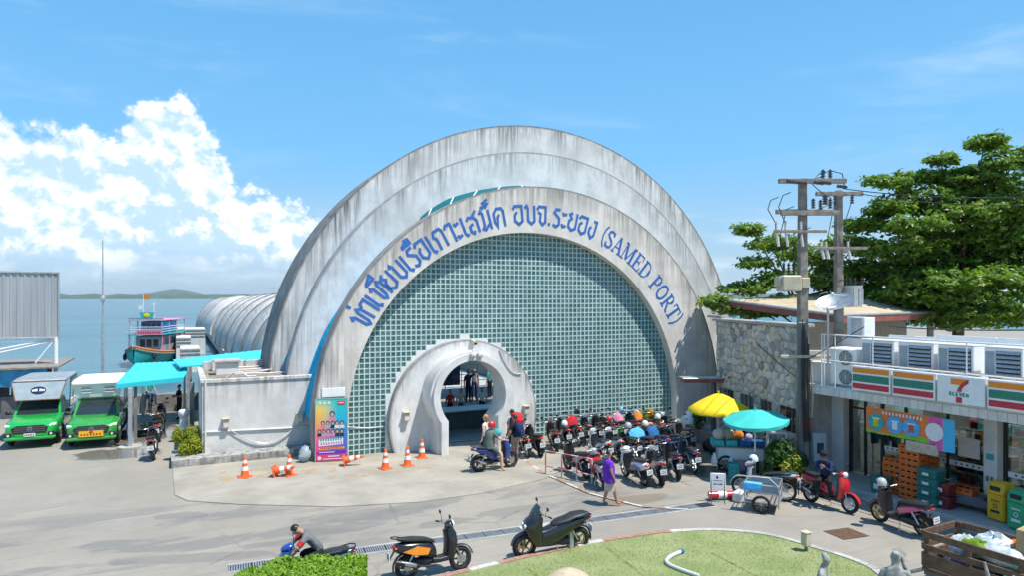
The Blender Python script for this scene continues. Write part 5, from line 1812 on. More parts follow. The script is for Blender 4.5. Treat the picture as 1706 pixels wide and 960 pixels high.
# ------------------------------------------------------------------ PICKUPS
def pickup(label, pos, heading, paint, kind):
 T = thing('pickup_truck', label, 'pickup truck', pos, radians(heading), 'green passenger pickups parked by the sea')
 mb = MB()
 mb.loft([(-2.62, 0, .80, .84, .30, 7), (-2.5, 0, .80, .90, .34, 7), (-1.2, 0, .79, .92, .35, 7), (-.6, 0, .78, .92, .37, 7), (.9, 0, .78, .92, .37, 7), (1.25, 0, .77, .92, .37, 6), (2.0, 0, .745, .90, .335, 6), (2.35, 0, .72, .86, .30, 5), (2.52, 0, .70, .80, .25, 5), (2.58, 0, .69, .72, .20, 5)], 24)
 body = mb.build('body', paint, T)
 mb = MB()
 mb.loft([(1.12, 0, 1.13, .72, .025, 4), (1.6, 0, 1.115, .74, .03, 4), (2.2, 0, 1.04, .70, .03, 4), (2.42, 0, .965, .62, .02, 4)], 16)
 mb.build('bonnet', paint, T)
 mb = MB()
 secs = [(1.10, 1.10, .86), (1.32, .82, .83), (1.60, .50, .76), (1.74, .28, .70), (1.76, .0, .68)]
 base = [(1.15, -.84), (1.15, .84), (-.80, .86), (-.80, -.86)]
 topv = [(.38, -.68), (.38, .68), (-.60, .70), (-.60, -.70)]
 mb.add([(x, y, 1.12) for x, y in base] + [(x, y, 1.72) for x, y in topv], [(0, 1, 5, 4), (1, 2, 6, 5), (2, 3, 7, 6), (3, 0, 4, 7), (4, 5, 6, 7)])
 mb.loft([(-.62, 0, 1.73, .68, .035, 5), (-.1, 0, 1.75, .70, .04, 5), (.38, 0, 1.725, .67, .03, 5)], 14)
 cab = mb.build('cab', paint, T)
 def panel(name, pts, mt, par, lift=.006):
  a = [Vector(p) for p in pts]
  n = (a[1] - a[0]).cross(a[2] - a[0]).normalized()
  c = sum(a, Vector()) / len(a)
  if n.dot(c - Vector((0, 0, 1.2))) < 0: n = -n
  m2 = MB()
  m2.add([p + n * lift for p in a] + [p - n * .01 for p in a], [(0, 1, 2, 3), (4, 7, 6, 5), (0, 4, 5, 1), (1, 5, 6, 2), (2, 6, 7, 3), (3, 7, 4, 0)])
  return m2.build(name, mt, par)
 def lerp(p, q, f): return tuple(p[i] + (q[i] - p[i]) * f for i in range(3))
 b3 = [(x, y, 1.12) for x, y in base]; t3 = [(x, y, 1.72) for x, y in topv]
 q = [lerp(b3[0], b3[1], .05), lerp(b3[0], b3[1], .95), lerp(t3[0], t3[1], .95), lerp(t3[0], t3[1], .05)]
 q = [lerp(q[0], q[3], .06), lerp(q[1], q[2], .06), lerp(q[1], q[2], .94), lerp(q[0], q[3], .94)]
 panel('windscreen', q, 'glass_dark', cab)
 for i0, i1 in ((1, 2), (3, 0)):
  for f0, f1 in ((.12, .50), (.55, .92)):
   q = [lerp(b3[i0], b3[i1], f0), lerp(b3[i0], b3[i1], f1), lerp(t3[i0], t3[i1], f1), lerp(t3[i0], t3[i1], f0)]
   q = [lerp(q[0], q[3], .10), lerp(q[1], q[2], .10), lerp(q[1], q[2], .90), lerp(q[0], q[3], .90)]
   panel('side_window', q, 'glass_dark', cab)
 mb = MB(); mb.prism([(-.62, .84), (-.55, .62), (.55, .62), (.62, .84), (.45, .93), (-.45, .93)], 2.46, 2.605, 'yz')
 gr_ = mb.build('grille', 'black_plastic', T)
 mb = MB()
 for zz in (.70, .78, .86):
  mb.box(2.607, 2.622, -.52, .52, zz - .012, zz + .012)
 mb.build('grille_bar', 'grey_plastic', gr_)
 mb = MB()
 mb.wheel_ring((2.63, 0, .80), .085, .012, 18, 6, 'x'); mb.wheel_ring((2.63, 0, .81), .045, .010, 14, 6, 'x')
 mb.box(2.62, 2.635, -.05, .05, .83, .85)
 mb.build('badge', 'steel', gr_)
 for s in (-1, 1):
  mb = MB(); mb.loft([(s * .55, 2.47, .865, .07, .05), (s * .70, 2.44, .88, .09, .075), (s * .86, 2.33, .90, .09, .07)], 12, axis='y')
  mb.build('headlight', 'lamp_glass', T)
  mb = MB(); mb.box(2.40, 2.60, s * .60, s * .82, .50, .66, .02)
  f = mb.build('fog_recess', 'black_plastic', T)
  mb = MB(); mb.cyl((2.60, s * .71, .57), (2.606, s * .71, .57), .045, n=12)
  mb.build('fog_light', 'lamp_glass', f)
 mb = MB(); mb.box(2.42, 2.62, -.86, .86, .36, .50, .05); mb.box(2.5, 2.60, -.5, .5, .50, .60, .02)
 mb.build('front_bumper', paint, T)
 mb = MB(); mb.box(-2.72, -2.6, -.85, .85, .45, .60, .03)
 mb.build('rear_bumper', 'steel', T)
 if kind == 1:
  mb = MB(); mb.box(2.625, 2.635, -.19, .19, .50, .63)
  pl_ = mb.build('licence_plate', 'plate_white', T)
  mb = MB()
  for k in range(6): mb.box(2.636, 2.638, -.16 + k * .055, -.13 + k * .055, .53, .60)
  mb.build('plate_number', 'ink', pl_, kind='stuff')
 else:
  mb = MB(); mb.box(2.625, 2.635, -.42, .42, .50, .74)
  pl_ = mb.build('licence_plate', 'plate_yellow', T)
  mb = MB()
  for k in range(7): mb.box(2.636, 2.638, -.36 + k * .105, -.30 + k * .105, .55, .63)
  mb.build('plate_number', 'paint_red', pl_, kind='stuff')
  mb = MB(); mb.ell((2.64, 0, .69), (.01, .07, .05), 10, 6)
  mb.build('plate_emblem', 'paint_red', pl_)
 for sx in (-1.54, 1.54):
  for s in (-1, 1):
   mb = MB(); mb.wheel_ring((sx, s * .80, .375), .275, .10, 26, 8, 'y', 1.1)
   w = mb.build('wheel', 'rubber', T)
   mb = MB(); mb.cyl((sx, s * .74, .375), (sx, s * .885, .375), .21, n=20)
   for k in range(6):
    a = k * pi / 3
    mb.cyl((sx + .12 * cos(a), s * .886, .375 + .12 * sin(a)), (sx + .12 * cos(a), s * .892, .375 + .12 * sin(a)), .035, n=8)
   mb.build('rim', 'alu_rim', w)
   mb = MB()
   m2 = MB(); arch_band(mb, sx, .375, .43, .05, radians(0), radians(180), 12, .02)
   mb.v = [(x, y + s * .90, z) for x, y, z in mb.v]
   mb.build('wheel_arch', 'black_plastic', T)
 for s in (-1, 1):
  mb = MB(); mb.tube([(.92, s * .84, 1.18), (.95, s * .97, 1.2)], .025); mb.ell((.95, s * 1.05, 1.24), (.06, .11, .085), 12, 8)
  mb.build('wing_mirror', 'black_plastic', T)
  for xx in (.30, -.55):
   mb = MB(); mb.box(xx - .09, xx + .09, s * .922, s * .945, .98, 1.01, .006)
   mb.build('door_handle', 'steel', T)
  mb = MB(); mb.box(-.85, .9, s * .93, s * 1.02, .36, .40, .01)
  mb.build('side_step', 'steel', T)
 RT = mb = MB()
 zt_ = 2.52 if kind == 1 else 2.46
 xf = .66 if kind == 1 else .62
 mb.loft([(-2.75, 0, zt_ - .05, .88, .035, 6), (-2.6, 0, zt_ - .02, .94, .05, 6), (-.2, 0, zt_, .96, .055, 6), (xf, 0, zt_ - .02, .94, .04, 6), (xf + .06, 0, zt_ - .06, .90, .02, 6)], 18)
 rf = mb.build('passenger_roof', 'galv' if kind == 1 else 'white_paint', T)
 for xx in (-2.55, -1.7, -.85):
  for s in (-1, 1):
   mb = MB(); mb.cyl((xx, s * .86, 1.1), (xx, s * .90, zt_ - .04), .025, n=8)
   mb.build('roof_post', 'steel', T)
 for s in (-1, 1):
  mb = MB(); mb.box(-2.6, -.85, s * .84, s * .88, 1.14, 1.46, .01)
  mb.build('side_board', 'white_paint' if kind == 1 else 'paint_navy', T)
  mb = MB(); mb.box(-2.55, -.85, s * .45, s * .82, 1.16, 1.24, .02)
  mb.build('bench', 'seat_vinyl', T)
 mb = MB()
 for s in (-1, 1):
  mb.box(-2.6, -.85, s * .885, s * .90, zt_ - .34, zt_ - .07)
 mb.build('side_sign', 'steel_blue' if kind == 1 else 'glass_dark', T, kind='stuff')
 if kind == 1:
  vb = [(1.02, -.78, 1.74), (1.02, .78, 1.74), (.72, .97, zt_ - .03), (.72, -.97, zt_ - .03)]
  v = panel('visor_board', vb, 'steel_blue', T, .02)
  fr_ = MB()
  for a, b2 in ((0, 1), (1, 2), (2, 3), (3, 0)):
   fr_.cyl(Vector(vb[a]) + V(.03, 0, 0), Vector(vb[b2]) + V(.03, 0, 0), .022, n=6)
  fr_.build('visor_frame', 'rust', v)
  M = Matrix(((0, -.38 / .74, .82), (1, 0, 0), (0, .0, .57)))
  c = Vector((.875, 0, 2.11))
  up = (Vector(vb[3]) - Vector(vb[0])); up.y = 0; up.normalize()
  nrm = Vector((up.z, 0, -up.x)) * 1.0
  m2 = MB()
  n = 22
  m2.add([c + nrm * .036 + Vector((0, 1, 0)) * .27 * cos(2 * pi * i / n) + up * .165 * sin(2 * pi * i / n) for i in range(n)], [tuple(range(n))])
  e = m2.build('emblem', 'paint_navy', v)
  m2 = MB()
  for s in (-1, 1):
   for k in range(4):
    a = Vector((0, s, 0)); y0 = .03 + k * .05
    q0 = c + nrm * .040 + Vector((0, s * y0, 0)) - up * .05
    m2.add([q0, q0 + Vector((0, s * .035, 0)) + up * .01, q0 + Vector((0, s * .055, 0)) + up * (.11 - .012 * k), q0 + Vector((0, s * .01, 0)) + up * (.13 - .015 * k)], [(0, 1, 2, 3)])
  m2.build('emblem_wing', 'plate_white', e, kind='stuff')
  m2 = MB()
  for k in range(14):
   y0 = -.52 + k * .076
   m2.box(.50, .506, y0, y0 + .045, 1.665, 1.70)
  m2.v = [(x - (z - 1.68) * .0 + .0, y, z) for x, y, z in m2.v]
  m2.build('windscreen_text', 'plate_white', cab, kind='stuff')
 else:
  v = panel('front_board', [(.46, -.80, 1.80), (.46, .80, 1.80), (.60, .92, zt_ - .06), (.60, -.92, zt_ - .06)], 'white_paint', T, .02)
  for s in (-1, 1):
   m2 = MB()
   y0 = s * .42
   m2.add([(.535, y0 - .17, 1.98), (.535, y0 + .17, 1.98), (.585, y0 + .17, 2.26), (.585, y0 - .17, 2.26)], [(0, 1, 2, 3)])
   m2.v = [(x + .012, y, z) for x, y, z in m2.v]
   w = m2.build('front_window', 'steel_blue', v)
   m2 = MB()
   for zz in (2.0, 2.12, 2.24):
    m2.cyl((.565 + (zz - 2.0) * .18, y0 - .18, zz), (.565 + (zz - 2.0) * .18, y0 + .18, zz), .012, n=6)
   m2.build('window_bar', 'white_paint', w)
 return T
pickup('green pickup with a slanted visor board bearing a winged round emblem', (-5.32, 35.3, 0), -91, 'truck_green', 1)
pickup('green pickup with an orange number plate and a white passenger roof with two windows', (-3.12, 34.2, 0), -91, 'truck_green2', 2)
# ------------------------------------------------------------------ STONE WALL BUILDING
def clip_poly(poly, nx, ny, d):
 out = []
 for i in range(len(poly)):
  a, b = poly[i], poly[(i + 1) % len(poly)]
  da, db = nx * a[0] + ny * a[1] - d, nx * b[0] + ny * b[1] - d
  if da <= 0: out.append(a)
  if (da < 0 < db) or (db < 0 < da):
   f = da / (da - db)
   out.append((a[0] + (b[0] - a[0]) * f, a[1] + (b[1] - a[1]) * f))
 return out
def rubble(x0, x1, z0, z1, size, rg):
 """irregular stones that fill a rectangle"""
 nx, nz = max(1, round((x1 - x0) / size)), max(1, round((z1 - z0) / (size * .85)))
 pts = []
 for i in range(-1, nx + 1):
  for j in range(-1, nz + 1):
   pts.append((x0 + (i + .5 + rg.uniform(-.38, .38) + .25 * (j % 2)) * (x1 - x0) / nx, z0 + (j + .5 + rg.uniform(-.38, .38)) * (z1 - z0) / nz))
 res = []
 for p in pts:
  if not (x0 - .1 < p[0] < x1 + .1 and z0 - .1 < p[1] < z1 + .1): continue
  poly = [(x0, z0), (x1, z0), (x1, z1), (x0, z1)]
  for q in pts:
   if q is p: continue
   dx, dz = q[0] - p[0], q[1] - p[1]
   l2 = dx * dx + dz * dz
   if l2 > (3.2 * size) ** 2: continue
   l = sqrt(l2)
   poly = clip_poly(poly, dx / l, dz / l, (dx * (p[0] + q[0]) + dz * (p[1] + q[1])) / 2 / l - .012)
   if len(poly) < 3: break
  if len(poly) >= 3:
   ar = abs(sum(poly[i][0] * poly[(i + 1) % len(poly)][1] - poly[(i + 1) % len(poly)][0] * poly[i][1] for i in range(len(poly)))) / 2
   if ar > .006: res.append(poly)
 return res
def stone_shape(mbx, poly, y, dep, rg):
 cx, cz = sum(p[0] for p in poly) / len(poly), sum(p[1] for p in poly) / len(poly)
 n = len(poly)
 f1, f2 = .93, .74
 d1, d2 = dep * rg.uniform(.55, .8), dep
 tx, tz = rg.uniform(-.04, .04), rg.uniform(-.04, .04)
 vs = [(p[0], y, p[1]) for p in poly]
 vs += [(cx + (p[0] - cx) * f1, y - d1 - tx * (p[0] - cx), cz + (p[1] - cz) * f1) for p in poly]
 vs += [(cx + (p[0] - cx) * f2, y - d2 - tx * (p[0] - cx) - tz * (p[1] - cz), cz + (p[1] - cz) * f2) for p in poly]
 fs = [tuple(range(2 * n, 3 * n))]
 for i in range(n):
  j = (i + 1) % n
  fs += [(i, j, n + j, n + i), (n + i, n + j, 2 * n + j, 2 * n + i)]
 mbx.add(vs, fs, True)
m, t, b = newmat('rubble_stone')
tc = t.node('ShaderNodeTexCoord').outputs['Object']
oi = t.node('ShaderNodeObjectInfo').outputs['Random']
ri = t.node('ShaderNodeNewGeometry').outputs['Random Per Island']
rn = t.m('FRACT', t.m('ADD', oi, ri))
c = t.ramp(rn, [(0.0, (.28, .265, .25)), (.2, (.47, .44, .40)), (.45, (.66, .61, .53)), (.62, (.58, .48, .34)), (.8, (.72, .68, .61)), (1.0, (.40, .365, .32))])
n1 = t.noise(tc, 5.0, 7, .7)
c = t.mix(t.m('MULTIPLY', t.sstep(n1, .45, .75), .45), c, (.15, .14, .125))
t.l.new(c, b.inputs['Base Color'])
b.inputs['Roughness'].default_value = .9
bn = t.node('ShaderNodeBump', {'Strength': .5, 'Distance': .03, 'Height': t.noise(tc, 14, 6, .7)})
t.l.new(bn.outputs[0], b.inputs['Normal'])
SWO = V(18.9, 16.5, 0)
SWD = V(.306, .952, 0).normalized()
SWA = atan2(-SWD.y, -SWD.x)          # local +x runs from the far end to the near end
FAR = SWO + SWD * 6.35
SWL = 6.35
def wall_s(px):
 """distance from the far end where that column of the photograph meets the wall"""
 d = ray(px, 497)
 det = -SWD.x * (-d.y) - (-SWD.y) * (-d.x)
 det = (-SWD.x) * (-d.y) - (-d.x) * (-SWD.y)
 s = ((-FAR.x) * (-d.y) - (-d.x) * (-FAR.y)) / det
 return s
SB = thing('stone_building', 'rubble stone wall with a row of small dark windows right of the terminal', 'building', FAR, SWA)
WZ0, WZ1 = 1.38, 2.08
wins = [(wall_s(a), wall_s(b2)) for a, b2 in ((1199.5, 1222.5), (1234, 1256), (1267, 1287.5), (1299, 1330))]
rg = random.Random(21)
regions = [(-.1, SWL, WZ1 + .1, 5.0), (-.15, SWL, 0, WZ0 - .06)]
e = -.1
for (a, b2) in wins:
 if a > e + .08: regions.append((e, a, WZ0 - .06, WZ1 + .1))
 e = b2
if e < SWL - .1: regions.append((e, SWL, WZ0 - .06, WZ1 + .1))
polys = []
for r in regions:
 polys += rubble(*r, .345, rg)
polys.sort(key=lambda q: -abs(sum(q[i][0] * q[(i + 1) % len(q)][1] - q[(i + 1) % len(q)][0] * q[i][1] for i in range(len(q)))))
mb = MB()
mb.box(-.12, SWL, 0, .3, 0, WZ0 - .06)
mb.box(-.12, SWL, 0, .3, WZ1 + .1, 5.0)
e = -.12
for (a, b2) in wins + [(SWL, SWL)]:
 if a > e + .02: mb.box(e, a, 0, .3, WZ0 - .06, WZ1 + .1)
 e = b2
mb.box(SWL - .3, SWL - .002, .301, 2.2, 0, 4.2)
wl = mb.build('wall', 'concrete_mid', SB)
rest = MB()
for k, p in enumerate(polys):
 m2 = MB() if k < 290 else rest
 stone_shape(m2, p, 0, rg.uniform(.03, .085), rg)
 if k < 290:
  m2.build('stone', 'rubble_stone', wl)
if rest.v:
 rest.build('stones', 'rubble_stone', wl, kind='stuff')
mb = MB(); mb.box(-.3, SWL + .1, -.16, .45, 5.0, 5.12, .02); mb.box(-1.0, .4, -.05, .1, 5.13, 5.24)
mb.build('coping', 'concrete_mid', SB)
for (a, b2) in wins:
 mb = MB()
 mb.box(a + .02, b2 - .02, .03, .07, WZ0 - .05, WZ1 + .09)
 w = mb.build('window', 'glass_dark', SB)
 mb = MB()
 for k in range(1, 3):
  xx = a + (b2 - a) * k / 3
  mb.box(xx - .015, xx + .015, .0, .028, WZ0 - .05, WZ1 + .09)
 mb.build('window_bar', 'wood_grey', w)
mb = MB(); mb.box(SWL, SWL + .3, .25, 2.6, 0, 4.2)
a = FAR + SWD * .2
LR = thing('ledge_roof', 'short flat ledge roof on a dark post between terminal and stone wall', 'roof', (a.x - .8, a.y - .2, 0), -.45)
mb = MB(); mb.box(-1.0, 1.0, -.35, .35, 2.42, 2.56, .02)
mb.build('slab', 'fascia_red', LR)
mb = MB(); mb.box(-1.03, 1.03, -.38, .38, 2.562, 2.62, .015)
mb.build('roof_sheet', 'galv', LR)
mb = MB(); mb.cyl((.35, 0, 0), (.35, 0, 2.42), .11, n=10)
mb.build('post', 'grey_plastic', LR)
PR = thing('pavilion', 'low tan pavilion roof with a maroon fascia behind the stone wall', 'pavilion', (24, 24, 0))
A_, B_, C_, D_ = atD(1197, 500, 32), atD(1398, 524, 26.0), atD(1592, 522, 31), atD(1430, 490, 39)
A_.z, B_.z, C_.z, D_.z = 5.90, 5.30, 5.34, 6.30
apex = (A_ + C_) / 2; apex.z = 6.28
mb = MB()
ridge_a, ridge_b = A_ * .42 + C_ * .28 + D_ * .3, A_ * .18 + C_ * .52 + D_ * .3
ridge_a.z = ridge_b.z = 6.22
mb.add([A_, B_, C_, D_, ridge_a, ridge_b], [(0, 1, 4), (1, 5, 4), (1, 2, 5), (2, 3, 5), (3, 4, 5), (3, 0, 4)])
o = mb.build('roof', 'roof_tan', PR); o.location = -PR.location
mb = MB()
for p, q in ((A_, B_), (B_, C_), (C_, D_), (D_, A_)):
 nrm = (q - p).cross(V(0, 0, 1)).normalized() * .02
 mb.add([p + nrm + V(0, 0, -.02), q + nrm + V(0, 0, -.02), q + nrm + V(0, 0, -.26), p + nrm + V(0, 0, -.26), p - nrm + V(0, 0, -.02), q - nrm + V(0, 0, -.02), q - nrm + V(0, 0, -.26), p - nrm + V(0, 0, -.26)],
   [(0, 1, 2, 3), (4, 7, 6, 5), (0, 4, 5, 1), (3, 2, 6, 7)])
o = mb.build('fascia', 'fascia_red', PR); o.location = -PR.location
mb = MB()
for p, q in ((A_, B_), (B_, C_)):
 mb.cyl(p + V(0, 0, .03), q + V(0, 0, .03), .06, n=8)
o = mb.build('gutter', 'galv', PR); o.location = -PR.location
cen = (A_ + B_ + C_ + D_) / 4
for p in (A_, B_, C_, D_):
 q = p + (cen - p) * .22
 mb = MB(); mb.cyl((q.x, q.y, 0), (q.x, q.y, p.z - .1), .14, n=10)
 o = mb.build('post', 'concrete_mid', PR); o.location = -PR.location
mb = MB()
for p in (A_, B_, C_, D_):
 q = p + (cen - p) * .25
mb.box(21.5, 32, 21.6, 21.9, 0, 4.9)
o = mb.build('back_wall', 'rubble_stone', PR); o.location = -PR.location
mb = MB()
p, q = G(1118, 722), G(1196, 752)
d = (q - p); L_ = d.length
mb.box(0, L_, 0, .35, 0, .62, .02)
mb.build('planter', 'concrete_dark', None, label='low dark planter wall behind the parked motorbikes at the stone wall', cat='planter', loc=(p.x, p.y, 0), rotz=atan2(d.y, d.x))
# ------------------------------------------------------------------ SHOP
SX, CX = 20.3, 18.6          # glass line, canopy edge
SH7 = thing('corner_shop', 'single storey convenience shop with striped sign panels along its canopy', 'shop', (20, 12, 0))
def S7(mb, name, mt, par=None, **k):
 o = mb.build(name, mt, par or SH7, **k)
 if par is None: o.location = -SH7.location
 return o
mat('shop_wall', (0.66, 0.66, 0.64), 0.7, var=0.08, scale=1.2, dirt=0.2)
mat('tile_white', (0.62, 0.61, 0.57), 0.4, var=0.12, scale=1.5, dirt=0.35, dirtcol=(.30, .25, .19))
mat('shelf_mix', (0.30, 0.26, 0.22), 0.6, var=0.9, scale=9)
YL, YR = 16.15, 3.0
mb = MB()
mb.box(SX + 5.5, SX + 5.7, YR, YL, .15, 3.2)
mb.box(SX, SX + 5.7, YL, YL + .2, 0, 3.86)
mb.box(SX, SX + .18, YR, YL, 2.62, 2.868)
mb.box(SX - .03, SX + .15, 14.1, 15.9, .15, .5) if False else None
S7(mb, 'wall', 'shop_wall')
mb = MB(); mb.box(CX + .06, SX + 5.7, YR, YL + .25, 3.12, 3.16); mb.box(CX + .5, SX + 5.7, YR, YL + .2, 3.16, 3.86)
S7(mb, 'roof', 'shop_wall')
mb = MB(); mb.box(CX + .05, SX + .2, YR, YL + .02, 2.872, 3.118)
can = S7(mb, 'canopy', 'tile_white')
ty = YL
k = 0
tm = MB(); tm.box(-.035, 0, -.111, .111, -.12, .12, .006)
tme = tm.mesh('tile', 'tile_white')
while ty > 8.6:
 o = link('tile', tme, can, loc=(CX + .048, ty - .115, 2.995))
 ty -= .23
mb = MB(); mb.box(18.55, SX, YR, 17.6, 0, .15, .02)
mb.build('shop_pavement', 'floor_tile', None, kind='structure')
mb = MB(); mb.box(18.15, 18.55, YR, 17.6, 0, .05, .01)
mb.build('kerb', 'concrete_mid', None, kind='structure')
mb = MB(); mb.box(SX, SX + 5.5, YR, YL, .10, .16)
S7(mb, 'shop_floor', 'floor_tile')
for (y0, y1) in ((15.72, 16.3), (10.93, 11.28), (6.2, 6.5)):
 mb = MB(); mb.box(SX - .32, SX + .12, y0, y1, .15, 2.87, .015)
 S7(mb, 'pillar', 'shop_wall')
m, t, b = newmat('shop_glass')
gl = t.node('ShaderNodeBsdfGlossy', {'Color': (1, 1, 1, 1), 'Roughness': .02})
tr = t.node('ShaderNodeBsdfTransparent', {'Color': (.62, .70, .70, 1)})
fr = t.node('ShaderNodeFresnel', {'IOR': 1.5})
mx = t.node('ShaderNodeMixShader', {0: t.m('ADD', fr.outputs[0], .05), 1: tr.outputs[0], 2: gl.outputs[0]})
t.l.new(mx.outputs[0], t.n['Material Output'].inputs['Surface'])
for (y0, y1, z0) in ((14.55, 15.70, .16), (13.75, 14.50, .45), (12.45, 13.72, .45), (11.30, 12.42, .45), (9.7, 10.91, .45), (8.3, 9.68, .45), (6.55, 8.28, .45)):
 mb = MB(); mb.box(SX + .02, SX + .035, y0 + .04, y1 - .04, z0 + .04, 2.60)
 S7(mb, 'pane', 'shop_glass')
for (y0, y1) in ((15.64, 15.72), (14.47, 14.57), (13.70, 13.77), (15.10, 15.16), (12.41, 12.47), (11.26, 11.32), (10.84, 10.93), (9.66, 9.72), (8.27, 8.32)):
 mb = MB(); mb.box(SX - .02, SX + .06, y0, y1, .15, 2.62)
 S7(mb, 'frame', 'black_plastic')
mb = MB(); mb.box(SX - .018, SX + .058, 14.571, 15.639, 2.30, 2.36); mb.box(SX - .018, SX + .058, 13.771, 14.469, 2.30, 2.34)
S7(mb, 'transom', 'black_plastic')
mb = MB(); mb.box(SX - .05, SX + .12, 11.29, 14.46, .15, .48, .01); mb.box(SX - .05, SX + .12, 6.52, 10.92, .15, .48, .01)
S7(mb, 'plinth', 'tile_white')
for (y0, y1) in ((12.48, 13.69), (11.33, 12.40), (13.78, 14.45), (9.74, 10.82), (8.34, 9.64)):
 mb = MB(); mb.box(SX + .004, SX + .012, y0, y1, 1.12, 1.27)
 bd = S7(mb, 'glass_band', 'plate_white')
 mb = MB()
 n = int((y1 - y0) / .16)
 for i in range(n):
  mb.box(SX + .001, SX + .0035, y0 + .05 + i * .16, y0 + .11 + i * .16, 1.165, 1.225)
 S7(mb, 'dot', 'grey_plastic', bd, kind='stuff').location = (0, 0, 0)
rg = random.Random(4)
GOODS = ['paint_red', 'cloth_yellow', 'cloth_teal', 'paint_white', 'cloth_orange', 'cloth_sky', 'cloth_green', 'cloth_pink', 'paint_navy']
for (x, y0, y1, zt) in ((SX + 1.6, 6.6, 10.6, 1.7), (SX + 1.7, 11.4, 13.6, 1.6), (SX + 3.2, 6.6, 13.6, 2.0), (SX + 5.2, 6.0, 15.0, 2.3)):
 mb = MB()
 mb.box(x - .02, x + .02, y0, y1, .16, zt)
 zz = .3
 while zz < zt:
  mb.box(x - .35, x - .021, y0, y1, zz - .02, zz)
  zz += .36
 sh = S7(mb, 'shelf', 'plate_white')
 for mt in GOODS:
  m2 = MB()
  zz = .3
  while zz < zt - .2:
   yy = y0
   while yy < y1 - .2:
    w = rg.uniform(.12, .35)
    if rg.random() < .13:
     m2.box(x - .33, x - .06, yy, yy + w * .9, zz + .002, zz + rg.uniform(.15, .30))
    yy += w
   zz += .36
  if m2.v:
   S7(m2, 'goods', mt, sh, kind='stuff').location = (0, 0, 0)
mat('fill_tube_glow', (1, 1, .96), .5, emit=5.0)  # glow for tubes added under the ceiling to brighten the shop interior
for k, yy in enumerate((14.9, 13.0, 11.0, 9.0)):
 mb = MB(); mb.box(SX + 1.0, SX + 4.6, yy - .06, yy + .06, 2.98, 3.04)
 S7(mb, 'added_fill_tube', 'fill_tube_glow')
mb = MB()
for i, mt in enumerate(()):
 pass
RK = thing('clothes_rack', 'rack of dark and blue garments hanging inside the shop doorway', 'clothes rack', (SX + .75, 14.95, .16))
mb = MB(); mb.tube([(0, -.45, 0), (0, -.45, 1.75), (0, .45, 1.75), (0, .45, 0)], .02)
mb.build('rail', 'steel', RK)
for i, mt in enumerate(('cloth_navy', 'cloth_purple', 'cloth_navy', 'cloth_blue', 'cloth_sky', 'cloth_black', 'cloth_blue')):
 y = -.38 + i * .125
 mb = MB(); mb.loft([(.95 + .2 * (i % 3), 0, y, .20, .05), (1.35, 0, y, .22, .055), (1.62, 0, y, .18, .04), (1.72, 0, y, .04, .02)], 10, axis='z')
 mb.build('garment', mt, RK)
for (y0, y1, z0, z1, mt) in ((11.55, 12.15, 1.42, 1.98, 'white_plastic'), (13.25, 13.68, 1.35, 1.95, 'cloth_beige'), (9.85, 10.3, 1.6, 2.2, 'white_plastic'), (8.6, 9.5, 1.3, 1.5, 'white_plastic'), (8.7, 9.3, .9, 1.25, 'white_plastic')):
 mb = MB(); mb.box(SX + .002, SX + .009, y0, y1, z0, z1)
 S7(mb, 'notice', mt)
mb = MB(); mb.box(SX - .325, SX - .321, 11.0, 11.2, 1.55, 1.72)
S7(mb, 'notice', 'cloth_teal')
mb = MB(); mb.box(SX - .335, SX - .321, 11.02, 11.09, .95, 1.1, .004)
S7(mb, 'switch_box', 'grey_plastic')
mb = MB(); mb.box(SX - .335, SX - .321, 11.13, 11.20, .95, 1.1, .004)
S7(mb, 'switch_box', 'grey_plastic')
z0, z1 = 3.19, 3.93
PAN = [(14.25, 12.99, 0), (12.93, 11.69, 0), (11.63, 10.41, 1), (10.35, 8.95, 0), (8.88, 7.5, 0)]
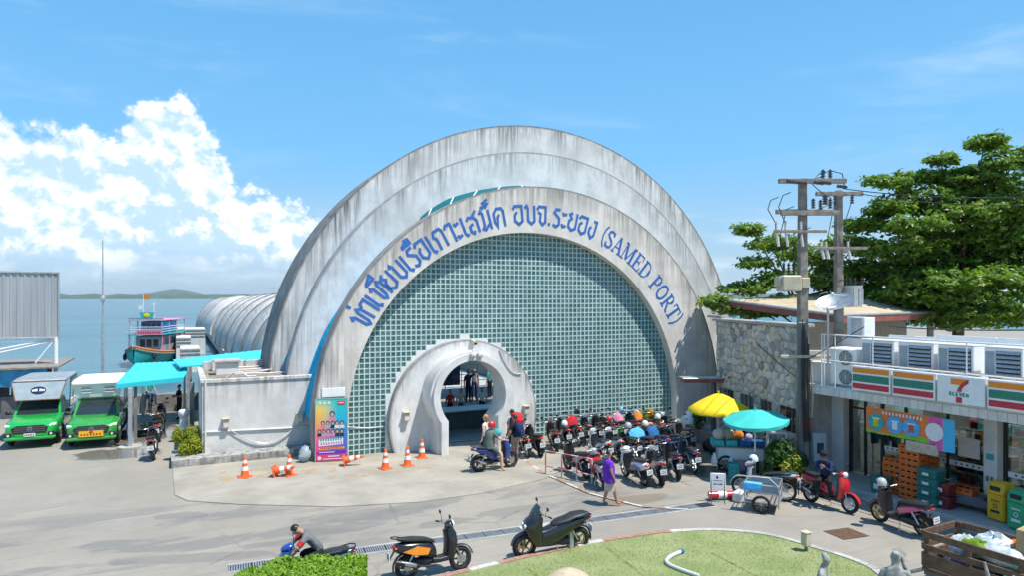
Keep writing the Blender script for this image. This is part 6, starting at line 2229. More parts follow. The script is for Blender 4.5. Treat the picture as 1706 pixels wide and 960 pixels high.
for (ya, yb, kind_) in PAN:
 mb = MB(); mb.box(CX - .10, CX + .12, yb, ya, z0, z1, .012)
 pn = S7(mb, 'sign_panel', 'white_plastic')
 hgt = z1 - z0
 if kind_ == 0:
  for f0, f1, mt in ((.07, .27, 'shop_orange'), (.34, .63, 'shop_green'), (.70, .92, 'shop_red')):
   mb = MB(); mb.box(CX - .106, CX - .098, yb + .04, ya - .04, z1 - f1 * hgt, z1 - f0 * hgt)
   S7(mb, 'stripe', mt, pn).location = (0, 0, 0)
 else:
  xc = CX - .107
  yc = (ya + yb) / 2 + .02
  def PL(pts, mt, nm, lift=0.0):
   m2 = MB()
   m2.add([(xc - lift, yc - y, z) for y, z in pts] + [(xc + .008, yc - y, z) for y, z in pts], [tuple(range(len(pts)))] + [(i, (i + 1) % len(pts), len(pts) + (i + 1) % len(pts), len(pts) + i) for i in range(len(pts))])
   S7(m2, nm, mt, pn).location = (0, 0, 0)
  top_ = z1 - .10 * hgt
  PL([(-.22, top_), (.22, top_), (.10, top_ - .16), (-.22, top_ - .16)], 'shop_orange', 'numeral')
  PL([(.24, top_), (.24, top_ - .10), (.14, top_ - .17), (.08, top_ - .24), (.05, top_ - .34), (-.06, top_ - .34), (-.03, top_ - .26), (.02, top_ - .17), (.10, top_ - .08)], 'shop_red', 'numeral', .003)
  PL([(-.08, top_ - .48), (.07, top_ - .48), (.075, top_ - .63), (-.085, top_ - .63)], 'shop_red', 'numeral')
  zc = top_ - .46
  gl_ = {'E': [(0, 0, .022, .10), (.022, 0, .055, .02), (.022, .04, .048, .06), (.022, .08, .055, .10)], 'L': [(0, 0, .022, .10), (.022, 0, .055, .02)], 'n': [(0, 0, .022, .085), (.022, .062, .058, .085), (.046, 0, .068, .062)]}
  x = -.255
  for ch in 'ELEVEn':
   m2 = MB()
   if ch == 'V':
    m2.add([(xc - .006, yc - (x + a), zc + z) for a, z in ((0, .10), (.024, .10), (.040, .035), (.056, .10), (.08, .10), (.052, 0), (.028, 0))], [(0, 1, 2, 6), (2, 3, 4, 5), (2, 5, 6)])
    w = .085
   else:
    for (a0, b0, a1, b1) in gl_[ch]:
     m2.box(xc - .006, xc + .006, yc - (x + a1), yc - (x + a0), zc + b0, zc + b1)
    w = .075 if ch != 'n' else .08
   S7(m2, 'letter', 'shop_green', pn).location = (0, 0, 0)
   x += w + .009
mb = MB()
for zz in (4.83, 4.0):
 mb.cyl((CX - .02, 15.4, zz), (CX - .02, YR, zz), .022, n=6)
mb.cyl((CX + .1, 15.4, 4.83), (CX + .1, 15.4, 3.16), .022, n=6)
for yy in (15.4, 14.9, 13.6, 10.9, 9.2, 7.6, 6):
 mb.cyl((CX - .02, yy, 3.16), (CX - .02, yy, 4.83), .018, n=6)
mb.cyl((CX - .02, 15.4, 4.38), (CX - .02, 14.3, 4.38), .022, n=6)
S7(mb, 'railing', 'white_paint')
mb = MB()
mb.cyl((CX + .2, 14.4, 3.99), (CX + .2, YR, 3.99), .035, n=6)
S7(mb, 'pipe', 'rust')
yy = 14.8
while yy > 7:
 w = rg.uniform(1.2, 1.9)
 mb = MB(); mb.box(SX + .7, SX + .76, yy - w + .02, yy, 3.86, 4.78 + .08 * (int(yy) % 2), .004)
 pp_ = S7(mb, 'parapet_panel', 'white_paint')
 yy -= w
mb = MB(); mb.box(CX + .95, CX + 1.7, 14.6, 15.9, 3.16, 4.35, .02)
S7(mb, 'roof_box', 'white_paint')
def condenser(pos, rot, label, w=.95, h=.78, d=.55, louvre=True, fans=1):
 T = thing('air_conditioner', label, 'air conditioner', pos, rot, 'air conditioner units on the shop roof')
 mb = MB(); mb.box(-d / 2, d / 2, -w / 2, w / 2, .06, h, .02)
 mb.build('casing', 'white_plastic', T)
 for s in (-1, 1):
  mb = MB(); mb.box(-d / 2, d / 2, s * w * .35 - .03, s * w * .35 + .03, 0, .06)
  mb.build('foot', 'galv', T)
 if louvre:
  mb = MB(); mb.box(-d / 2 - .012, -d / 2 + .01, -w * .44, w * .18, .12, h - .08)
  g = mb.build('grille', 'ink', T)
  n = 6
  for k in range(n):
   z = .15 + k * (h - .27) / (n - 1)
   m2 = MB()
   m2.add([(-d / 2 - .05, -w * .44, z - .02), (-d / 2 - .05, w * .18, z - .02), (-d / 2 - .013, w * .18, z + .035), (-d / 2 - .013, -w * .44, z + .035),
     (-d / 2 - .05, -w * .44, z - .032), (-d / 2 - .05, w * .18, z - .032), (-d / 2 - .013, w * .18, z + .023), (-d / 2 - .013, -w * .44, z + .023)], [(0, 1, 2, 3), (4, 7, 6, 5), (0, 4, 5, 1), (1, 5, 6, 2), (3, 7, 4, 0)])
   m2.build('slat', 'galv', g)
  mb = MB(); mb.box(-d / 2 - .006, -d / 2, w * .22, w * .46, .12, h - .1)
  mb.build('service_panel', 'steel_blue', T)
  mb = MB(); mb.box(-d / 2 - .03, d / 2 + .01, -w / 2 - .01, w / 2 + .01, h + .002, h + .03, .01)
  mb.build('lid', 'white_plastic', T)
 else:
  for k in range(fans):
   z = h * (k + .5) / fans + .02
   mb = MB(); mb.cyl((-d / 2 - .01, -w * .1, z), (-d / 2 + .01, -w * .1, z), min(.24, h / fans * .44), n=24)
   f = mb.build('fan', 'grey_plastic', T)
   R_ = min(.24, h / fans * .44)
   mb = MB()
   for q in range(1, 5):
    mb.wheel_ring((-d / 2 - .016, -w * .1, z), R_ * q / 4, .006, 22, 4, 'x')
   for q in range(8):
    a = q * pi / 4
    mb.cyl((-d / 2 - .016, -w * .1, z), (-d / 2 - .016, -w * .1 + R_ * cos(a), z + R_ * sin(a)), .005, n=4)
   mb.build('fan_guard', 'white_plastic', f)
 return T
for (pa, pb, lab) in ((1432, 1490, 'white louvred condenser closest to the tall twin-fan unit'), (1493, 1556, 'white louvred condenser second from the tall twin-fan unit'), (1559, 1623, 'white louvred condenser above the panel with the green letters'), (1636, 1706, 'white louvred condenser last in the row on the shop roof')):
 p, q = atX(pa, 590, 19.05), atX(pb, 590, 19.05)
 condenser((19.35, (p.y + q.y) / 2, 3.86), 0, lab, w=abs(p.y - q.y) * .93, h=.84)
p, q = atX(1376, 590, 18.95), atX(1424, 590, 18.95)
condenser((19.15, 14.9, 3.16), 0, 'tall white twin-fan condenser standing at the shop roof corner', w=.95, h=1.22, d=.4, louvre=False, fans=2)
p = atD(1434, 545, 23.5)
T = condenser((p.x, p.y, 4.62), -.35, 'small white condenser with a blue grille raised above the others', w=.98, h=.72, d=.4, louvre=False, fans=1)
mb = MB(); mb.box(-.215, -.205, -.36, .22, .1, .66)
gg = mb.build('grille', 'steel_blue', T)
mb = MB()
for k in range(9): mb.box(-.222, -.216, -.36, .22, .13 + k * .06, .145 + k * .06)
for k in range(6): mb.box(-.226, -.2225, -.33 + k * .1, -.32 + k * .1, .1, .66)
mb.build('grille_wire', 'white_plastic', gg, kind='stuff')
mb = MB(); mb.box(p.x - .3, p.x + .3, p.y - .5, p.y + .5, 3.86, 4.61)
S7(mb, 'roof_plinth', 'shop_wall')
BN = thing('shop_banner', 'long orange and green promotion banner hanging below the shop canopy', 'banner', (19.0, 13, 0))
xb = 18.95
p0, p1, p2, p3 = atX(1443, 680, xb), atX(1590, 699, xb), atX(1590, 745, xb), atX(1441, 722, xb)
m, t, b = newmat('promo_print')
tc = t.node('ShaderNodeTexCoord').outputs['Object']
sp = t.node('ShaderNodeSeparateXYZ', {0: tc})
wv = t.m('ADD', sp.outputs[2], t.m('MULTIPLY', t.m('SINE', t.m('MULTIPLY', sp.outputs[1], 3.0)), .05))
c = t.mix(t.sstep(wv, 1.98, 2.0), (.20, .52, .05), (.80, .20, .04))
c = t.mix(t.sstep(sp.outputs[1], 11.78 - 13, 11.72 - 13), c, (.05, .45, .72))
c = t.mix(t.m('MULTIPLY', t.sstep(sp.outputs[1], 12.20 - 13, 12.12 - 13), t.sstep(sp.outputs[1], 11.70 - 13, 11.78 - 13)), c, (.72, .10, .42))
t.l.new(c, b.inputs['Base Color']); b.inputs['Roughness'].default_value = .5
ya, yb_, zt_, zb_ = p0.y, p1.y, (p0.z + p1.z) / 2, (p2.z + p3.z) / 2
mb = MB()
n = 30
vs, fs = [], []
for i in range(n + 1):
 y = ya + (yb_ - ya) * i / n - 13
 dx = .02 * sin(i * .9)
 zl = zb_ - (.14 if i > n * .8 else 0)
 vs += [(dx - .05, y, zt_), (dx * 1.5 - .05, y, zl)]
for i in range(n):
 fs.append((2 * i, 2 * i + 2, 2 * i + 3, 2 * i + 1))
mb.add(vs, fs, True)
mb.build('sheet', 'promo_print', BN)
x_ = -.085
pr = {}
def disc(mt, y, z, ry, rz, lift):
 pr.setdefault(mt, MB()).add([(x_ - lift, y - 13 + ry * cos(2 * pi * i / 14), z + rz * sin(2 * pi * i / 14)) for i in range(14)], [tuple(range(14))])
def rect(mt, y0, y1, z0_, z1_, lift):
 pr.setdefault(mt, MB()).add([(x_ - lift, y0 - 13, z0_), (x_ - lift, y1 - 13, z0_), (x_ - lift, y1 - 13, z1_), (x_ - lift, y0 - 13, z1_)], [(0, 1, 2, 3)])
L_ = ya - yb_
for f, mt, mt2 in ((.13, 'cloth_teal', 'cloth_yellow'), (.36, 'cloth_sky', 'plate_white'), (.55, 'cloth_sky', 'paint_red'), (.80, 'plate_white', 'plate_white')):
 yy = ya - f * L_
 disc(mt, yy, (zt_ + zb_) / 2 - .03, .26, .26, .001)
 rect(mt2, yy - .08, yy + .08, (zt_ + zb_) / 2 - .16, (zt_ + zb_) / 2 + .06, .003)
 rect('plate_white', yy - .12, yy + .12, (zt_ + zb_) / 2 + .06, (zt_ + zb_) / 2 + .10, .004)
for k in range(12):
 yy = ya - (.22 + .04 * k) * L_
 rect('plate_white', yy - .03, yy + .03, zt_ - .15, zt_ - .06, .0015)
rect('cloth_beige', ya - .48 * L_ - .95, ya - .48 * L_, zb_ - .32, zb_ - .02, -.03)
for mt, mbx in pr.items():
 mbx.build('print', mt, BN, kind='stuff')
# ------------------------------------------------------------------ goods in front of the shop
cr = MB()
cr.box(-.22, .22, -.30, .30, 0, .02)
for (x0, x1, y0, y1) in ((-.22, -.20, -.3, .3), (.20, .22, -.3, .3), (-.199, .199, -.3, -.28), (-.199, .199, .28, .3)):
 cr.box(x0, x1, y0, y1, .021, .085); cr.box(x0, x1, y0, y1, .135, .17)
for sx in (-.21, .21):
 for sy in (-.27, -.09, .09, .27): cr.box(sx - .011, sx + .011, sy - .03, sy + .03, .0852, .1348)
for sy in (-.29, .29):
 for sx in (-.16, 0, .16): cr.box(sx - .03, sx + .03, sy - .011, sy + .011, .0852, .1348)
crate_me = cr.mesh('crate', 'crate_orange')
def stack(px, py, n, lab, zb=.15, rot=0.0, gr='orange crates stacked in front of the shop'):
 q = G(px, py, zb)
 for k in range(n):
  o = link('crate', crate_me, None, label=lab(k, n), cat='crate', group=gr, loc=(q.x + rnd.uniform(-.012, .012), q.y + rnd.uniform(-.012, .012), zb + .02 + k * .172), rotz=rot + rnd.uniform(-.03, .03))
def lab_of(desc):
 def f(k, n):
  o = ('bottom', 'second', 'third', 'fourth', 'fifth', 'sixth', 'seventh', 'eighth')
  if k == 0: return 'orange plastic crate at the bottom of ' + desc
  if k == n - 1: return 'orange plastic crate on top of ' + desc
  return f'orange plastic crate, {o[k]} from the bottom of ' + desc
 return f
stack(1494, 822, 6, lab_of('the short crate stack'))
stack(1522, 832, 9, lab_of('the tall front crate stack'))
stack(1540, 825, 9, lab_of('the tall rear crate stack'))
for (px, py), w_ in (((1494, 822), 'shorter'), ((1522, 832), 'tall front'), ((1540, 825), 'tall rear')):
 q = G(px, py, .15)
 mb = MB(); mb.box(-.24, .24, -.32, .32, 0, .018, .005)
 mb.build('pallet', 'ink', None, label=f'thin black base plate under the {w_} orange crate stack', cat='base plate', group='base plates under the crate stacks', loc=(q.x, q.y, .151))
def tote(px, py, mt, w, d, h, lab, n=1, rot=0, zb=.15, lid=True):
 q = G(px, py, zb)
 T = thing('storage_tote', lab, 'tote', (q.x, q.y, zb), rot)
 z = 0
 for k in range(n):
  mb = MB()
  mb.loft([(z, 0, 0, d * .42, w * .42, 8), (z + h * .8, 0, 0, d * .48, w * .48, 8), (z + h * .82, 0, 0, d * .52, w * .52, 8), (z + h * .97, 0, 0, d * .52, w * .52, 8)], 20, axis='z')
  mb.build('tub', mt, T)
  mb = MB(); mb.box(-d * .53, -d * .515, -w * .15, w * .15, z + h * .3, z + h * .6, .003)
  mb.build('marking', 'plate_white', T)
  z += h
 return T
tote(1467, 822, 'tote_green', .50, .42, .50, 'dark green tub standing left of the crate stacks')
tote(1551, 842, 'tote_green', .62, .5, .26, 'stack of dark green totes right of the crate stacks', 4)
tote(1573, 846, 'paint_maroon', .52, .42, .36, 'two stacked maroon totes beside the green totes', 2)
q = G(1612, 850, .15)
TR = thing('hand_trolley', 'grey trolley bag carrying one orange crate by the shop pillar', 'trolley', (q.x + .1, q.y, .15), .1)
mb = MB()
mb.box(-.28, .28, -.75, .45, .14, .42, .05)
mb.build('load', 'grey_plastic', TR)
mb = MB()
mb.add([(-.28, -.45, .42), (.28, -.45, .42), (.28, -.95, .16), (-.28, -.95, .16), (-.28, -.45, .14), (.28, -.45, .14), (.1, -.7, .72), (-.2, -.7, .72)], [(0, 1, 2, 3), (0, 1, 6, 7), (3, 2, 6, 7), (0, 7, 3), (1, 2, 6)])
mb.build('cover', 'cloth_navy', TR)
mb = MB()
for yy in (-.55, .3):
 for xx in (-.24, .24):
  mb.cyl((xx - .02, yy, .07), (xx + .02, yy, .07), .07, n=14)
mb.build('castor', 'rubber', TR, kind='stuff')
mb = MB(); mb.tube([(-.25, .45, .2), (-.25, .55, .7), (.25, .55, .7), (.25, .45, .2)], .018)
mb.build('handle', 'steel', TR)
link('crate', crate_me, None, label='orange plastic crate riding on the grey trolley', cat='crate', loc=(q.x + .05, q.y + .12, .575), rotz=.1)
def bin_(px, py, mt, lab):
 q = G(px, py, .15)
 T = thing('litter_bin', lab, 'litter bin', (q.x, q.y, .15), -.15)
 mb = MB(); mb.box(-.22, .22, -.24, .24, .02, .72, .04)
 mb.build('body', mt, T)
 mb = MB()
 mb.loft([(.722, 0, 0, .235, .255, 7), (.80, 0, 0, .235, .255, 7), (.96, .02, 0, .19, .23, 6), (1.02, .03, 0, .13, .19, 5)], 18, axis='z')
 h = mb.build('hood', mt, T)
 mb = MB(); mb.box(-.245, -.20, -.14, .14, .79, .91, .015)
 mb.build('opening', 'ink', h)
 mb = MB()
 for k in range(5): mb.box(-.2245, -.2205, -.11 + k * .046, -.08 + k * .046, .52, .56)
 mb.box(-.2245, -.2205, -.12, .12, .22, .29)
 mb.wheel_ring((-.223, 0, .40), .05, .010, 14, 4, 'x')
 mb.build('marking', 'ink' if 'yellow' in mt else 'plate_white', T, kind='stuff')
 return T
bin_(1668, 868, 'bin_yellow', 'yellow litter bin with a hooded opening beside the shop pillar')
bin_(1703, 884, 'bin_green', 'green litter bin with a hooded opening beside the yellow bin')
# ------------------------------------------------------------------ UTILITY POLES
def insulator(mbx, p, h=.28, r=.06, up=V(0, 0, 1)):
 n = 4
 for k in range(n):
  a = p + up * (h * k / n); c2 = p + up * (h * (k + .55) / n); e = p + up * (h * (k + 1) / n)
  mbx.cyl(a, c2, r, r * .75, n=10); mbx.cyl(c2, e, r * .4, n=8)
pa = G(1337, 800)
UP = thing('utility_pole', 'tall square concrete power pole with dark lower half in front of the stone wall', 'utility pole', (pa.x, pa.y, 0), -YAW)
dA = 22.5
def loc_on(px, py, dep, T):
 p = atD(px, py, dep)
 return T.matrix_world.inverted() @ p
UP.rotation_euler = (0, 0, -YAW)
bpy.context.view_layer.update()
mb = MB(); mb.loft([(0, 0, 0, .175, .175, 12), (5.0, 0, 0, .145, .145, 12), (9.95, 0, 0, .11, .11, 12)], 16, axis='z')
mb.build('pole', 'pole_concrete', UP)
mb = MB(); mb.box(-.215, .0, -.215, -.1, .0, 5.2, .02)
mb.build('cable_cover', 'grey_plastic', UP)
mb = MB(); mb.box(-.12, .24, -.225, .2, 1.62, 2.05, .02)
mb.build('wrap', 'fascia_red', UP)
def arm(T, x0, x1, z, mt='wood_grey', y=-.22, s=.075):
 mb = MB(); mb.box(x0, x1, y - s, y + s, z - s, z + s, .012)
 return mb.build('crossarm', mt, T)
X = lambda px, dep=dA: (px - 1337) * dep / 1137
Z = lambda py, dep=dA: 6 + (497 - py) * dep / 1137
arm(UP, X(1293), X(1404), Z(303))
arm(UP, X(1297), X(1392), Z(356), y=-.22)
arm(UP, X(1297), X(1392), Z(351), y=.22)
arm(UP, X(1285), X(1372), Z(386), s=.045)
arm(UP, X(1296), X(1390), Z(594), s=.05, mt='beige_metal')
arm(UP, X(1312), X(1385), Z(598), s=.04, y=.22, mt='beige_metal')
for px, py in ((1366, 300), (1378, 300), (1350, 348), (1362, 350), (1378, 348)):
 mb = MB(); insulator(mb, V(X(px), -.22, Z(py)), .32, .075)
 mb.build('insulator', 'ceramic', UP)
for px, py in ((1305, 304), (1322, 306), (1350, 306), (1362, 306), (1388, 312)):
 mb = MB(); insulator(mb, V(X(px), -.30, Z(py)), .34, .065, V(.96, 0, -.12))
 mb.build('insulator', 'ceramic', UP)
for px in (1290, 1305, 1330):
 mb = MB(); insulator(mb, V(X(px), -.2, Z(386)), .34, .05)
 mb.cyl((X(px), -.2, Z(386)), (X(px) + .06, -.2, Z(386) - .5), .045, n=8)
 mb.build('cutout_fuse', 'porcelain', UP)
mb = MB(); mb.box(X(1298), X(1330), -.30, .30, Z(486), Z(459), .04)
tf = mb.build('transformer', 'beige_metal', UP)
mb = MB(); mb.box(X(1294), X(1298) - .005, -.22, .22, Z(478), Z(462), .01)
mb.build('radiator', 'beige_metal', tf)
mb = MB(); mb.box(X(1332), X(1345), -.2, .2, Z(480), Z(463), .02)
mb.build('radiator', 'beige_metal', tf)
for px in (1305, 1314, 1322):
 mb = MB(); insulator(mb, V(X(px), 0, Z(458)), .40, .06)
 mb.build('bushing', 'ceramic', tf)
mb = MB()
for px, py, q in ((1292, 330, (1290, 384)), (1312, 322, (1306, 384)), (1318, 345, (1305, 455)), (1345, 380, (1322, 455))):
 a, c2 = V(X(px), -.25, Z(py)), V(X(q[0]), -.1, Z(q[1]))
 mb.tube([a, a + V(-.25, 0, -.1), (a + c2) / 2 + V(-.3, 0, .15), c2 + V(0, 0, .25), c2], .016, 5)
mb.tube([V(X(1366), -.22, Z(296)), V(X(1352), -.22, Z(299)), V(X(1360), -.22, Z(291)), V(X(1380), -.22, Z(286)), V(X(1398), -.22, Z(291)), V(X(1401), -.22, Z(310))], .018, 5)
mb.tube([V(X(1300), -.2, Z(400)), V(X(1277), -.2, Z(430)), V(X(1281), -.2, Z(450)), V(X(1306), -.1, Z(440))], .014, 5)
for k in range(5):
 mb.tube([V(-.1 + .05 * k, -.25, 5.3 - .2 * k), V(-.12 + .06 * k, -.26, 3.5), V(-.1 + .05 * k, -.24, 2.3), V(-.05 + .05 * k, -.24, 1.3)], .016, 5)
mb.build('cable', 'wire', UP, kind='stuff')
mb = MB(); mb.box(.20, .62, -.40, -.05, Z(766), Z(719), .02)
mbx_ = mb.build('meter_cabinet', 'steel_blue', UP)
mb = MB(); mb.box(.30, .52, -.406, -.401, Z(752), Z(735));
mb.build('meter_window', 'glass_dark', mbx_)
mb = MB(); mb.tube([V(X(1349), -.1, Z(719)), V(X(1350), -.2, Z(660)), V(X(1346), -.2, Z(600))], .03, 6)
mb.build('conduit', 'beige_metal', UP)
dB = 25.0
pb = atD(1397, 497, dB)
UB = thing('utility_pole', 'paler concrete power pole rising behind the shop roof with a grey transformer', 'utility pole', (pb.x, pb.y, 0), -YAW)
bpy.context.view_layer.update()
X = lambda px: (px - 1397) * dB / 1137
Z = lambda py: 6 + (497 - py) * dB / 1137
mb = MB(); mb.loft([(0, 0, 0, .17, .17, 12), (9.95, 0, 0, .11, .11, 12)], 16, axis='z')
mb.build('pole', 'pole_concrete', UB)
arm(UB, X(1355), X(1432), Z(324)); arm(UB, X(1350), X(1440), Z(414), s=.05); arm(UB, X(1366), X(1420), Z(418), s=.05, y=.2)
for px, py in ((1371, 326), (1386, 326), (1414, 324), (1368, 326)):
 mb = MB(); insulator(mb, V(X(px), -.25, Z(py) - .35), .36, .075)
 mb.build('insulator', 'ceramic', UB)
for px in (1364, 1372, 1408):
 mb = MB(); mb.cyl((X(px), -.2, Z(412)), (X(px) + .1, -.2, Z(432)), .055, n=8); insulator(mb, V(X(px), -.2, Z(412)), .2, .05)
 mb.build('cutout_fuse', 'porcelain', UB)
mb = MB(); mb.lathe([(0, Z(512)), (.30, Z(512)), (.32, Z(508)), (.32, Z(480)), (.34, Z(479)), (.34, Z(476)), (0, Z(476))], 18, (X(1418), -.1, 0))
tf = mb.build('transformer', 'galv', UB)
mb = MB()
for k in range(10):
 a = k * pi / 5
 mb.box(X(1418) + .33 * cos(a) - .02, X(1418) + .33 * cos(a) + .02, -.1 + .33 * sin(a) - .02, -.1 + .33 * sin(a) + .02, Z(508), Z(482))
mb.build('cooling_fin', 'galv', tf, kind='stuff')
for px in (1407, 1414, 1422, 1434):
 mb = MB(); insulator(mb, V(X(px), -.1, Z(476)), .3, .055)
 mb.build('bushing', 'ceramic', tf)
mb = MB()
mb.tube([V(X(1386), -.25, Z(335)), V(X(1380), -.2, Z(370)), V(X(1372), -.2, Z(410))], .015, 5)
mb.tube([V(X(1414), -.25, Z(335)), V(X(1402), -.2, Z(375)), V(X(1408), -.2, Z(410))], .015, 5)
mb.tube([V(X(1372), -.2, Z(435)), V(X(1385), -.2, Z(470)), V(X(1407), -.1, Z(465))], .015, 5)
mb.build('cable', 'wire', UB, kind='stuff')
def wire(a, c2, sag, r=.016, n=14, name='power_line', lab=''):
 mb = MB()
 mb.tube([a + (c2 - a) * (i / n) + V(0, 0, -sag * 4 * (i / n) * (1 - i / n)) for i in range(n + 1)], r, 5)
 mb.build(name, 'wire', None, label=lab, cat='power line')
wire(atD(1405, 314, 22.3), atD(1760, 326, 19), .15, lab='upper dark power line running from the pole tops past the tree')
wire(atD(1430, 322, 24.8), atD(1760, 340, 20), .18, lab='second power line running just below the upper one')
wire(atD(1355, 352, 22.3), atD(1412, 322, 24.8), .05, lab='short slanting line between the two power poles')
wire(atD(1350, 303, 22.3), atD(1385, 330, 24.8), .05, lab='short steep line between the tops of the two power poles')
wire(atD(1480, 545, 23), atD(1760, 550, 17), .06, r=.02, lab='low black line crossing in front of the tree above the shop')
wire(atD(1345, 600, 22.2), atD(1440, 545, 21.5), .02, lab='thin line from the dark pole to the shop roof')
wire(atD(1340, 640, 22.2), atD(1200, 505, 30), .2, lab='thin slack line from the dark pole to the terminal')
p = atD(1392, 512, 21.8)
DI = thing('satellite_dish', 'grey mesh satellite dish on a short mast above the shop roof', 'satellite dish', (p.x, p.y, 0))
mb = MB()
n, mm = 20, 5
vs, fs = [(0, 0, 0)], []
for j in range(1, mm + 1):
 r = .58 * j / mm
 for i in range(n): vs.append((r * cos(2 * pi * i / n), r * sin(2 * pi * i / n), .20 * (j / mm) ** 2))
for i in range(n): fs.append((0, 1 + i, 1 + (i + 1) % n))
for j in range(mm - 1):
 for i in range(n): fs.append((1 + j * n + i, 1 + j * n + (i + 1) % n, 1 + (j + 1) * n + (i + 1) % n, 1 + (j + 1) * n + i))
mb.T = Matrix.Translation((0, 0, p.z)) @ Matrix.Rotation(radians(-28), 4, Vector((-.3, .95, 0)))
mb.add(vs, fs, True)
mb.build('dish', 'galv', DI)
mb = MB()
mb.cyl((-.35, 0, 3.86), (-.35, 0, p.z - .05), .035, n=8); mb.cyl((-.35, 0, p.z - .05), (0, 0, p.z), .03, n=6)
mb.build('mast', 'galv', DI)
mb = MB(); mb.T = Matrix.Translation((0, 0, p.z)) @ Matrix.Rotation(radians(-28), 4, Vector((-.3, .95, 0)))
mb.cyl((.5, 0, .15), (0, 0, .45), .012, n=5); mb.cyl((-.3, .4, .15), (0, 0, .45), .012, n=5); mb.cyl((0, 0, .40), (0, 0, .50), .04, n=8)
mb.build('feed', 'white_plastic', DI)
# ------------------------------------------------------------------ TREES
def tree(label, base, trunk_top, lobes, seed, leaf, per, group='almond trees behind the shop'):
 rg = random.Random(seed)
 T = thing('almond_tree', label, 'tree', base, 0, group)
 wood = MB()
 B = V(0, 0, 0)
 tt = trunk_top - base
 wood.tube([B, tt * .35 + V(.15, .1, 0), tt * .7 + V(-.1, .05, 0), tt], [.34, .27, .21, .15], 12)
 mb = MB()
 for (c, r) in lobes:
  c = c - base
  f = rg.uniform(.55, .98)
  st = tt * f
  mid = st + (c - st) * .5 + V(0, 0, .15 * (c - st).length * .3)
  wood.tube([st, mid, c], [.075, .045, .018], 6)
  area = r[0] * r[1] + r[0] * r[2] + r[1] * r[2]
  nsub = int(22 + area * 13)
  for k in range(nsub):
   v = Vector((rg.gauss(0, 1), rg.gauss(0, 1), rg.gauss(0, .75))).normalized()
   k2 = rg.uniform(.55, 1.06)
   sc = V(c.x + v.x * r[0] * k2, c.y + v.y * r[1] * k2, c.z + v.z * r[2] * k2)
   if rg.random() < .5:
    wood.tube([c + (sc - c) * .15, sc], [.025, .008], 4)
   sr = rg.uniform(.28, .55)
   for q in range(per):
    w = Vector((rg.gauss(0, 1), rg.gauss(0, 1), rg.gauss(0, .55))).normalized()
    d = rg.uniform(.3, 1.0)
    p = sc + V(w.x * sr * d, w.y * sr * d, w.z * sr * .55 * d)
    leaf_cloud(mb, [(p, V(w.x * .5, w.y * .5, .8))], leaf, rg, aspect=.52)
 mb.build('crown', 'leaf_almond', T)
 wood.build('trunk', 'wood_brown', T)
 return T
def L(px, py, rx, ry, dep, dy=1.0):
 s = dep / 1137
 return (atD(px, py, dep), V(rx * s * 1.12, rx * s * dy * 1.1, ry * s * 1.0))
big = [L(1625, 300, 48, 24, 31), L(1690, 268, 40, 24, 30), L(1478, 302, 44, 9, 31, .5), L(1566, 266, 24, 9, 31, .6), L(1540, 335, 62, 20, 32), L(1655, 345, 60, 30, 31),
  L(1480, 348, 42, 11, 31, .7), L(1600, 400, 80, 32, 32), L(1500, 415, 60, 20, 31), L(1435, 372, 34, 13, 32), L(1640, 460, 80, 30, 31), L(1550, 492, 90, 26, 31),
  L(1700, 405, 50, 40, 31), L(1695, 515, 60, 30, 29), L(1600, 528, 70, 20, 30), L(1470, 498, 46, 18, 32), L(1640, 238, 34, 12, 31, .7), L(1735, 330, 50, 60, 31), L(1740, 460, 50, 70, 31),
  L(1560, 440, 80, 30, 33), L(1660, 400, 90, 30, 33), L(1480, 455, 60, 18, 33), L(1520, 300, 40, 12, 32), L(1640, 330, 60, 22, 33), L(1590, 470, 90, 24, 30), L(1590, 300, 40, 16, 32), L(1520, 375, 50, 14, 30), L(1610, 355, 50, 18, 30)]
bt = atD(1588, 640, 32); bt.z = 0
tree('large spreading almond tree with tiered branches behind the shop', bt, atD(1610, 360, 32), big, 5, .30, 17)
small = [L(1250, 382, 22, 8, 33, .8), L(1285, 405, 36, 14, 33), L(1255, 438, 24, 9, 33), L(1345, 425, 40, 18, 34), L(1410, 445, 44, 22, 34), L(1300, 462, 36, 14, 33), L(1245, 482, 34, 12, 33),
   L(1192, 502, 20, 9, 32), L(1232, 512, 38, 12, 32), L(1385, 470, 36, 16, 33), L(1415, 405, 34, 14, 34), L(1330, 500, 50, 12, 34), L(1292, 520, 60, 9, 33), L(1430, 480, 36, 14, 34)]
bt = atD(1330, 640, 34); bt.z = 0
tree('smaller almond tree with low drooping branches behind the stone wall', bt, atD(1345, 450, 34), small, 8, .28, 15)
# ------------------------------------------------------------------ inside the hall: counter, deck, railing
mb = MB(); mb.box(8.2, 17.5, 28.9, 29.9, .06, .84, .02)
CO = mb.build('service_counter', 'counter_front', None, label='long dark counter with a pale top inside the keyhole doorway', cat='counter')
mb = MB(); mb.box(8.1, 17.6, 28.75, 30.0, .842, .90, .015)
mb.build('counter_top', 'counter_top', CO)
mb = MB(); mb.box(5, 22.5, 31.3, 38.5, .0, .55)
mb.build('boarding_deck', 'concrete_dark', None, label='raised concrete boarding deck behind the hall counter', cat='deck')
RL = thing('deck_railing', 'tubular white railing along the far edge of the boarding deck', 'railing', (13, 36.4, .55))
for zz in (.35, .7, 1.05, 1.6):
 mb = MB(); mb.cyl((-6.5, 0, zz), (8.5, 0, zz), .022, n=6)
 mb.build('rail', 'steel_blue', RL)
for k in range(16):
 mb = MB(); mb.cyl((-6.5 + k, 0, 0), (-6.5 + k, 0, 1.7), .025, n=6)
 mb.build('post', 'steel_blue', RL)
p = atY(745, 632, 35.5)
mb = MB(); mb.box(p.x - .75, p.x + .75, 35.45, 35.5, 1.15, 2.9)
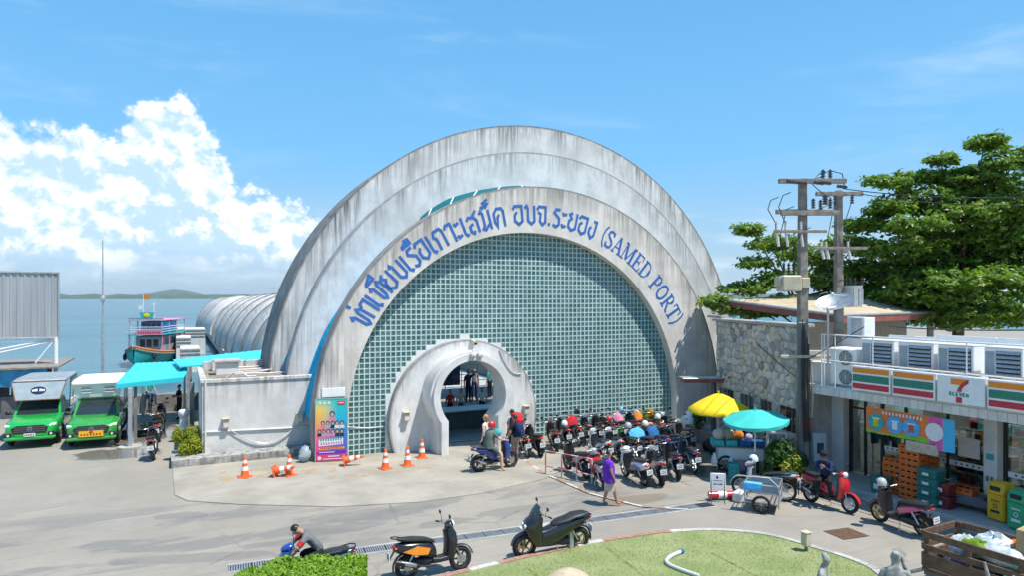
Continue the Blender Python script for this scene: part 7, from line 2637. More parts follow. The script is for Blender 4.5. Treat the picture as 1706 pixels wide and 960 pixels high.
mb.build('hanging_sign', 'paint_navy', None, label='dark blue board hanging above the deck left of the waiting people', cat='board')
for i, (px, z, lab, top, bot, ang, arms) in enumerate((
  (780, .55, 'person in dark clothes with raised elbow waiting on the boarding deck', 'cloth_navy', 'cloth_black', -80, dict(l=((.1, .22, .05), (.16, .02, .22)), r=STAND_ARMS['r'])),
  (790, .55, 'person in a grey shirt standing right behind the one with raised elbow', 'cloth_grey', 'cloth_navy', -100, STAND_ARMS),
  (816, .55, 'person in a teal shirt standing alone at the deck railing', 'cloth_teal', 'cloth_black', 120, STAND_ARMS),
  (768, .0, 'person in a beige shirt seated behind the hall counter', 'cloth_beige', 'cloth_jean', -90, STAND_ARMS),
  (750, .0, 'person in a red shirt standing behind the left end of the hall counter', 'cloth_red', 'cloth_black', -80, STAND_ARMS),
  (803, .0, 'person in a white shirt standing behind the hall counter', 'cloth_white', 'cloth_black', -110, STAND_ARMS))):
 Y = 33.0 + .5 * (i % 3) if z else 30.6
 q = atY(px, 640, Y)
 person(lab, (q.x, Y, z if z else .06), ang, arms, STAND_LEGS, top, bot, height=.98 if z else .9, group='people inside the terminal')
# ------------------------------------------------------------------ motorbike park
LOT = [
 ('wave', (880, 764), 77, 'black', 'red', 'alu_rim', 'dark motorbike with wire wheels parked next to the portal arch'),
 ('scooter', (901, 763), 82, 'black', 'grey', 'dark_rim', 'black scooter parked upright against the glass block wall'),
 ('scooter', (928, 755), 71, 'brown', 'maroon', 'gold_rim', 'brown and maroon scooter next to the black one at the glass wall'),
 ('scooter', (948, 748), 74, 'black', 'red', 'dark_rim', 'black scooter with a red flank in the row along the glass wall'),
 ('wave', (966, 744), 75, 'red', 'black', 'alu_rim', 'bright red motorbike in the row along the glass wall'),
 ('scooter', (984, 741), 67, 'silver', 'black', 'dark_rim', 'silver scooter in the row along the glass wall'),
 ('scooter', (1003, 741), 66, 'grey', 'white', 'dark_rim', 'grey scooter with white flank in the row along the glass wall'),
 ('wave', (1022, 739), 78, 'black', 'green', 'alu_rim', 'black motorbike with green flank in the row along the glass wall'),
 ('retro', (1042, 738), 70, 'pink', 'white', 'alu_rim', 'pink retro scooter in the row along the glass wall'),
 ('scooter', (1063, 736), 69, 'navy', 'silver', 'dark_rim', 'navy scooter with silver flank in the row along the glass wall'),
 ('retro', (1083, 734), 80, 'cream', 'orange', 'alu_rim', 'cream retro scooter with orange flank near the planter wall'),
 ('wave', (1104, 734), 73, 'orange', 'black', 'alu_rim', 'orange motorbike near the planter wall'),
 ('scooter', (1126, 738), 78, 'white', 'red', 'dark_rim', 'white scooter with red flank near the planter wall'),
 ('scooter', (1153, 752), 73, 'silver', 'gold', 'gold_rim', 'silver scooter with gold wheels at the end by the planter wall'),
 ('wave', (1012, 772), 83, 'white', 'sky', 'alu_rim', 'white motorbike with pale blue flank in the middle row'),
 ('scooter', (1036, 770), 76, 'white', 'silver', 'dark_rim', 'plain white scooter in the middle row of the motorbike park'),
 ('wave', (1060, 768), 83, 'green', 'black', 'alu_rim', 'dark green motorbike in the middle row of the motorbike park'),
 ('scooter', (1086, 768), 86, 'black', 'silver', 'dark_rim', 'black scooter with silver flank in the middle row'),
 ('scooter', (1110, 766), 81, 'blue', 'white', 'dark_rim', 'blue scooter with white flank in the middle row'),
 ('scooter', (1134, 764), 84, 'grey', 'blue', 'dark_rim', 'grey scooter with blue flank in the middle row'),
 ('scooter', (977, 799), 88, 'black', 'magenta', 'dark_rim', 'black and magenta scooter behind the red and white barrier rail'),
 ('retro', (1008, 816), 70, 'silver', 'red', 'alu_rim', 'silver and red retro scooter beside the woman in purple'),
 ('retro', (1075, 811), 84, 'white', 'blue', 'alu_rim', 'white retro scooter with blue flank and red cloth in the front row'),
 ('scooter', (1103, 811), 68, 'silver', 'pink', 'dark_rim', 'silver scooter with pink flank in the front row'),
 ('scooter', (1131, 801), 65, 'navy', 'black', 'dark_rim', 'dark navy scooter in the front row near the vendor cart'),
 ('wave', (1158, 789), 72, 'blue', 'navy', 'alu_rim', 'bright blue motorbike at the front corner near the vendor cart'),
]
WB = dict(scooter=.63, retro=.61, wave=.62, maxi=.68)
rg = random.Random(77)
PLOT = {}
for (kind, rear, hd, pa_, ac, rim, lab) in LOT:
 p = G(*rear)
 h = radians(hd)
 c = p + V(cos(h), sin(h), 0) * WB[kind]
 PLOT[rear] = bike(kind, (c.x, c.y, 0), hd, pa_, ac, lab, rim=rim, lean=rg.uniform(5, 10))
def helmet(bk, mt, lab, on='seat'):
 """an open helmet left on the seat or mirror of a parked bike"""
 T = thing('helmet', lab, 'helmet', (0, 0, 0))
 M = Matrix.Rotation(bk.rotation_euler.z, 4, 'Z') @ Matrix.Rotation(bk.rotation_euler.x, 4, 'X')
 off = M @ (V(-.42, 0, .90) if on == 'seat' else V(.24, .30, 1.16))
 T.location = bk.location + off
 T.rotation_euler = (0.2, .1, bk.rotation_euler.z + .5)
 mb = MB(); mb.lathe([(.118, -.02), (.135, .03), (.13, .10), (.10, .165), (.05, .195), (0, .20)], 16)
 mb.build('shell', mt, T)
 mb = MB(); mb.lathe([(.120, .02), (.140, .03), (.142, .08), (.132, .10)], 10, seg=(-.9, .9))
 mb.build('visor', 'glass_dark', T)
 return T
hl = [((948, 748), 'paint_white', 'white'), ((984, 741), 'paint_black', 'black'), ((1022, 739), 'paint_red', 'red'), ((1063, 736), 'paint_sky', 'pale blue'), ((1104, 734), 'paint_white', 'plain white'),
  ((1086, 768), 'paint_silver', 'silver'), ((1110, 766), 'paint_cream', 'cream'), ((1103, 811), 'paint_black', 'glossy black')]
where = {r[1]: r[6] for r in LOT}
for rear, mt, cn in hl:
 w = where[rear].split(' in the')[0].split(' near')[0].split(' behind')[0]
 helmet(PLOT[rear], mt, f'{cn} helmet left on the {w}', 'seat' if rear in ((948, 748), (1022, 739), (1104, 734), (1036, 770), (1103, 811)) else 'mirror')
def drape(bk, mt, lab, cx=.30, cz=1.08, w=.34, l=.30, seed=1):
 """a rain jacket or cloth thrown over the handlebar or the seat"""
 r2 = random.Random(seed)
 mb = MB()
 n, m_ = 9, 11
 vs, fs = [], []
 for i in range(n):
  for j in range(m_):
   u, v = (i / (n - 1) - .5) * 2, (j / (m_ - 1) - .5) * 2
   z = cz - .34 * abs(u) ** 1.6 - .10 * abs(v) ** 2 + r2.uniform(-.018, .018)
   vs.append((cx + u * l * .8, v * w * (1 - .12 * abs(u)) + r2.uniform(-.015, .015), z))
 for i in range(n - 1):
  for j in range(m_ - 1):
   fs.append((i * m_ + j, (i + 1) * m_ + j, (i + 1) * m_ + j + 1, i * m_ + j + 1))
 mb.add(vs, fs, True)
 o = mb.build('jacket', mt, None, label=lab, cat='jacket')
 o.location = bk.location
 o.rotation_euler = bk.rotation_euler
drape(PLOT[(1086, 768)], 'cloth_sky', 'bright blue rain jacket thrown over a black scooter handlebar', seed=2)
drape(PLOT[(1110, 766)], 'cloth_blue', 'dark blue jacket hanging over a blue scooter handlebar', seed=3, w=.24)
drape(PLOT[(966, 744)], 'cloth_red', 'red jacket hanging over the bright red motorbike', seed=4, w=.24, l=.22)
drape(PLOT[(1042, 738)], 'cloth_pink', 'pink cloth thrown over the pink retro scooter', seed=5, w=.2, l=.22)
drape(PLOT[(1008, 816)], 'cloth_red', 'red bag cloth tied over the silver and red scooter front', seed=6, cx=.36, cz=1.0, w=.2, l=.2)
drape(PLOT[(1075, 811)], 'cloth_red', 'red cloth hanging on the front of the white retro scooter', seed=7, cx=.42, cz=.92, w=.2, l=.14)
drape(PLOT[(1083, 734)], 'cloth_orange', 'orange cloth over the cream retro scooter', seed=8, w=.2, l=.2)
p, q = G(909, 791), G(986, 807)
d = (q - p); L_ = d.length
m, t, b = newmat('rail_paint')
tc = t.node('ShaderNodeTexCoord').outputs['Object']
sp = t.node('ShaderNodeSeparateXYZ', {0: tc})
k = t.m('FRACT', t.m('MULTIPLY', t.m('ADD', sp.outputs[0], sp.outputs[2]), 1.6))
t.l.new(t.mix(t.sstep(k, .48, .52), (.62, .58, .56), (.55, .16, .16)), b.inputs['Base Color'])
b.inputs['Roughness'].default_value = .6
BR = thing('barrier_rail', 'low red and white tubular barrier rail at the edge of the motorbike park', 'barrier', p, atan2(d.y, d.x))
for f in (0, .36, .68, 1.0):
 mb = MB(); mb.cyl((L_ * f, 0, 0), (L_ * f, 0, .80), .026, n=8)
 mb.build('post', 'rail_paint', BR)
for zz in (.80, .28):
 mb = MB(); mb.cyl((0, 0, zz), (L_, 0, zz), .02, n=8)
 mb.build('rail', 'rail_paint', BR)
mat('paint_worn_white', (.50, .475, .425), .85, var=.25, scale=6, dirt=.4, dirtcol=(.35, .33, .30))
mat('paint_worn_red', (.36, .19, .145), .85, var=.25, scale=6, dirt=.4, dirtcol=(.36, .33, .29))
pts = [G(868, 764), G(905, 790), G(985, 825), G(1070, 846), G(1160, 852)]
tot = sum((pts[i + 1] - pts[i]).length for i in range(len(pts) - 1))
MK = link('lot_marking', None, None, kind='structure')
s = 0.0
i = 0
def along(s):
 for k in range(len(pts) - 1):
  l = (pts[k + 1] - pts[k]).length
  if s <= l or k == len(pts) - 2:
   return pts[k] + (pts[k + 1] - pts[k]) * min(1, s / l), (pts[k + 1] - pts[k]).normalized()
  s -= l
while s < tot - .6:
 a, d = along(s); c2, _ = along(s + .62)
 nn = V(-d.y, d.x, 0) * .055
 z = V(0, 0, .030)
 mb = MB(); mb.quad(a - nn + z, c2 - nn + z, c2 + nn + z, a + nn + z)
 mb.build('dash', ('paint_worn_white', 'paint_worn_red')[i % 2], MK)
 s += .64
 i += 1
# ------------------------------------------------------------------ riders and walkers
RIDE_ARMS = dict(l=((.20, .10, -.22), (.42, .10, -.28)), r=((.20, .10, -.22), (.42, .10, -.28)))
RIDE_LEGS = dict(l=((.36, .10, -.08), (.34, .10, -.50), (.48, .12, -.54)), r=((.36, -.10, -.08), (.34, -.12, -.50), (.48, -.13, -.54)))
b_r = bike_px('scooter', (797, 788), (852, 780), 'blue', 'navy', 'dark blue scooter with a rider in front of the keyhole doorway', rim='dark_rim', lean=0, group=None)
hd = math.degrees(b_r.rotation_euler.z)
dirv = V(cos(radians(hd)), sin(radians(hd)), 0)
pz = b_r.location - dirv * .22
P, J, M = person('person in a grey-green long top and red helmet riding the dark blue scooter', (pz.x, pz.y, 0), hd, RIDE_ARMS,
     dict(l=RIDE_LEGS['l'], r=((.30, -.20, -.22), (.30, -.26, -.74), (.44, -.28, -.79))), 'cloth_olive', 'cloth_olive', skin='skin_pale', pelvis=.90, torso_tilt=(.12, 0), headwear=('helmet', 'paint_red'), legwear='shorts', shoes='skin_pale', sleeves='short')
mb = MB(); mb.loft([(.80, -.02, 0, .20, .20), (.95, -.03, 0, .19, .19), (1.15, .0, 0, .16, .18), (1.34, .03, 0, .16, .21), (1.42, .05, 0, .10, .14)], 14, axis='z')
mb.build('long_top', 'cloth_olive', P)
helmet(b_r, 'cloth_teal', 'teal helmet hanging on the dark blue scooter handlebar', 'mirror')
q = G(809, 772)
P, J, M = person('blond woman in a white shirt walking towards the keyhole doorway', (q.x, q.y, .025), 128, dict(l=((-.08, .10, -.27), (-.02, .14, -.52)), r=((.06, .08, -.28), (.16, .10, -.5))),
     dict(l=((.10, .01, -.41), (.0, .02, -.82), (.14, .03, -.875)), r=((-.04, -.01, -.43), (-.22, -.02, -.78), (-.10, -.03, -.86))), 'cloth_white', 'cloth_black', skin='skin_pale', hair='hair_blond', hairlen=.35, legwear='shorts', sleeves='none')
q = G(858, 773)
P, J, M = person('person in a black shirt and khaki shorts carrying a navy backpack', (q.x, q.y, .025), 112, dict(l=((.0, .10, -.28), (.08, .12, -.5)), r=((-.02, .1, -.28), (.05, .16, -.52))), STAND_LEGS, 'cloth_black', 'cloth_khaki', legwear='shorts')
def backpack(P, mt, sc=1.0, hi=0.0, lab=''):
 T = thing('backpack', lab, 'backpack', P.location, P.rotation_euler.z)
 mb = MB(); mb.loft([(.96 + hi, -.20 * sc, 0, .06 * sc, .12 * sc, 3), (1.02 + hi, -.23, 0, .11 * sc, .16 * sc, 3), (1.25 + hi, -.23, 0, .12 * sc, .17 * sc, 3), (1.42 + hi, -.21, 0, .09 * sc, .14 * sc, 3), (1.46 + hi, -.2, 0, .04, .08, 3)], 14, axis='z')
 o = mb.build('bag', mt, T)
 mb = MB(); mb.loft([(1.04 + hi, -.23 - .11 * sc, 0, .04, .10 * sc, 3), (1.2 + hi, -.23 - .12 * sc, 0, .045, .11 * sc, 3), (1.24 + hi, -.23 - .11 * sc, 0, .02, .09 * sc, 3)], 12, axis='z')
 mb.build('pocket', mt, o)
 for s in (-1, 1):
  mb = MB(); mb.tube([(-.14, s * .12, 1.05), (.10, s * .13, 1.12), (.135, s * .13, 1.28), (.03, s * .12, 1.44), (-.12, s * .11, 1.42)], .018, 6)
  mb.build('strap', mt, T)
 return T
backpack(P, 'cloth_navy', 1.0, 0, 'navy backpack on the back of the person in a black shirt')
q = G(853, 762)
P, J, M = person('traveller walking ahead hidden behind a tall red backpack', (q.x, q.y, .025), 118, STAND_ARMS, STAND_LEGS, 'cloth_grey', 'cloth_black', height=1.02)
backpack(P, 'cloth_red', 1.45, .22, 'tall red trekking backpack carried by the traveller at the portal arch')
q = G(1014, 843)
P, J, M = person('woman in a loose purple top and beige skirt walking barefoot past the motorbikes', (q.x, q.y, 0), -20, dict(l=((-.06, .08, -.27), (.0, .10, -.48)), r=((.02, .08, -.27), (.10, .06, -.48))),
     dict(l=((-.02, .01, -.42), (-.14, .02, -.82), (.0, .03, -.875)), r=((.16, -.01, -.40), (.24, -.02, -.80), (.38, -.03, -.83))), 'cloth_purple', 'cloth_beige', shoes='skin', legwear='shorts', hairlen=0, height=.92)
mb = MB(); mb.loft([(.74, 0, 0, .16, .25), (.80, 0, 0, .17, .25), (1.0, 0, 0, .17, .24), (1.25, 0, 0, .155, .24), (1.40, 0, 0, .12, .22), (1.46, 0, 0, .06, .10)], 16, axis='z')
rr2 = random.Random(4)
mb.v = [(x + .025 * sin(9 * y + 3 * z), y + .02 * sin(13 * z + 4 * x), z) for x, y, z in mb.v]
mb.build('loose_top', 'cloth_purple', P)
mb = MB(); mb.loft([(.48, .04, 0, .17, .19), (.6, .03, 0, .16, .19), (.9, 0, 0, .14, .18)], 14, axis='z')
mb.build('skirt', 'cloth_beige', P)
b_s = bike_px('retro', (1352, 838), (1414, 856), 'red', 'black', 'red and black scooter with white spoked wheels and a seated man by the shop', rim='white_paint', lean=4, group=None, fender='red')
hd = math.degrees(b_s.rotation_euler.z)
q = G(1384, 832)
P, J, M = person('man in a dark blue jacket and black cap sitting on the red scooter', (b_s.location.x, b_s.location.y, 0), hd - 95 + 30, dict(l=((.20, .02, -.22), (.26, -.14, -.10)), r=((.20, .02, -.22), (.28, -.12, -.12))),
     dict(l=((.34, .08, -.06), (.36, .10, -.46), (.5, .1, -.52)), r=((.36, -.06, -.06), (.40, -.08, -.46), (.54, -.08, -.52))), 'cloth_navy', 'cloth_black', pelvis=.87, torso_tilt=(.28, 0), headwear=('cap', 'cloth_black'), sleeves='long', head_pitch=.25)
P.location = b_s.location + V(cos(radians(hd)), sin(radians(hd)), 0) * (-.12) + V(.05, .05, 0)
b_k = bike_px('scooter', (1531, 893), (1474, 873), 'black', 'pink', 'black scooter with a pink flank standing on the road in front of the shop', rim='gold_rim', lean=6, group=None)
helmet(b_k, 'paint_silver', 'silver helmet hanging on the black scooter in front of the shop', 'mirror')
bike_px('maxi', (963, 918), (871, 932), 'black', 'black', 'big black maxi scooter with bronze wheels parked by the turf', rim='gold_rim', lean=6, group=None)
bike_px('retro', (680, 967), (766, 951), 'black', 'orange', 'black and orange retro scooter parked between hedge and turf', rim='dark_rim', lean=6, group=None)
b_f = bike_px('scooter', (556, 986), (470, 998), 'blue', 'navy', 'blue scooter with a man leaning over its handlebar behind the hedge', rim='dark_rim', lean=2, group=None)
hd = math.degrees(b_f.rotation_euler.z)
dv = V(cos(radians(hd)), sin(radians(hd)), 0)
P, J, M = person('man in a grey and red shirt leaning forward on the blue scooter', tuple(b_f.location - dv * .25), hd, dict(l=((.20, .08, -.22), (.34, .02, -.40)), r=((.22, .10, -.20), (.36, .02, -.38))),
     dict(l=((.36, .14, -.06), (.30, .18, -.50), (.44, .2, -.56)), r=((.36, -.14, -.06), (.30, -.18, -.50), (.44, -.2, -.56))), 'cloth_grey', 'cloth_black', pelvis=.90, torso_tilt=(.75, 0), head_pitch=.35, height=1.0)
mb = MB()
for s in (-1, 1):
 sh, el = Vector(J['sh' + ('l' if s > 0 else 'r')][:3]), Vector(J['el' + ('l' if s > 0 else 'r')][:3])
 mb.cyl(sh + (el - sh) * .35, sh + (el - sh) * .66, .066, .062, n=10, caps=False)
mb.build('sleeve', 'cloth_red', P, kind='stuff')
bike_px('scooter', (252, 778), (262, 748), 'black', 'cream', 'black scooter with a cream flank parked beside the golden shrub', rim='dark_rim', group='motorbikes under the cyan canopy')
bike_px('retro', (262, 745), (270, 722), 'brown', 'green', 'brown and green scooter right behind the one beside the shrub', rim='dark_rim', group='motorbikes under the cyan canopy')
bike_px('scooter', (268, 722), (275, 703), 'maroon', 'red', 'maroon scooter furthest under the cyan canopy near the sea wall', rim='dark_rim', group='motorbikes under the cyan canopy')
q = G(247, 690)
person('man in a teal shirt sitting on the sea wall under the canopy', (q.x, 40.15, 0), -60, dict(l=((.10, .05, -.25), (.34, .02, -.34)), r=((.10, .05, -.25), (.34, .02, -.34))), SIT_LEGS, 'cloth_teal', 'cloth_jean', pelvis=1.04, torso_tilt=(.2, 0))
q = G(299, 700)
person('man in dark clothes standing with folded arms beside the sea wall', (q.x, q.y, 0), 200, dict(l=((.06, .10, -.26), (.22, -.14, -.22)), r=((.06, .10, -.26), (.24, -.12, -.26))), STAND_LEGS, 'cloth_black', 'cloth_black')
q = G(306, 738)
mb = MB(); mb.lathe([(.17, 0), (.17, 1.0), (.15, 1.05), (.20, 1.1), (.22, 1.28), (.16, 1.36), (0, 1.38)], 14)
mb.build('stone_post', 'plaster', None, label='stout pale post standing between canopy and annex', cat='post', loc=(q.x, q.y, 0))
q = G(226, 728)
mb = MB(); mb.wheel_ring((0, 0, .12), .26, .11, 22, 8, 'z')
mb.build('tyre', 'rubber', None, label='old black tyre lying flat under the canopy beside the post', cat='tyre', loc=(q.x + .3, q.y, 0))
# ------------------------------------------------------------------ vendor corner
def umbrella(label, base, h, R, drop, mt, tilt=(0, 0), n=8):
 T = thing('parasol', label, 'parasol', base)
 mb = MB(); mb.cyl((0, 0, 0), (0, 0, h - .05), .022, n=8)
 mb.build('pole', 'white_paint', T)
 mb = MB()
 MT_ = Matrix.Translation((0, 0, h)) @ Matrix.Rotation(tilt[0], 4, 'X') @ Matrix.Rotation(tilt[1], 4, 'Y')
 mb.T = MT_
 vs, fs = [(0, 0, 0)], []
 K = n * 4
 RG = 5
 for j in range(1, RG + 1):
  f = j / RG
  for i in range(K):
   a = 2 * pi * i / K
   sc = 1 - .045 * (.5 - .5 * cos(n * a)) * f
   z = -drop * f ** 1.35 - .05 * f * (.5 - .5 * cos(n * a)) * (1 - f * .4)
   vs.append((R * f * sc * cos(a), R * f * sc * sin(a), z))
 for i in range(K): fs.append((0, 1 + i, 1 + (i + 1) % K))
 for j in range(RG - 1):
  for i in range(K): fs.append((1 + j * K + i, 1 + j * K + (i + 1) % K, 1 + (j + 1) * K + (i + 1) % K, 1 + (j + 1) * K + i))
 o = len(vs)
 for i in range(K):
  x, y, z = vs[1 + (RG - 1) * K + i]
  vs.append((x * 1.01, y * 1.01, z - .10 - .02 * cos(i * 1.9)))
 for i in range(K): fs.append((1 + (RG - 1) * K + i, 1 + (RG - 1) * K + (i + 1) % K, o + (i + 1) % K, o + i))
 mb.add(vs, fs, True)
 cn = mb.build('canopy', mt, T)
 for i in range(n):
  a = 2 * pi * i / n
  m2 = MB(); m2.T = MT_
  m2.tube([(0, 0, -.04), (R * .5 * cos(a), R * .5 * sin(a), -drop * .42 - .04), (R * .97 * cos(a), R * .97 * sin(a), -drop - .03)], .009, 5)
  m2.build('rib', 'white_paint', T)
 m2 = MB(); m2.T = MT_; m2.ell((0, 0, .03), (.03, .03, .06), 8, 6)
 m2.build('finial', mt, T)
 return T
yb_ = G(1197, 766)
umbrella('yellow parasol with a wavy rim over the vendor cart', (yb_.x, yb_.y, 0), 2.46, 1.10, .56, 'brolly_yellow', (.02, -.05))
tb = G(1258, 802)
umbrella('teal parasol tilted to one side in front of the stone wall', (tb.x, tb.y, 0), 2.32, 1.03, .30, 'brolly_teal', (.05, -.13))
vc = G(1232, 785)
VC = thing('vendor_cart', 'food vendor cart with white panel, blue trays and two wheels under the parasols', 'cart', (vc.x, vc.y, 0), -.62)
mb = MB(); mb.box(-.75, .75, -.35, .35, .42, .86, .02)
mb.build('cabinet', 'white_plastic', VC)
mb = MB(); mb.box(-.95, .85, -.42, .42, .862, .90, .01)
mb.build('counter', 'wood_grey', VC)
for i, (x, mt) in enumerate(((-.75, 'cloth_teal'), (-.30, 'cloth_teal'), (.15, 'cloth_blue'), (.58, 'cloth_blue'))):
 mb = MB(); mb.box(x - .2, x + .2, -.38, .30, .902, 1.08, .02)
 mb.build('tray', mt, VC)
for (x, y) in ((-.5, -.38), (-.5, .38)):
 mb = MB(); mb.wheel_ring((x, y, .3), .26, .035, 22, 6, 'y')
 w = mb.build('wheel', 'rubber', VC)
 mb = MB()
 for k in range(8): mb.cyl((x, y, .3), (x + .25 * cos(k * pi / 4), y, .3 + .25 * sin(k * pi / 4)), .008, n=4)
 mb.build('spokes', 'steel', w)
mb = MB(); mb.box(.6, .66, -.3, -.24, 0, .42);
mb.build('leg', 'wood_grey', VC)
mb = MB(); mb.box(.6, .66, .24, .3, 0, .42)
mb.build('leg', 'wood_grey', VC)
rg = random.Random(12)
for i, (x, y, z, r, mt, lab) in enumerate(((-.70, -.05, 1.08, .20, 'cloth_beige', 'tan straw bundle on the left end of the vendor cart'), (-.36, 0, 1.08, .19, 'cloth_khaki', 'light brown sack in the middle of the vendor cart'), (-.02, .05, 1.08, .17, 'cloth_orange', 'orange brown sack next to the light brown one on the cart'),
           (.30, -.02, 1.08, .12, 'cloth_lilac', 'lilac bundle on the right half of the vendor cart'))):
 mb = MB(); mb.ell((0, 0, r * .8), (r * 1.1, r, r * 1.0), 12, 8)
 mb.v = [(a * (1 + rg.uniform(-.12, .12)), b2 * (1 + rg.uniform(-.12, .12)), max(0, c2 * (1 + rg.uniform(-.12, .12)))) for a, b2, c2 in mb.v]
 o = mb.build('sack', mt, None, label=lab, cat='sack')
 o.location = VC.location + Matrix.Rotation(-.62, 3, 'Z') @ V(x, y, z)
for (px, py, zc, mt, lab) in ((1236, 776, .55, 'cloth_pink', 'pink plastic bag hanging from the vendor cart'), (1246, 778, .55, 'cloth_sky', 'pale blue plastic bag hanging from the vendor cart'), (1218, 772, .6, 'plate_white', 'white plastic bag hanging at the cart wheel'), (1284, 708, 1.9, 'cloth_sky', 'bright blue bag hanging below the teal parasol'), (1190, 765, .5, 'cloth_white', 'white sack leaning on the planter side of the cart')):
 q = atD(px, py, (vc.x * sin(YAW) + vc.y * cos(YAW)) - .55)
 mb = MB(); mb.loft([(-.2, 0, 0, .06, .10), (-.12, 0, 0, .09, .14), (.05, 0, 0, .06, .10), (.16, 0, 0, .02, .05), (.2, 0, 0, .015, .06)], 10, axis='z')
 mb.build('plastic_bag', mt, None, label=lab, cat='bag', loc=(q.x, q.y, max(.22, q.z)))
q = G(1223, 798)
mb = MB(); mb.lathe([(0, .01), (.17, .0), (.175, .02), (.205, .48), (.215, .49), (.215, .52), (.195, .52), (.17, .05), (0, .04)], 18)
mb.build('bucket', 'cloth_teal', None, label='tall blue bucket on the ground in front of the vendor cart', cat='bucket', loc=(q.x, q.y, 0))
q = G(1246, 776)
person('vendor in dark clothes and a straw hat standing behind the cart', (q.x + .5, q.y + .8, 0), -130, dict(l=((.12, .06, -.25), (.36, .02, -.30)), r=((.12, .06, -.25), (.36, .02, -.32))), STAND_LEGS, 'cloth_black', 'cloth_navy', headwear=('hat', 'cloth_beige'), height=.95)
q = G(1276, 790)
person('seated vendor in a lilac patterned shirt beside the cart', (q.x + .3, q.y + .3, 0), -150, dict(l=((.1, .05, -.26), (.3, 0, -.3)), r=((.1, .05, -.26), (.3, 0, -.3))), dict(l=((.40, .06, .0), (.38, .07, -.40), (.52, .08, -.43)), r=((.40, -.06, .0), (.38, -.07, -.40), (.52, -.08, -.43))), 'cloth_lilac', 'cloth_jean', pelvis=.50)
mb = MB(); mb.box(-.18, .18, -.18, .18, .36, .40, .01)
for sx in (-.15, .15):
 for sy in (-.15, .15): mb.cyl((sx, sy, 0), (sx * .9, sy * .9, .36), .015, n=6)
mb.build('stool', 'paint_red', None, label='small red stool under the seated vendor', cat='stool', loc=(q.x + .3, q.y + .3, 0))
for k, (px, py, lab) in enumerate(((1180, 752, 'black rubbish bag lying by the planter wall'), (1190, 757, 'smaller black rubbish bag beside the parasol pole'))):
 q = G(px, py)
 mb = MB(); mb.ell((0, 0, .22), (.26, .24, .27), 12, 8)
 mb.v = [(a * (1 + rg.uniform(-.12, .12)), b2 * (1 + rg.uniform(-.12, .12)), max(0, c2)) for a, b2, c2 in mb.v]
 mb.build('rubbish_bag', 'black_plastic', None, label=lab, cat='bag', loc=(q.x, q.y, 0))
q = G(1144, 735)
mb = MB(); mb.loft([(0, 0, 0, .30, .34), (.3, 0, 0, .36, .40), (.8, 0, 0, .34, .36), (1.1, 0, 0, .15, .2), (1.2, 0, 0, .05, .1)], 14, axis='z')
mb.v = [(a + .04 * sin(7 * c2 + 5 * b2), b2 + .04 * sin(9 * c2), c2) for a, b2, c2 in mb.v]
mb.build('plastic_sack', 'white_plastic', None, label='big white plastic sack standing behind the parked motorbikes', cat='sack', loc=(q.x + .6, q.y + .5, 0))
q = G(1165, 745)
bush('potted_grass', 'bushy green plant growing in the dark planter wall', 'plant', (q.x + .4, q.y + .55), (.35, .35, 1.0), 500, .14, 'leaf_dark', 14, clip=.6)
q = G(1085, 730)
bush('planter_plant', 'thin yellowish plant behind the parked motorbikes at the glass wall', 'plant', (q.x + .3, q.y + .5), (.45, .4, .8), 420, .14, 'leaf_gold', 15, clip=.3)
q = G(1305, 806)
bush('leafy_shrub', 'green and yellow leafy shrub at the foot of the dark power pole', 'shrub', (q.x + .15, q.y + .1), (.85, .6, 1.25), 1500, .17, 'leaf_dark', 16, clip=.0)
bush('croton_shrub', 'low golden leaved shrub in front of the green one by the pole', 'shrub', (q.x + .05, q.y - .35), (.6, .35, .85), 600, .15, 'leaf_gold', 17, clip=.0)
q = G(1305, 800)
FS = thing('frame_stand', 'white painted metal frame standing in the shrubs by the pole', 'frame', (q.x + .3, q.y + .55, 0), -.7)
for x in (-.3, .3):
 mb = MB(); mb.box(x - .035, x + .035, -.03, .03, 0, 1.45, .006)
 mb.build('post', 'white_paint', FS)
for z in (.75, 1.42):
 mb = MB(); mb.box(-.264, .264, -.028, .028, z - .035, z + .035, .006)
 mb.build('rail', 'white_paint', FS)
q = G(1196, 838)
SG = thing('direction_sign', 'white notice board with a violet emblem and an arrow on a wire stand', 'sign', (q.x, q.y, 0), -.62)
mb = MB(); mb.box(-.22, .22, -.015, .015, .38, .86, .03)
bd = mb.build('board', 'white_paint', SG)
mb = MB(); flat_disc(mb, -.02, .74, .035, .05, -.017)
mb.build('emblem', 'cloth_purple', bd)
mb = MB(); mb.add([(-.14, -.017, .54), (-.08, -.017, .57), (-.08, -.017, .55), (.08, -.017, .55), (.08, -.017, .57), (.14, -.017, .54), (.08, -.017, .51), (.08, -.017, .53), (-.08, -.017, .53), (-.08, -.017, .51)], [tuple(range(10))])
mb.build('arrow', 'ink', bd)
mb = MB(); mb.box(-.13, .13, -.0175, -.016, .635, .65)
mb.build('caption', 'grey_plastic', bd)
for x in (-.19, .19):
 mb = MB(); mb.tube([(x, .0, .9), (x, -.02, 0), (x, -.16, .01)], .013, 6); mb.tube([(x, 0, .45), (x, .2, 0)], .012, 6)
 mb.build('leg', 'grey_plastic', SG)
q = G(1208, 833)
BP = thing('barrier_post', 'fallen red and white striped post lying behind the notice board', 'post', (q.x, q.y, .14), -.35)
for k in range(4):
 mb = MB(); mb.cyl((-.5 + k * .27, 0, 0), (-.24 + k * .27, 0, 0), .11, n=14)
 mb.build('stripe', ('paint_red', 'paint_white')[k % 2], BP)
q = G(1232, 836)
mb = MB(); mb.box(-.2, .2, -.15, .15, 0, .3, .04)
mb.build('concrete_block', 'plaster', None, label='squat pale concrete block beside the fallen striped post', cat='block', loc=(q.x, q.y, 0), rotz=.4)
q = G(1272, 848)
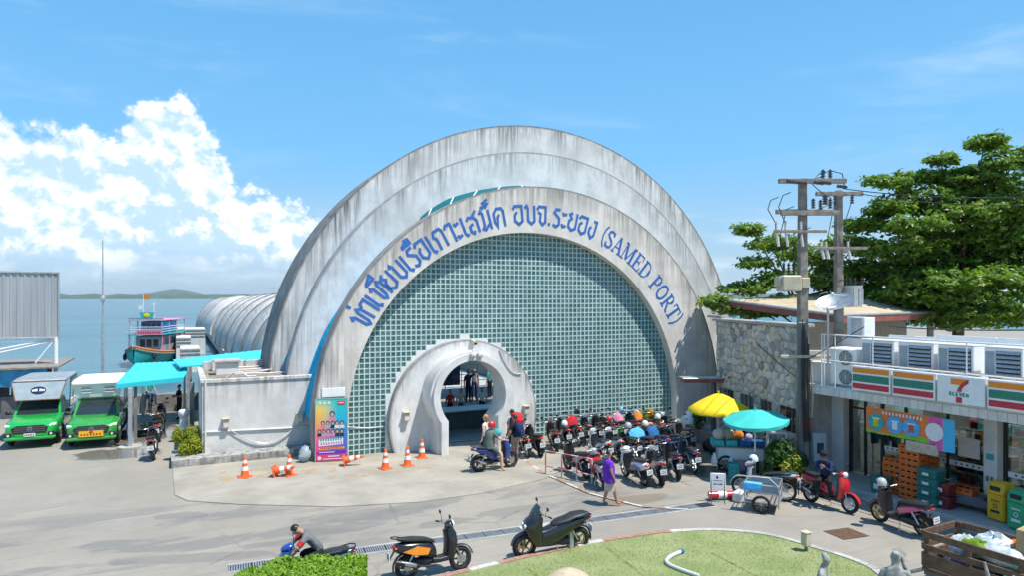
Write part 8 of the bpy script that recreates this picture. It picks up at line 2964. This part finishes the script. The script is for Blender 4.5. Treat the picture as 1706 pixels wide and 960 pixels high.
dh = radians(128)
SCR = thing('cargo_sidecar', 'tubular metal cargo sidecar with a wooden floor and blue cloth', 'sidecar', (q.x, q.y, 0), radians(38))
mb = MB()
for (x, y) in ((-.5, -.45), (.5, -.45), (.5, .45), (-.5, .45)):
 mb.cyl((x, y, .18), (x, y, .78), .018, n=6)
for z in (.28, .55, .78):
 mb.tube([(-.5, -.45, z), (.5, -.45, z), (.5, .45, z), (-.5, .45, z), (-.5, -.45, z)], .017, 6)
mb.tube([(-.5, .45, .78), (-.55, .62, 1.0), (-.55, -.2, 1.02), (-.5, -.45, .78)], .017, 6)
mb.tube([(.5, -.2, .3), (.85, -.2, .3)], .02, 6); mb.tube([(.5, .3, .3), (.85, .3, .3)], .02, 6)
mb.build('frame', 'galv', SCR)
mb = MB(); mb.box(-.48, .48, -.43, .43, .24, .262)
mb.build('floor', 'wood_grey', SCR)
mb = MB(); mb.box(.515, .535, -.4, .4, .30, .76)
mb.build('side_plate', 'steel_blue', SCR)
mb = MB()
mb.add([(-.52, .0, .80), (-.2, .0, .78), (-.2, .47, .79), (-.52, .47, .81), (-.54, .0, .62), (-.54, .47, .6)], [(0, 1, 2, 3), (0, 3, 5, 4)])
mb.build('cloth', 'cloth_sky', SCR)
mb = MB(); mb.wheel_ring((-.58, 0, .26), .22, .04, 20, 6, 'x')
w = mb.build('wheel', 'rubber', SCR)
mb = MB()
for k in range(8): mb.cyl((-.58, 0, .26), (-.58, .21 * cos(k * pi / 4), .26 + .21 * sin(k * pi / 4)), .006, n=4)
mb.build('spokes', 'steel', w)
bc = q + Matrix.Rotation(radians(38), 3, 'Z') @ V(1.0, .1, 0)
bb = bike('wave', (bc.x, bc.y, 0), 128, 'silver', 'black', 'silver motorbike coupled to the cargo sidecar', rim='alu_rim', lean=0, group=None)
helmet(bb, 'paint_white', 'white helmet hanging on the sidecar motorbike', 'mirror')
# ------------------------------------------------------------------ drains
pA, pB = G(380, 949), G(1186, 841)
d = (pB - pA); L_ = d.length; d.normalize()
DR = link('drain_channel', None, None, kind='structure')
DR.location = (pA.x, pA.y, 0); DR.rotation_euler = (0, 0, atan2(d.y, d.x))
mb = MB(); mb.quad((0, -.20, .004), (L_, -.20, .004), (L_, .20, .004), (0, .20, .004))
mb.build('channel', 'ink', DR)
mb = MB()
for s in (-1, 1): mb.box(0, L_, s * .20, s * .26, -.02, .014)
mb.build('edging', 'concrete_mid', DR)
gm = MB()
gm.box(0, .48, -.195, -.175, .005, .018); gm.box(0, .48, .175, .195, .005, .018)
for k in range(9): gm.box(.01 + k * .053, .038 + k * .053, -.174, .174, .006, .016)
gme = gm.mesh('grate', 'galv')
k = 0
while k * .5 < L_ - .5:
 if k not in (14, 15, 16, 30, 31):
  link('grate', gme, DR, loc=(k * .5, 0, 0))
 else:
  m2 = MB(); m2.box(0, .49, -.195, .195, .005, .016)
  m2.build('cover', 'concrete_mid', DR).location = (k * .5, 0, 0)
 k += 1
q = G(1410, 890)
D2 = link('square_drain', None, None, kind='structure')
D2.location = (q.x, q.y, 0); D2.rotation_euler = (0, 0, -.12)
mb = MB(); mb.quad((-.42, -.34, .004), (.42, -.34, .004), (.42, .34, .004), (-.42, .34, .004))
mb.build('pit', 'ink', D2)
for k in range(12):
 m2 = MB(); m2.box(-.40 + k * .068, -.365 + k * .068, -.33, .33, .005, .016)
 m2.build('bar', 'rust', D2)
# ------------------------------------------------------------------ turf island with painted kerb
m, t, b = newmat('turf')
tc = t.node('ShaderNodeTexCoord').outputs['Object']
n1 = t.noise(tc, .9, 5, .6); n2 = t.noise(tc, 30, 4, .7)
sp = t.node('ShaderNodeSeparateXYZ', {0: tc})
c = t.mix(t.sstep(n1, .35, .7), (.225, .275, .095), (.33, .355, .165))
c = t.mix(t.m('MULTIPLY', t.sstep(n2, .4, .7), .3), c, (.15, .21, .06))
c = t.mix(t.m('MULTIPLY', t.sstep(t.noise(tc, 2.2, 6, .7), .58, .72), .4), c, (.28, .27, .16))
t.l.new(c, b.inputs['Base Color']); b.inputs['Roughness'].default_value = .95
bn = t.node('ShaderNodeBump', {'Strength': .8, 'Distance': .02, 'Height': t.noise(tc, 90, 3, .7)})
t.l.new(bn.outputs[0], b.inputs['Normal'])
edge = [(700, 985), (770, 966), (870, 942), (980, 917), (1050, 905), (1110, 897), (1180, 893), (1250, 897), (1300, 906), (1350, 922), (1410, 940), (1460, 962), (1490, 1010)]
E_ = [G(*p) for p in edge]
def chaikin(P, n=2):
 for _ in range(n):
  Q = [P[0]]
  for a, c2 in zip(P[:-1], P[1:]):
   Q += [a * .75 + c2 * .25, a * .25 + c2 * .75]
  P = Q + [P[-1]]
 return P
E_ = chaikin(E_)
near = [G(1490, 1300), G(640, 1300)]
mb = MB(); mb.prism([(p.x, p.y) for p in E_ + near], -.05, .13, 'xy')
mb.build('turf_island', 'turf', kind='structure')
rg = random.Random(31)
mb = MB()
cenT = sum(E_, Vector()) / len(E_)
def inside(x, y, P):
 r = False
 for i in range(len(P)):
  a, c2 = P[i], P[i - 1]
  if (a.y > y) != (c2.y > y) and x < (c2.x - a.x) * (y - a.y) / (c2.y - a.y) + a.x: r = not r
 return r
PG = E_ + near
cnt = 0
while cnt < 22000:
 x, y = rg.uniform(4.5, 15), rg.uniform(9.0, 13.9)
 if not inside(x, y, PG):
  cnt += .2; continue
 h = rg.uniform(.015, .045); a = rg.uniform(0, pi); w = .006
 lx, ly = rg.uniform(-.02, .02), rg.uniform(-.02, .02)
 mb.add([(x - w * cos(a), y - w * sin(a), .129), (x + w * cos(a), y + w * sin(a), .129), (x + lx, y + ly, .13 + h)], [(0, 1, 2)])
 cnt += 1
leafmat('blade', (.22, .28, .08), (.36, .40, .18), .25, .8)
mb.build('grass', 'blade', None, kind='stuff')
mat('moss', (.20, .20, .05), .95, var=.4, scale=8, dirt=.4)
for pa2, pb2 in (((1012, 914), (1080, 966)), ((1185, 922), (1275, 968)), ((880, 948), (930, 990))):
 a, c2 = G(*pa2, .13), G(*pb2, .13)
 d = (c2 - a).normalized(); nn = V(-d.y, d.x, 0)
 mb = MB(); vs, fs = [], []
 for i in range(13):
  p = a + (c2 - a) * (i / 12); w = rg.uniform(.015, .05)
  vs += [p - nn * w + V(0, 0, .005), p + nn * w + V(0, 0, .005)]
 mb.add(vs, [(2 * i, 2 * i + 2, 2 * i + 3, 2 * i + 1) for i in range(12)])
 mb.build('turf_seam', 'moss', None, kind='structure')
KB = link('painted_kerb', None, None, kind='structure')
acc = 0.0
segs_ = []
for a, c2 in zip(E_[:-1], E_[1:]):
 d = c2 - a; l = d.length
 if l < .02: continue
 k = int(acc / .95) % 3
 nn = V(d.y, -d.x, 0).normalized()
 if nn.dot(cenT + V(0, -3, 0) - a) > 0: nn = -nn
 mb = MB()
 o1, o2 = nn * .0, nn * .16
 z0_, z1_ = -.02, .15
 q = [a + o1 - d * .02, c2 + o1 + d * .0, c2 + o2, a + o2 - d * .02]
 mb.add([V(p.x, p.y, z0_) for p in q] + [V(p.x, p.y, z1_) for p in q], [(0, 3, 2, 1), (4, 5, 6, 7), (0, 1, 5, 4), (1, 2, 6, 5), (2, 3, 7, 6), (3, 0, 4, 7)])
 mb.build('kerb_stone', ('paint_worn_red', 'paint_worn_white', 'paint_worn_red')[k] if a.x < 11.5 else 'concrete_mid', KB)
 acc += l
q0, q1, q2, q3, q4 = G(1165, 962, .15), G(1130, 950, .15), G(1108, 940, .15), G(1114, 930, .15), G(1135, 921, .16)
HP = chaikin([q0, q1, q2, q3, q4], 2)
HO = thing('garden_hose', 'white hose with a blue nozzle curving over the turf', 'hose', (q2.x, q2.y, .13))
mb = MB(); mb.tube([p - HO.location + V(0, 0, .02) for p in HP], .045, 8)
mb.build('hose', 'porcelain', HO)
mb = MB(); e0 = HP[-1] - HO.location; mb.ell((e0.x, e0.y, .05), (.09, .06, .05), 10, 7)
mb.build('nozzle', 'cloth_blue', HO)
q = G(942, 972, .13)
mb = MB(); mb.ell((0, 0, 0), (.62, .45, .24), 20, 12)
r3 = random.Random(2)
mb.v = [(a + .05 * sin(5 * b2), b2 + .04 * sin(6 * a), max(-.02, c2 * (1 + .18 * sin(4 * a + 2) * cos(5 * b2)))) for a, b2, c2 in mb.v]
mat('sandstone', (.46, .37, .25), .9, var=.15, scale=5, bump=.4)
mb.build('boulder', 'sandstone', None, label='smooth sand-coloured boulder lying on the turf', cat='boulder', loc=(q.x, q.y, .12), rotz=.2)
q = G(951, 923)
mb = MB(); mb.box(-.055, .055, -.055, .055, 0, .74, .008); mb.box(-.07, .07, -.07, .07, .741, .77, .008)
mb.build('bollard', 'galv', None, label='square steel bollard beside the black maxi scooter', cat='bollard', loc=(q.x, q.y, .1))
q = G(1343, 921, .1)
BX = thing('outlet_box', 'small beige outlet box on a short stem at the turf edge', 'outlet box', (q.x, q.y, .1))
mb = MB(); mb.box(-.09, .09, -.08, .08, .16, .46, .015); mb.box(-.105, .105, -.095, .095, .461, .485, .01)
mb.build('box', 'beige_metal', BX)
mb = MB(); mb.cyl((0, 0, 0), (0, 0, .16), .035, n=8)
mb.build('stem', 'grey_plastic', BX)
rg = random.Random(41)
hA, hB = G(392, 1012), G(612, 1006)
hd_ = (hB - hA); hL = hd_.length
HG = thing('hedge', 'clipped bright green hedge in front of the blue scooter', 'hedge', (hA.x, hA.y, 0), atan2(hd_.y, hd_.x))
mb = MB()
pts_ = []
for _ in range(9000):
 x = rg.uniform(-.1, hL); f = rg.random()
 top_ = .97 - .34 * max(0, 1 - x / (hL * .45)) ** 1.5 + .03 * sin(x * 9)
 if f < .62:
  pts_.append((V(x, rg.uniform(-1.4, .02), top_ - rg.random() ** 2 * .14), V(0, 0, 1)))
 elif f < .85:
  pts_.append((V(x, rg.uniform(-.1, .04), rg.uniform(.05, top_)), V(0, 1, 0)))
 else:
  pts_.append((V(hL - rg.random() ** 2 * .1, rg.uniform(-1.4, 0), rg.uniform(.05, top_)), V(1, 0, 0)))
leaf_cloud(mb, pts_, .075, rg, aspect=.6)
mb.build('foliage', 'leaf_hedge', HG)
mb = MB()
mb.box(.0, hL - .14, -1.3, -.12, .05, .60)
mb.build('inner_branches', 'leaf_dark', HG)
for k in range(9):
 mb = MB(); x = .1 + k * (hL - .2) / 8
 mb.tube([(x, -.6, 0), (x + .05, -.55, .3), (x - .03, -.5, .62)], [.02, .016, .01], 5)
 mb.build('stem', 'wood_brown', HG)
# ------------------------------------------------------------------ statues at the lower edge
def statue(label, pos, heading, sc, pose=0):
 J = dict(pel=(0, 0, .22, .17), spi=(.02, 0, .42, .14), che=(.05, 0, .62, .155), nek=(.09, 0, .80, .065), jaw=(.13, 0, .875, .068), hed=(.125, 0, .955, .095), crn=(.11, 0, 1.03, .075), bun=(.05, 0, 1.085, .055),
    nose=(.225, 0, .945, .016), earl=(.12, .092, .95, .016), earr=(.12, -.092, .95, .016))
 E = [('pel', 'spi'), ('spi', 'che'), ('che', 'nek'), ('nek', 'jaw'), ('jaw', 'hed'), ('hed', 'crn'), ('crn', 'bun'), ('hed', 'nose'), ('hed', 'earl'), ('hed', 'earr')]
 for s, sg in (('l', 1), ('r', -1)):
  J['sh' + s] = (.05, sg * .20, .70, .075)
  J['el' + s] = (.10, sg * .27, .44, .052) if (pose == 0 or s == 'l') else (.26, sg * .22, .60, .052)
  J['wr' + s] = (.30, sg * .16, .32, .040) if (pose == 0 or s == 'l') else (.34, sg * .12, .86, .038)
  J['hn' + s] = (.37, sg * .13, .29, .036) if (pose == 0 or s == 'l') else (.35, sg * .10, .95, .034)
  J['hp' + s] = (.02, sg * .10, .17, .115)
  J['kn' + s] = (.48, sg * .18, .22, .085)
  J['an' + s] = (.30, sg * .20, .06, .055)
  J['to' + s] = (.48, sg * .22, .04, .045)
  E += [('che', 'sh' + s), ('sh' + s, 'el' + s), ('el' + s, 'wr' + s), ('wr' + s, 'hn' + s), ('pel', 'hp' + s), ('hp' + s, 'kn' + s), ('kn' + s, 'an' + s), ('an' + s, 'to' + s)]
 me = skin_body(J, E, 'pel')
 me.materials.append(MT('statue_stone'))
 for p in me.polygons: p.use_smooth = True
 T = thing('statue', label, 'statue', pos, radians(heading))
 T.scale = (sc,) * 3
 link('figure', me, T)
 mb = MB(); mb.lathe([(.62, -.12), (.66, -.05), (.60, .04), (.35, .06), (0, .06)], 14)
 mb.v = [(a * (1 + .1 * sin(5 * b2)), b2 * (1 + .1 * sin(4 * a)), c2) for a, b2, c2 in mb.v]
 mb.build('pedestal', 'statue_stone', T)
 return T
q = G(1366, 1012)
statue('grey stone statue of a seated figure on the turf edge, the smaller one', (q.x, q.y, .13), -60, .86)
q = G(1492, 1018)
statue('grey stone statue of a seated figure with raised hand beside the wooden cart', (q.x, q.y, .02), 35, 1.0, 1)
# ------------------------------------------------------------------ wooden cart loaded with goods
q = G(1620, 985)
a0_ = G(1540, 975); a1_ = G(1700, 1035)
CT = thing('wooden_cart', 'weathered brown wooden goods cart with slatted sides at the roadside', 'cart', (0, 0, 0), 0)
p0 = atD(1537, 884, 13.6); p1 = atD(1735, 940, 11.2)
zt_ = 1.30
p0 = G(1537, 884, zt_); p1 = G(1740, 944, zt_)
dv = (p1 - p0); dv.z = 0; CL = dv.length; dv.normalize()
CT.location = (p0.x, p0.y, 0)
CT.rotation_euler = (0, 0, atan2(dv.y, dv.x))
CW = 1.25
for yy in (0.0, CW):
 for (z0_, z1_) in ((1.16, 1.30), (.92, 1.04), (.58, .86)):
  mb = MB(); mb.box(0, CL, yy - .018, yy + .018, z0_, z1_, .006)
  mb.build('slat', 'wood_brown', CT)
 for x in (.06, .85, 1.75, CL - .06):
  mb = MB(); mb.box(x - .05, x + .05, yy + (.02 if yy == 0 else -.06), yy + (.06 if yy == 0 else -.02), .50, 1.29, .006)
  mb.build('upright', 'wood_brown', CT)
for (z0_, z1_) in ((1.16, 1.30), (.92, 1.04), (.58, .86)):
 mb = MB(); mb.box(-.04, -.004, .02, CW - .02, z0_, z1_, .006)
 mb.build('end_slat', 'wood_brown', CT)
mb = MB(); mb.box(-.02, CL, .0, CW, .50, .56, .005)
mb.build('bed', 'wood_brown', CT)
mb = MB(); mb.box(.0, CL, .05, .12, .40, .498); mb.box(0, CL, CW - .12, CW - .05, .40, .498)
mb.build('beam', 'grey_plastic', CT, kind='stuff')
for yy in (.0, CW):
 mb = MB(); mb.wheel_ring((1.35, yy, .33), .28, .05, 24, 8, 'y')
 w = mb.build('wheel', 'rubber', CT)
 mb = MB()
 for k in range(10): mb.cyl((1.35, yy, .33), (1.35 + .26 * cos(k * pi / 5), yy, .33 + .26 * sin(k * pi / 5)), .008, n=4)
 mb.build('spokes', 'steel', w)
mb = MB(); mb.tube([(.0, .12, .5), (-.35, .12, .30), (-.5, .12, .02)], .035, 8); mb.tube([(-.4, .12, .25), (-.4, CW - .12, .25)], .025, 6); mb.tube([(.0, CW - .12, .5), (-.35, CW - .12, .30), (-.5, CW - .12, .02)], .035, 8)
mb.build('prop', 'galv', CT)
def on_cart(name, mb, mt, lab, cat, x, y, z, rz=0.0):
 o = mb.build(name, mt, None, label=lab, cat=cat)
 o.location = CT.location + Matrix.Rotation(CT.rotation_euler.z, 3, 'Z') @ V(x, y, z)
 o.rotation_euler = (0, 0, CT.rotation_euler.z + rz)
 return o
mb = MB(); mb.box(-.36, .36, -.26, .26, 0, .45, .01)
on_cart('carton', mb, 'cardboard', 'open brown carton standing high on the wooden cart load', 'carton', 1.75, .85, 1.20, .1)
mb = MB(); mb.box(-.4, .4, -.28, .28, 0, .6, .01)
on_cart('carton', mb, 'cardboard', 'brown carton under the other one on the wooden cart', 'carton', 1.72, .84, .565, .05)
mb = MB(); mb.box(-.5, .3, -.22, .22, 0, .30, .02)
on_cart('tote', mb, 'paint_navy', 'navy tote seen between the slats of the wooden cart', 'tote', .95, .35, .562)
mb = MB(); mb.box(-.35, .35, -.22, .22, 0, .30, .02)
on_cart('tote', mb, 'tote_green', 'green tote seen between the slats of the wooden cart', 'tote', 1.75, .30, .562)
mat('clear_bag', (.62, .66, .66), .25, var=.15, scale=14, bump=.6, bscale=18)
rg = random.Random(51)
for (x, y, z, sx, sy, sz, mt, lab) in ((.95, .75, .88, .42, .34, .26, 'clear_bag', 'crumpled clear plastic bag on the wooden cart'), (.42, .70, .75, .30, .30, .24, 'clear_bag', 'smaller clear bag at the tail of the wooden cart'), (1.25, .42, .95, .40, .25, .20, 'clear_bag', 'clear bag lying along the near side of the cart'), (.85, .45, 1.02, .36, .24, .14, 'leaf_hedge', 'heap of pale green vegetables on the wooden cart'),
         (1.35, .95, .95, .30, .25, .20, 'cloth_orange', 'orange cloth bundle on the wooden cart'), (.50, .32, .62, .22, .2, .16, 'cloth_lilac', 'lilac bundle behind the slats of the wooden cart')):
 mb = MB(); mb.ell((0, 0, sz * .8), (sx, sy, sz), 16, 10)
 mb.v = [(a * (1 + rg.uniform(-.16, .16)), b2 * (1 + rg.uniform(-.16, .16)), max(0, c2 * (1 + rg.uniform(-.2, .2)))) for a, b2, c2 in mb.v]
 on_cart('bundle', mb, mt, lab, 'bundle', x, y, z)
q = G(1652, 1100)
mb = MB()
mb.tube([(0, 0, 0), (.05, 0, .5), (.22, .05, .85), (.5, .1, 1.0), (.9, .1, 1.02)], [.10, .09, .075, .06, .05], 8)
mb.tube([(.15, .03, .75), (.05, 0, 1.05), (-.05, 0, 1.35), (-.08, .05, 1.6)], [.06, .045, .035, .02], 8)
mb.tube([(.3, .05, .9), (.28, .02, 1.15), (.36, .0, 1.4)], [.045, .035, .02], 8)
mb.build('driftwood', 'statue_stone', None, label='pale grey driftwood branch rising in front of the wooden cart', cat='driftwood', loc=(q.x, q.y, .0), rotz=-.5)
# ------------------------------------------------------------------ FERRY
q = G(258, 606, -1.6)
dep = 6.9e3
FB = thing('ferry_boat', 'two-decked wooden ferry painted teal and pink with flags moored at the jetty', 'boat', (q.x, q.y, -1.6), radians(-107))
FB.scale = (.87,) * 3
hull = []
for x, hw, zk, zd in ((7.2, .08, .9, 2.75), (6.6, .75, .45, 2.45), (5.5, 1.55, .1, 2.15), (3.5, 2.25, -.3, 1.85), (0, 2.5, -.4, 1.65), (-4, 2.4, -.4, 1.7), (-7, 2.0, -.2, 1.9)):
 hull.append((x, hw, zk, zd))
vs, fs = [], []
for (x, hw, zk, zd) in hull:
 vs += [(x, -hw, zd), (x, -hw * .9, (zk + zd) * .5), (x, -hw * .25, zk), (x, hw * .25, zk), (x, hw * .9, (zk + zd) * .5), (x, hw, zd)]
for i in range(len(hull) - 1):
 for k in range(5): fs.append((i * 6 + k, i * 6 + k + 1, (i + 1) * 6 + k + 1, (i + 1) * 6 + k))
fs.append(tuple((len(hull) - 1) * 6 + k for k in range(6)))
mb = MB(); mb.add(vs, fs, True)
mb.build('hull', 'teal_wood', FB)
mb = MB()
for s in (-1, 1):
 mb.tube([(x, s * (hw + .03), zd) for x, hw, zk, zd in hull], .10, 6)
mb.build('gunwale', 'cloth_orange', FB)
mb = MB()
for s in (-1, 1):
 mb.tube([(x, s * (hw + .02), zd - .28) for x, hw, zk, zd in hull], .13, 6)
mb.build('rubbing_strake', 'wood_grey', FB)
mb = MB(); mb.add([(x, s * hw * .96, zd - .12) for x, hw, zk, zd in hull for s in (-1, 1)], [(2 * i, 2 * i + 1, 2 * i + 3, 2 * i + 2) for i in range(6)])
mb.build('deck', 'wood_grey', FB)
mb = MB(); mb.box(-5.5, 2.2, -1.6, 1.6, 1.6, 3.7, .05)
cb = mb.build('cabin', 'steel_blue', FB)
for yy in (-1.0, -.2, .6):
 m2 = MB(); m2.box(2.2, 2.22, yy - .05, yy + .55, 2.35, 3.3)
 m2.build('window', 'glass_dark', cb)
mb = MB(); mb.box(-6.2, 3.4, -2.15, 2.15, 3.9, 4.05, .03)
mb.build('upper_deck', 'teal_wood', FB)
for x in (3.2, .5, -2.5, -5.8):
 for s in (-1, 1):
  m2 = MB(); m2.box(x - .06, x + .06, s * 2.0 - .06, s * 2.0 + .06, 1.6, 3.9)
  m2.build('post', 'cloth_pink', FB)
  m2 = MB(); m2.box(x - .05, x + .05, s * 1.95 - .05, s * 1.95 + .05, 4.05, 5.75)
  m2.build('post', 'cloth_lilac', FB)
mb = MB(); mb.box(3.42, 3.46, -1.1, 2.1, 3.95, 4.55)
bn_ = mb.build('name_board', 'cloth_pink', FB)
m2 = MB()
for k in range(10):
 y0 = -.85 + k * .28
 m2.box(3.465, 3.475, y0, y0 + .17, 4.12, 4.38)
m2.build('name_letters', 'paint_red', bn_, kind='stuff')
for zz in (4.35, 4.65, 4.95):
 for s in (-1, 1):
  m2 = MB(); m2.cyl((-5.8, s * 1.95, zz), (3.2, s * 1.95, zz), .035, n=6)
  m2.build('rail', 'white_paint', FB)
 m2 = MB(); m2.cyl((3.2, -1.95, zz), (3.2, 1.95, zz), .035, n=6)
 m2.build('rail', 'white_paint', FB)
mb = MB(); mb.box(-4.5, 1.2, -1.3, 1.3, 4.05, 5.6, .03)
wh = mb.build('wheelhouse', 'cloth_sky', FB)
for k in range(4):
 m2 = MB(); m2.box(1.2, 1.22, -1.15 + k * .6, -.7 + k * .6, 4.85, 5.4)
 m2.build('window', 'glass_dark', wh)
mb = MB(); mb.box(-6.0, 3.3, -2.1, 2.1, 5.75, 5.88, .03)
rf = mb.build('roof', 'cloth_pink', FB)
mb = MB(); mb.box(3.1, 3.2, -2.1, 2.1, 5.9, 6.1)
mb.build('roof_trim', 'teal_wood', rf)
mb = MB(); mb.add([(2.9, -.7, 6.1), (2.9, .7, 6.1), (2.9, .9, 6.85), (2.9, -.9, 6.85), (2.8, -.7, 6.1), (2.8, .7, 6.1), (2.8, .9, 6.85), (2.8, -.9, 6.85)], [(0, 1, 2, 3), (4, 7, 6, 5), (0, 4, 5, 1), (2, 6, 7, 3)])
cr_ = mb.build('crest', 'cloth_teal', FB)
m2 = MB(); m2.ell((2.92, 0, 6.45), (.03, .4, .28), 12, 8)
m2.build('crest_disc', 'cloth_yellow', cr_)
mb = MB(); mb.cyl((1.5, -.9, 5.9), (1.5, -.9, 9.2), .035, n=6)
fm = mb.build('flag_mast', 'white_paint', FB)
m2 = MB(); m2.add([(1.5, -.87, 8.5), (1.5, -.2, 8.55), (1.5, -.2, 9.1), (1.5, -.87, 9.15)], [(0, 1, 2, 3)])
m2.build('flag', 'cloth_orange', fm)
m2 = MB(); m2.add([(1.5, -.93, 7.3), (1.5, -1.5, 7.2), (1.5, -1.5, 7.7), (1.5, -.93, 7.8)], [(0, 1, 2, 3)])
m2.build('flag', 'cloth_white', fm)
mb = MB(); mb.cyl((1.2, .3, 5.9), (1.2, .3, 8.2), .04, n=6); mb.cyl((1.2, -.1, 7.9), (1.2, .7, 7.9), .03, n=6)
mb.build('aerial', 'white_paint', FB)
mb = MB()
for k in range(7): mb.cyl((3.5, -1.7, 1.9 + k * .33), (3.5, -1.2, 1.9 + k * .33), .03, n=5)
mb.cyl((3.5, -1.7, 1.7), (3.5, -1.7, 4.0), .04, n=6); mb.cyl((3.5, -1.2, 1.7), (3.5, -1.2, 4.0), .04, n=6)
mb.build('ladder', 'cloth_teal', FB)
for s in (-1, 1):
 for x in (5.2, 2.5):
  m2 = MB(); m2.wheel_ring((x, s * (2.0 if x < 4 else 1.75), 1.3), .32, .13, 16, 6, 'y')
  m2.build('fender_tyre', 'rubber', FB)
for k, (px0, px1, py0, py1, dp, lab) in enumerate(((300, 333, 580, 602, 70, 'pale concrete landing block closest to the cyan strip roof'), (293, 318, 562, 582, 80, 'pale concrete landing block beside the ferry bow'), (306, 342, 548, 564, 92, 'long low landing block beside the jetty shells'), (296, 312, 548, 562, 98, 'small landing block furthest along beside the ferry'))):
 a, c2 = atD(px0, py1, dp), atD(px1, py0, dp)
 mb = MB(); mb.box(a.x, c2.x, min(a.y, c2.y), min(a.y, c2.y) + 4, -2.0, c2.z, .05)
 T = mb.build('landing_block', 'plaster', None, label=lab, cat='landing')
 m2 = MB()
 for q_ in range(3):
  z = c2.z - .25 - q_ * .4
  m2.box(a.x - .02, c2.x + .02, min(a.y, c2.y) - .06, min(a.y, c2.y) - .005, z - .08, z + .08)
 m2.build('timber', 'wood_grey', T, kind='stuff')
# ------------------------------------------------------------------ sea haze
mb = MB(); mb.box(-12500, 12500, -80, 13000, -4.2, 190)
m = bpy.data.materials.new('haze_air'); m.use_nodes = True
t = NT(m.node_tree); t.n.clear()
pv = t.node('ShaderNodeVolumePrincipled', {'Color': (.80, .90, 1.0, 1), 'Density': .00005, 'Anisotropy': .25})
t.node('ShaderNodeOutputMaterial', {'Volume': pv.outputs[0]})
MATS['haze_air'] = m
o = mb.build('haze', 'haze_air', None, kind='stuff')
SC.cycles.volume_bounces = 0
SC.cycles.volume_max_steps = 32
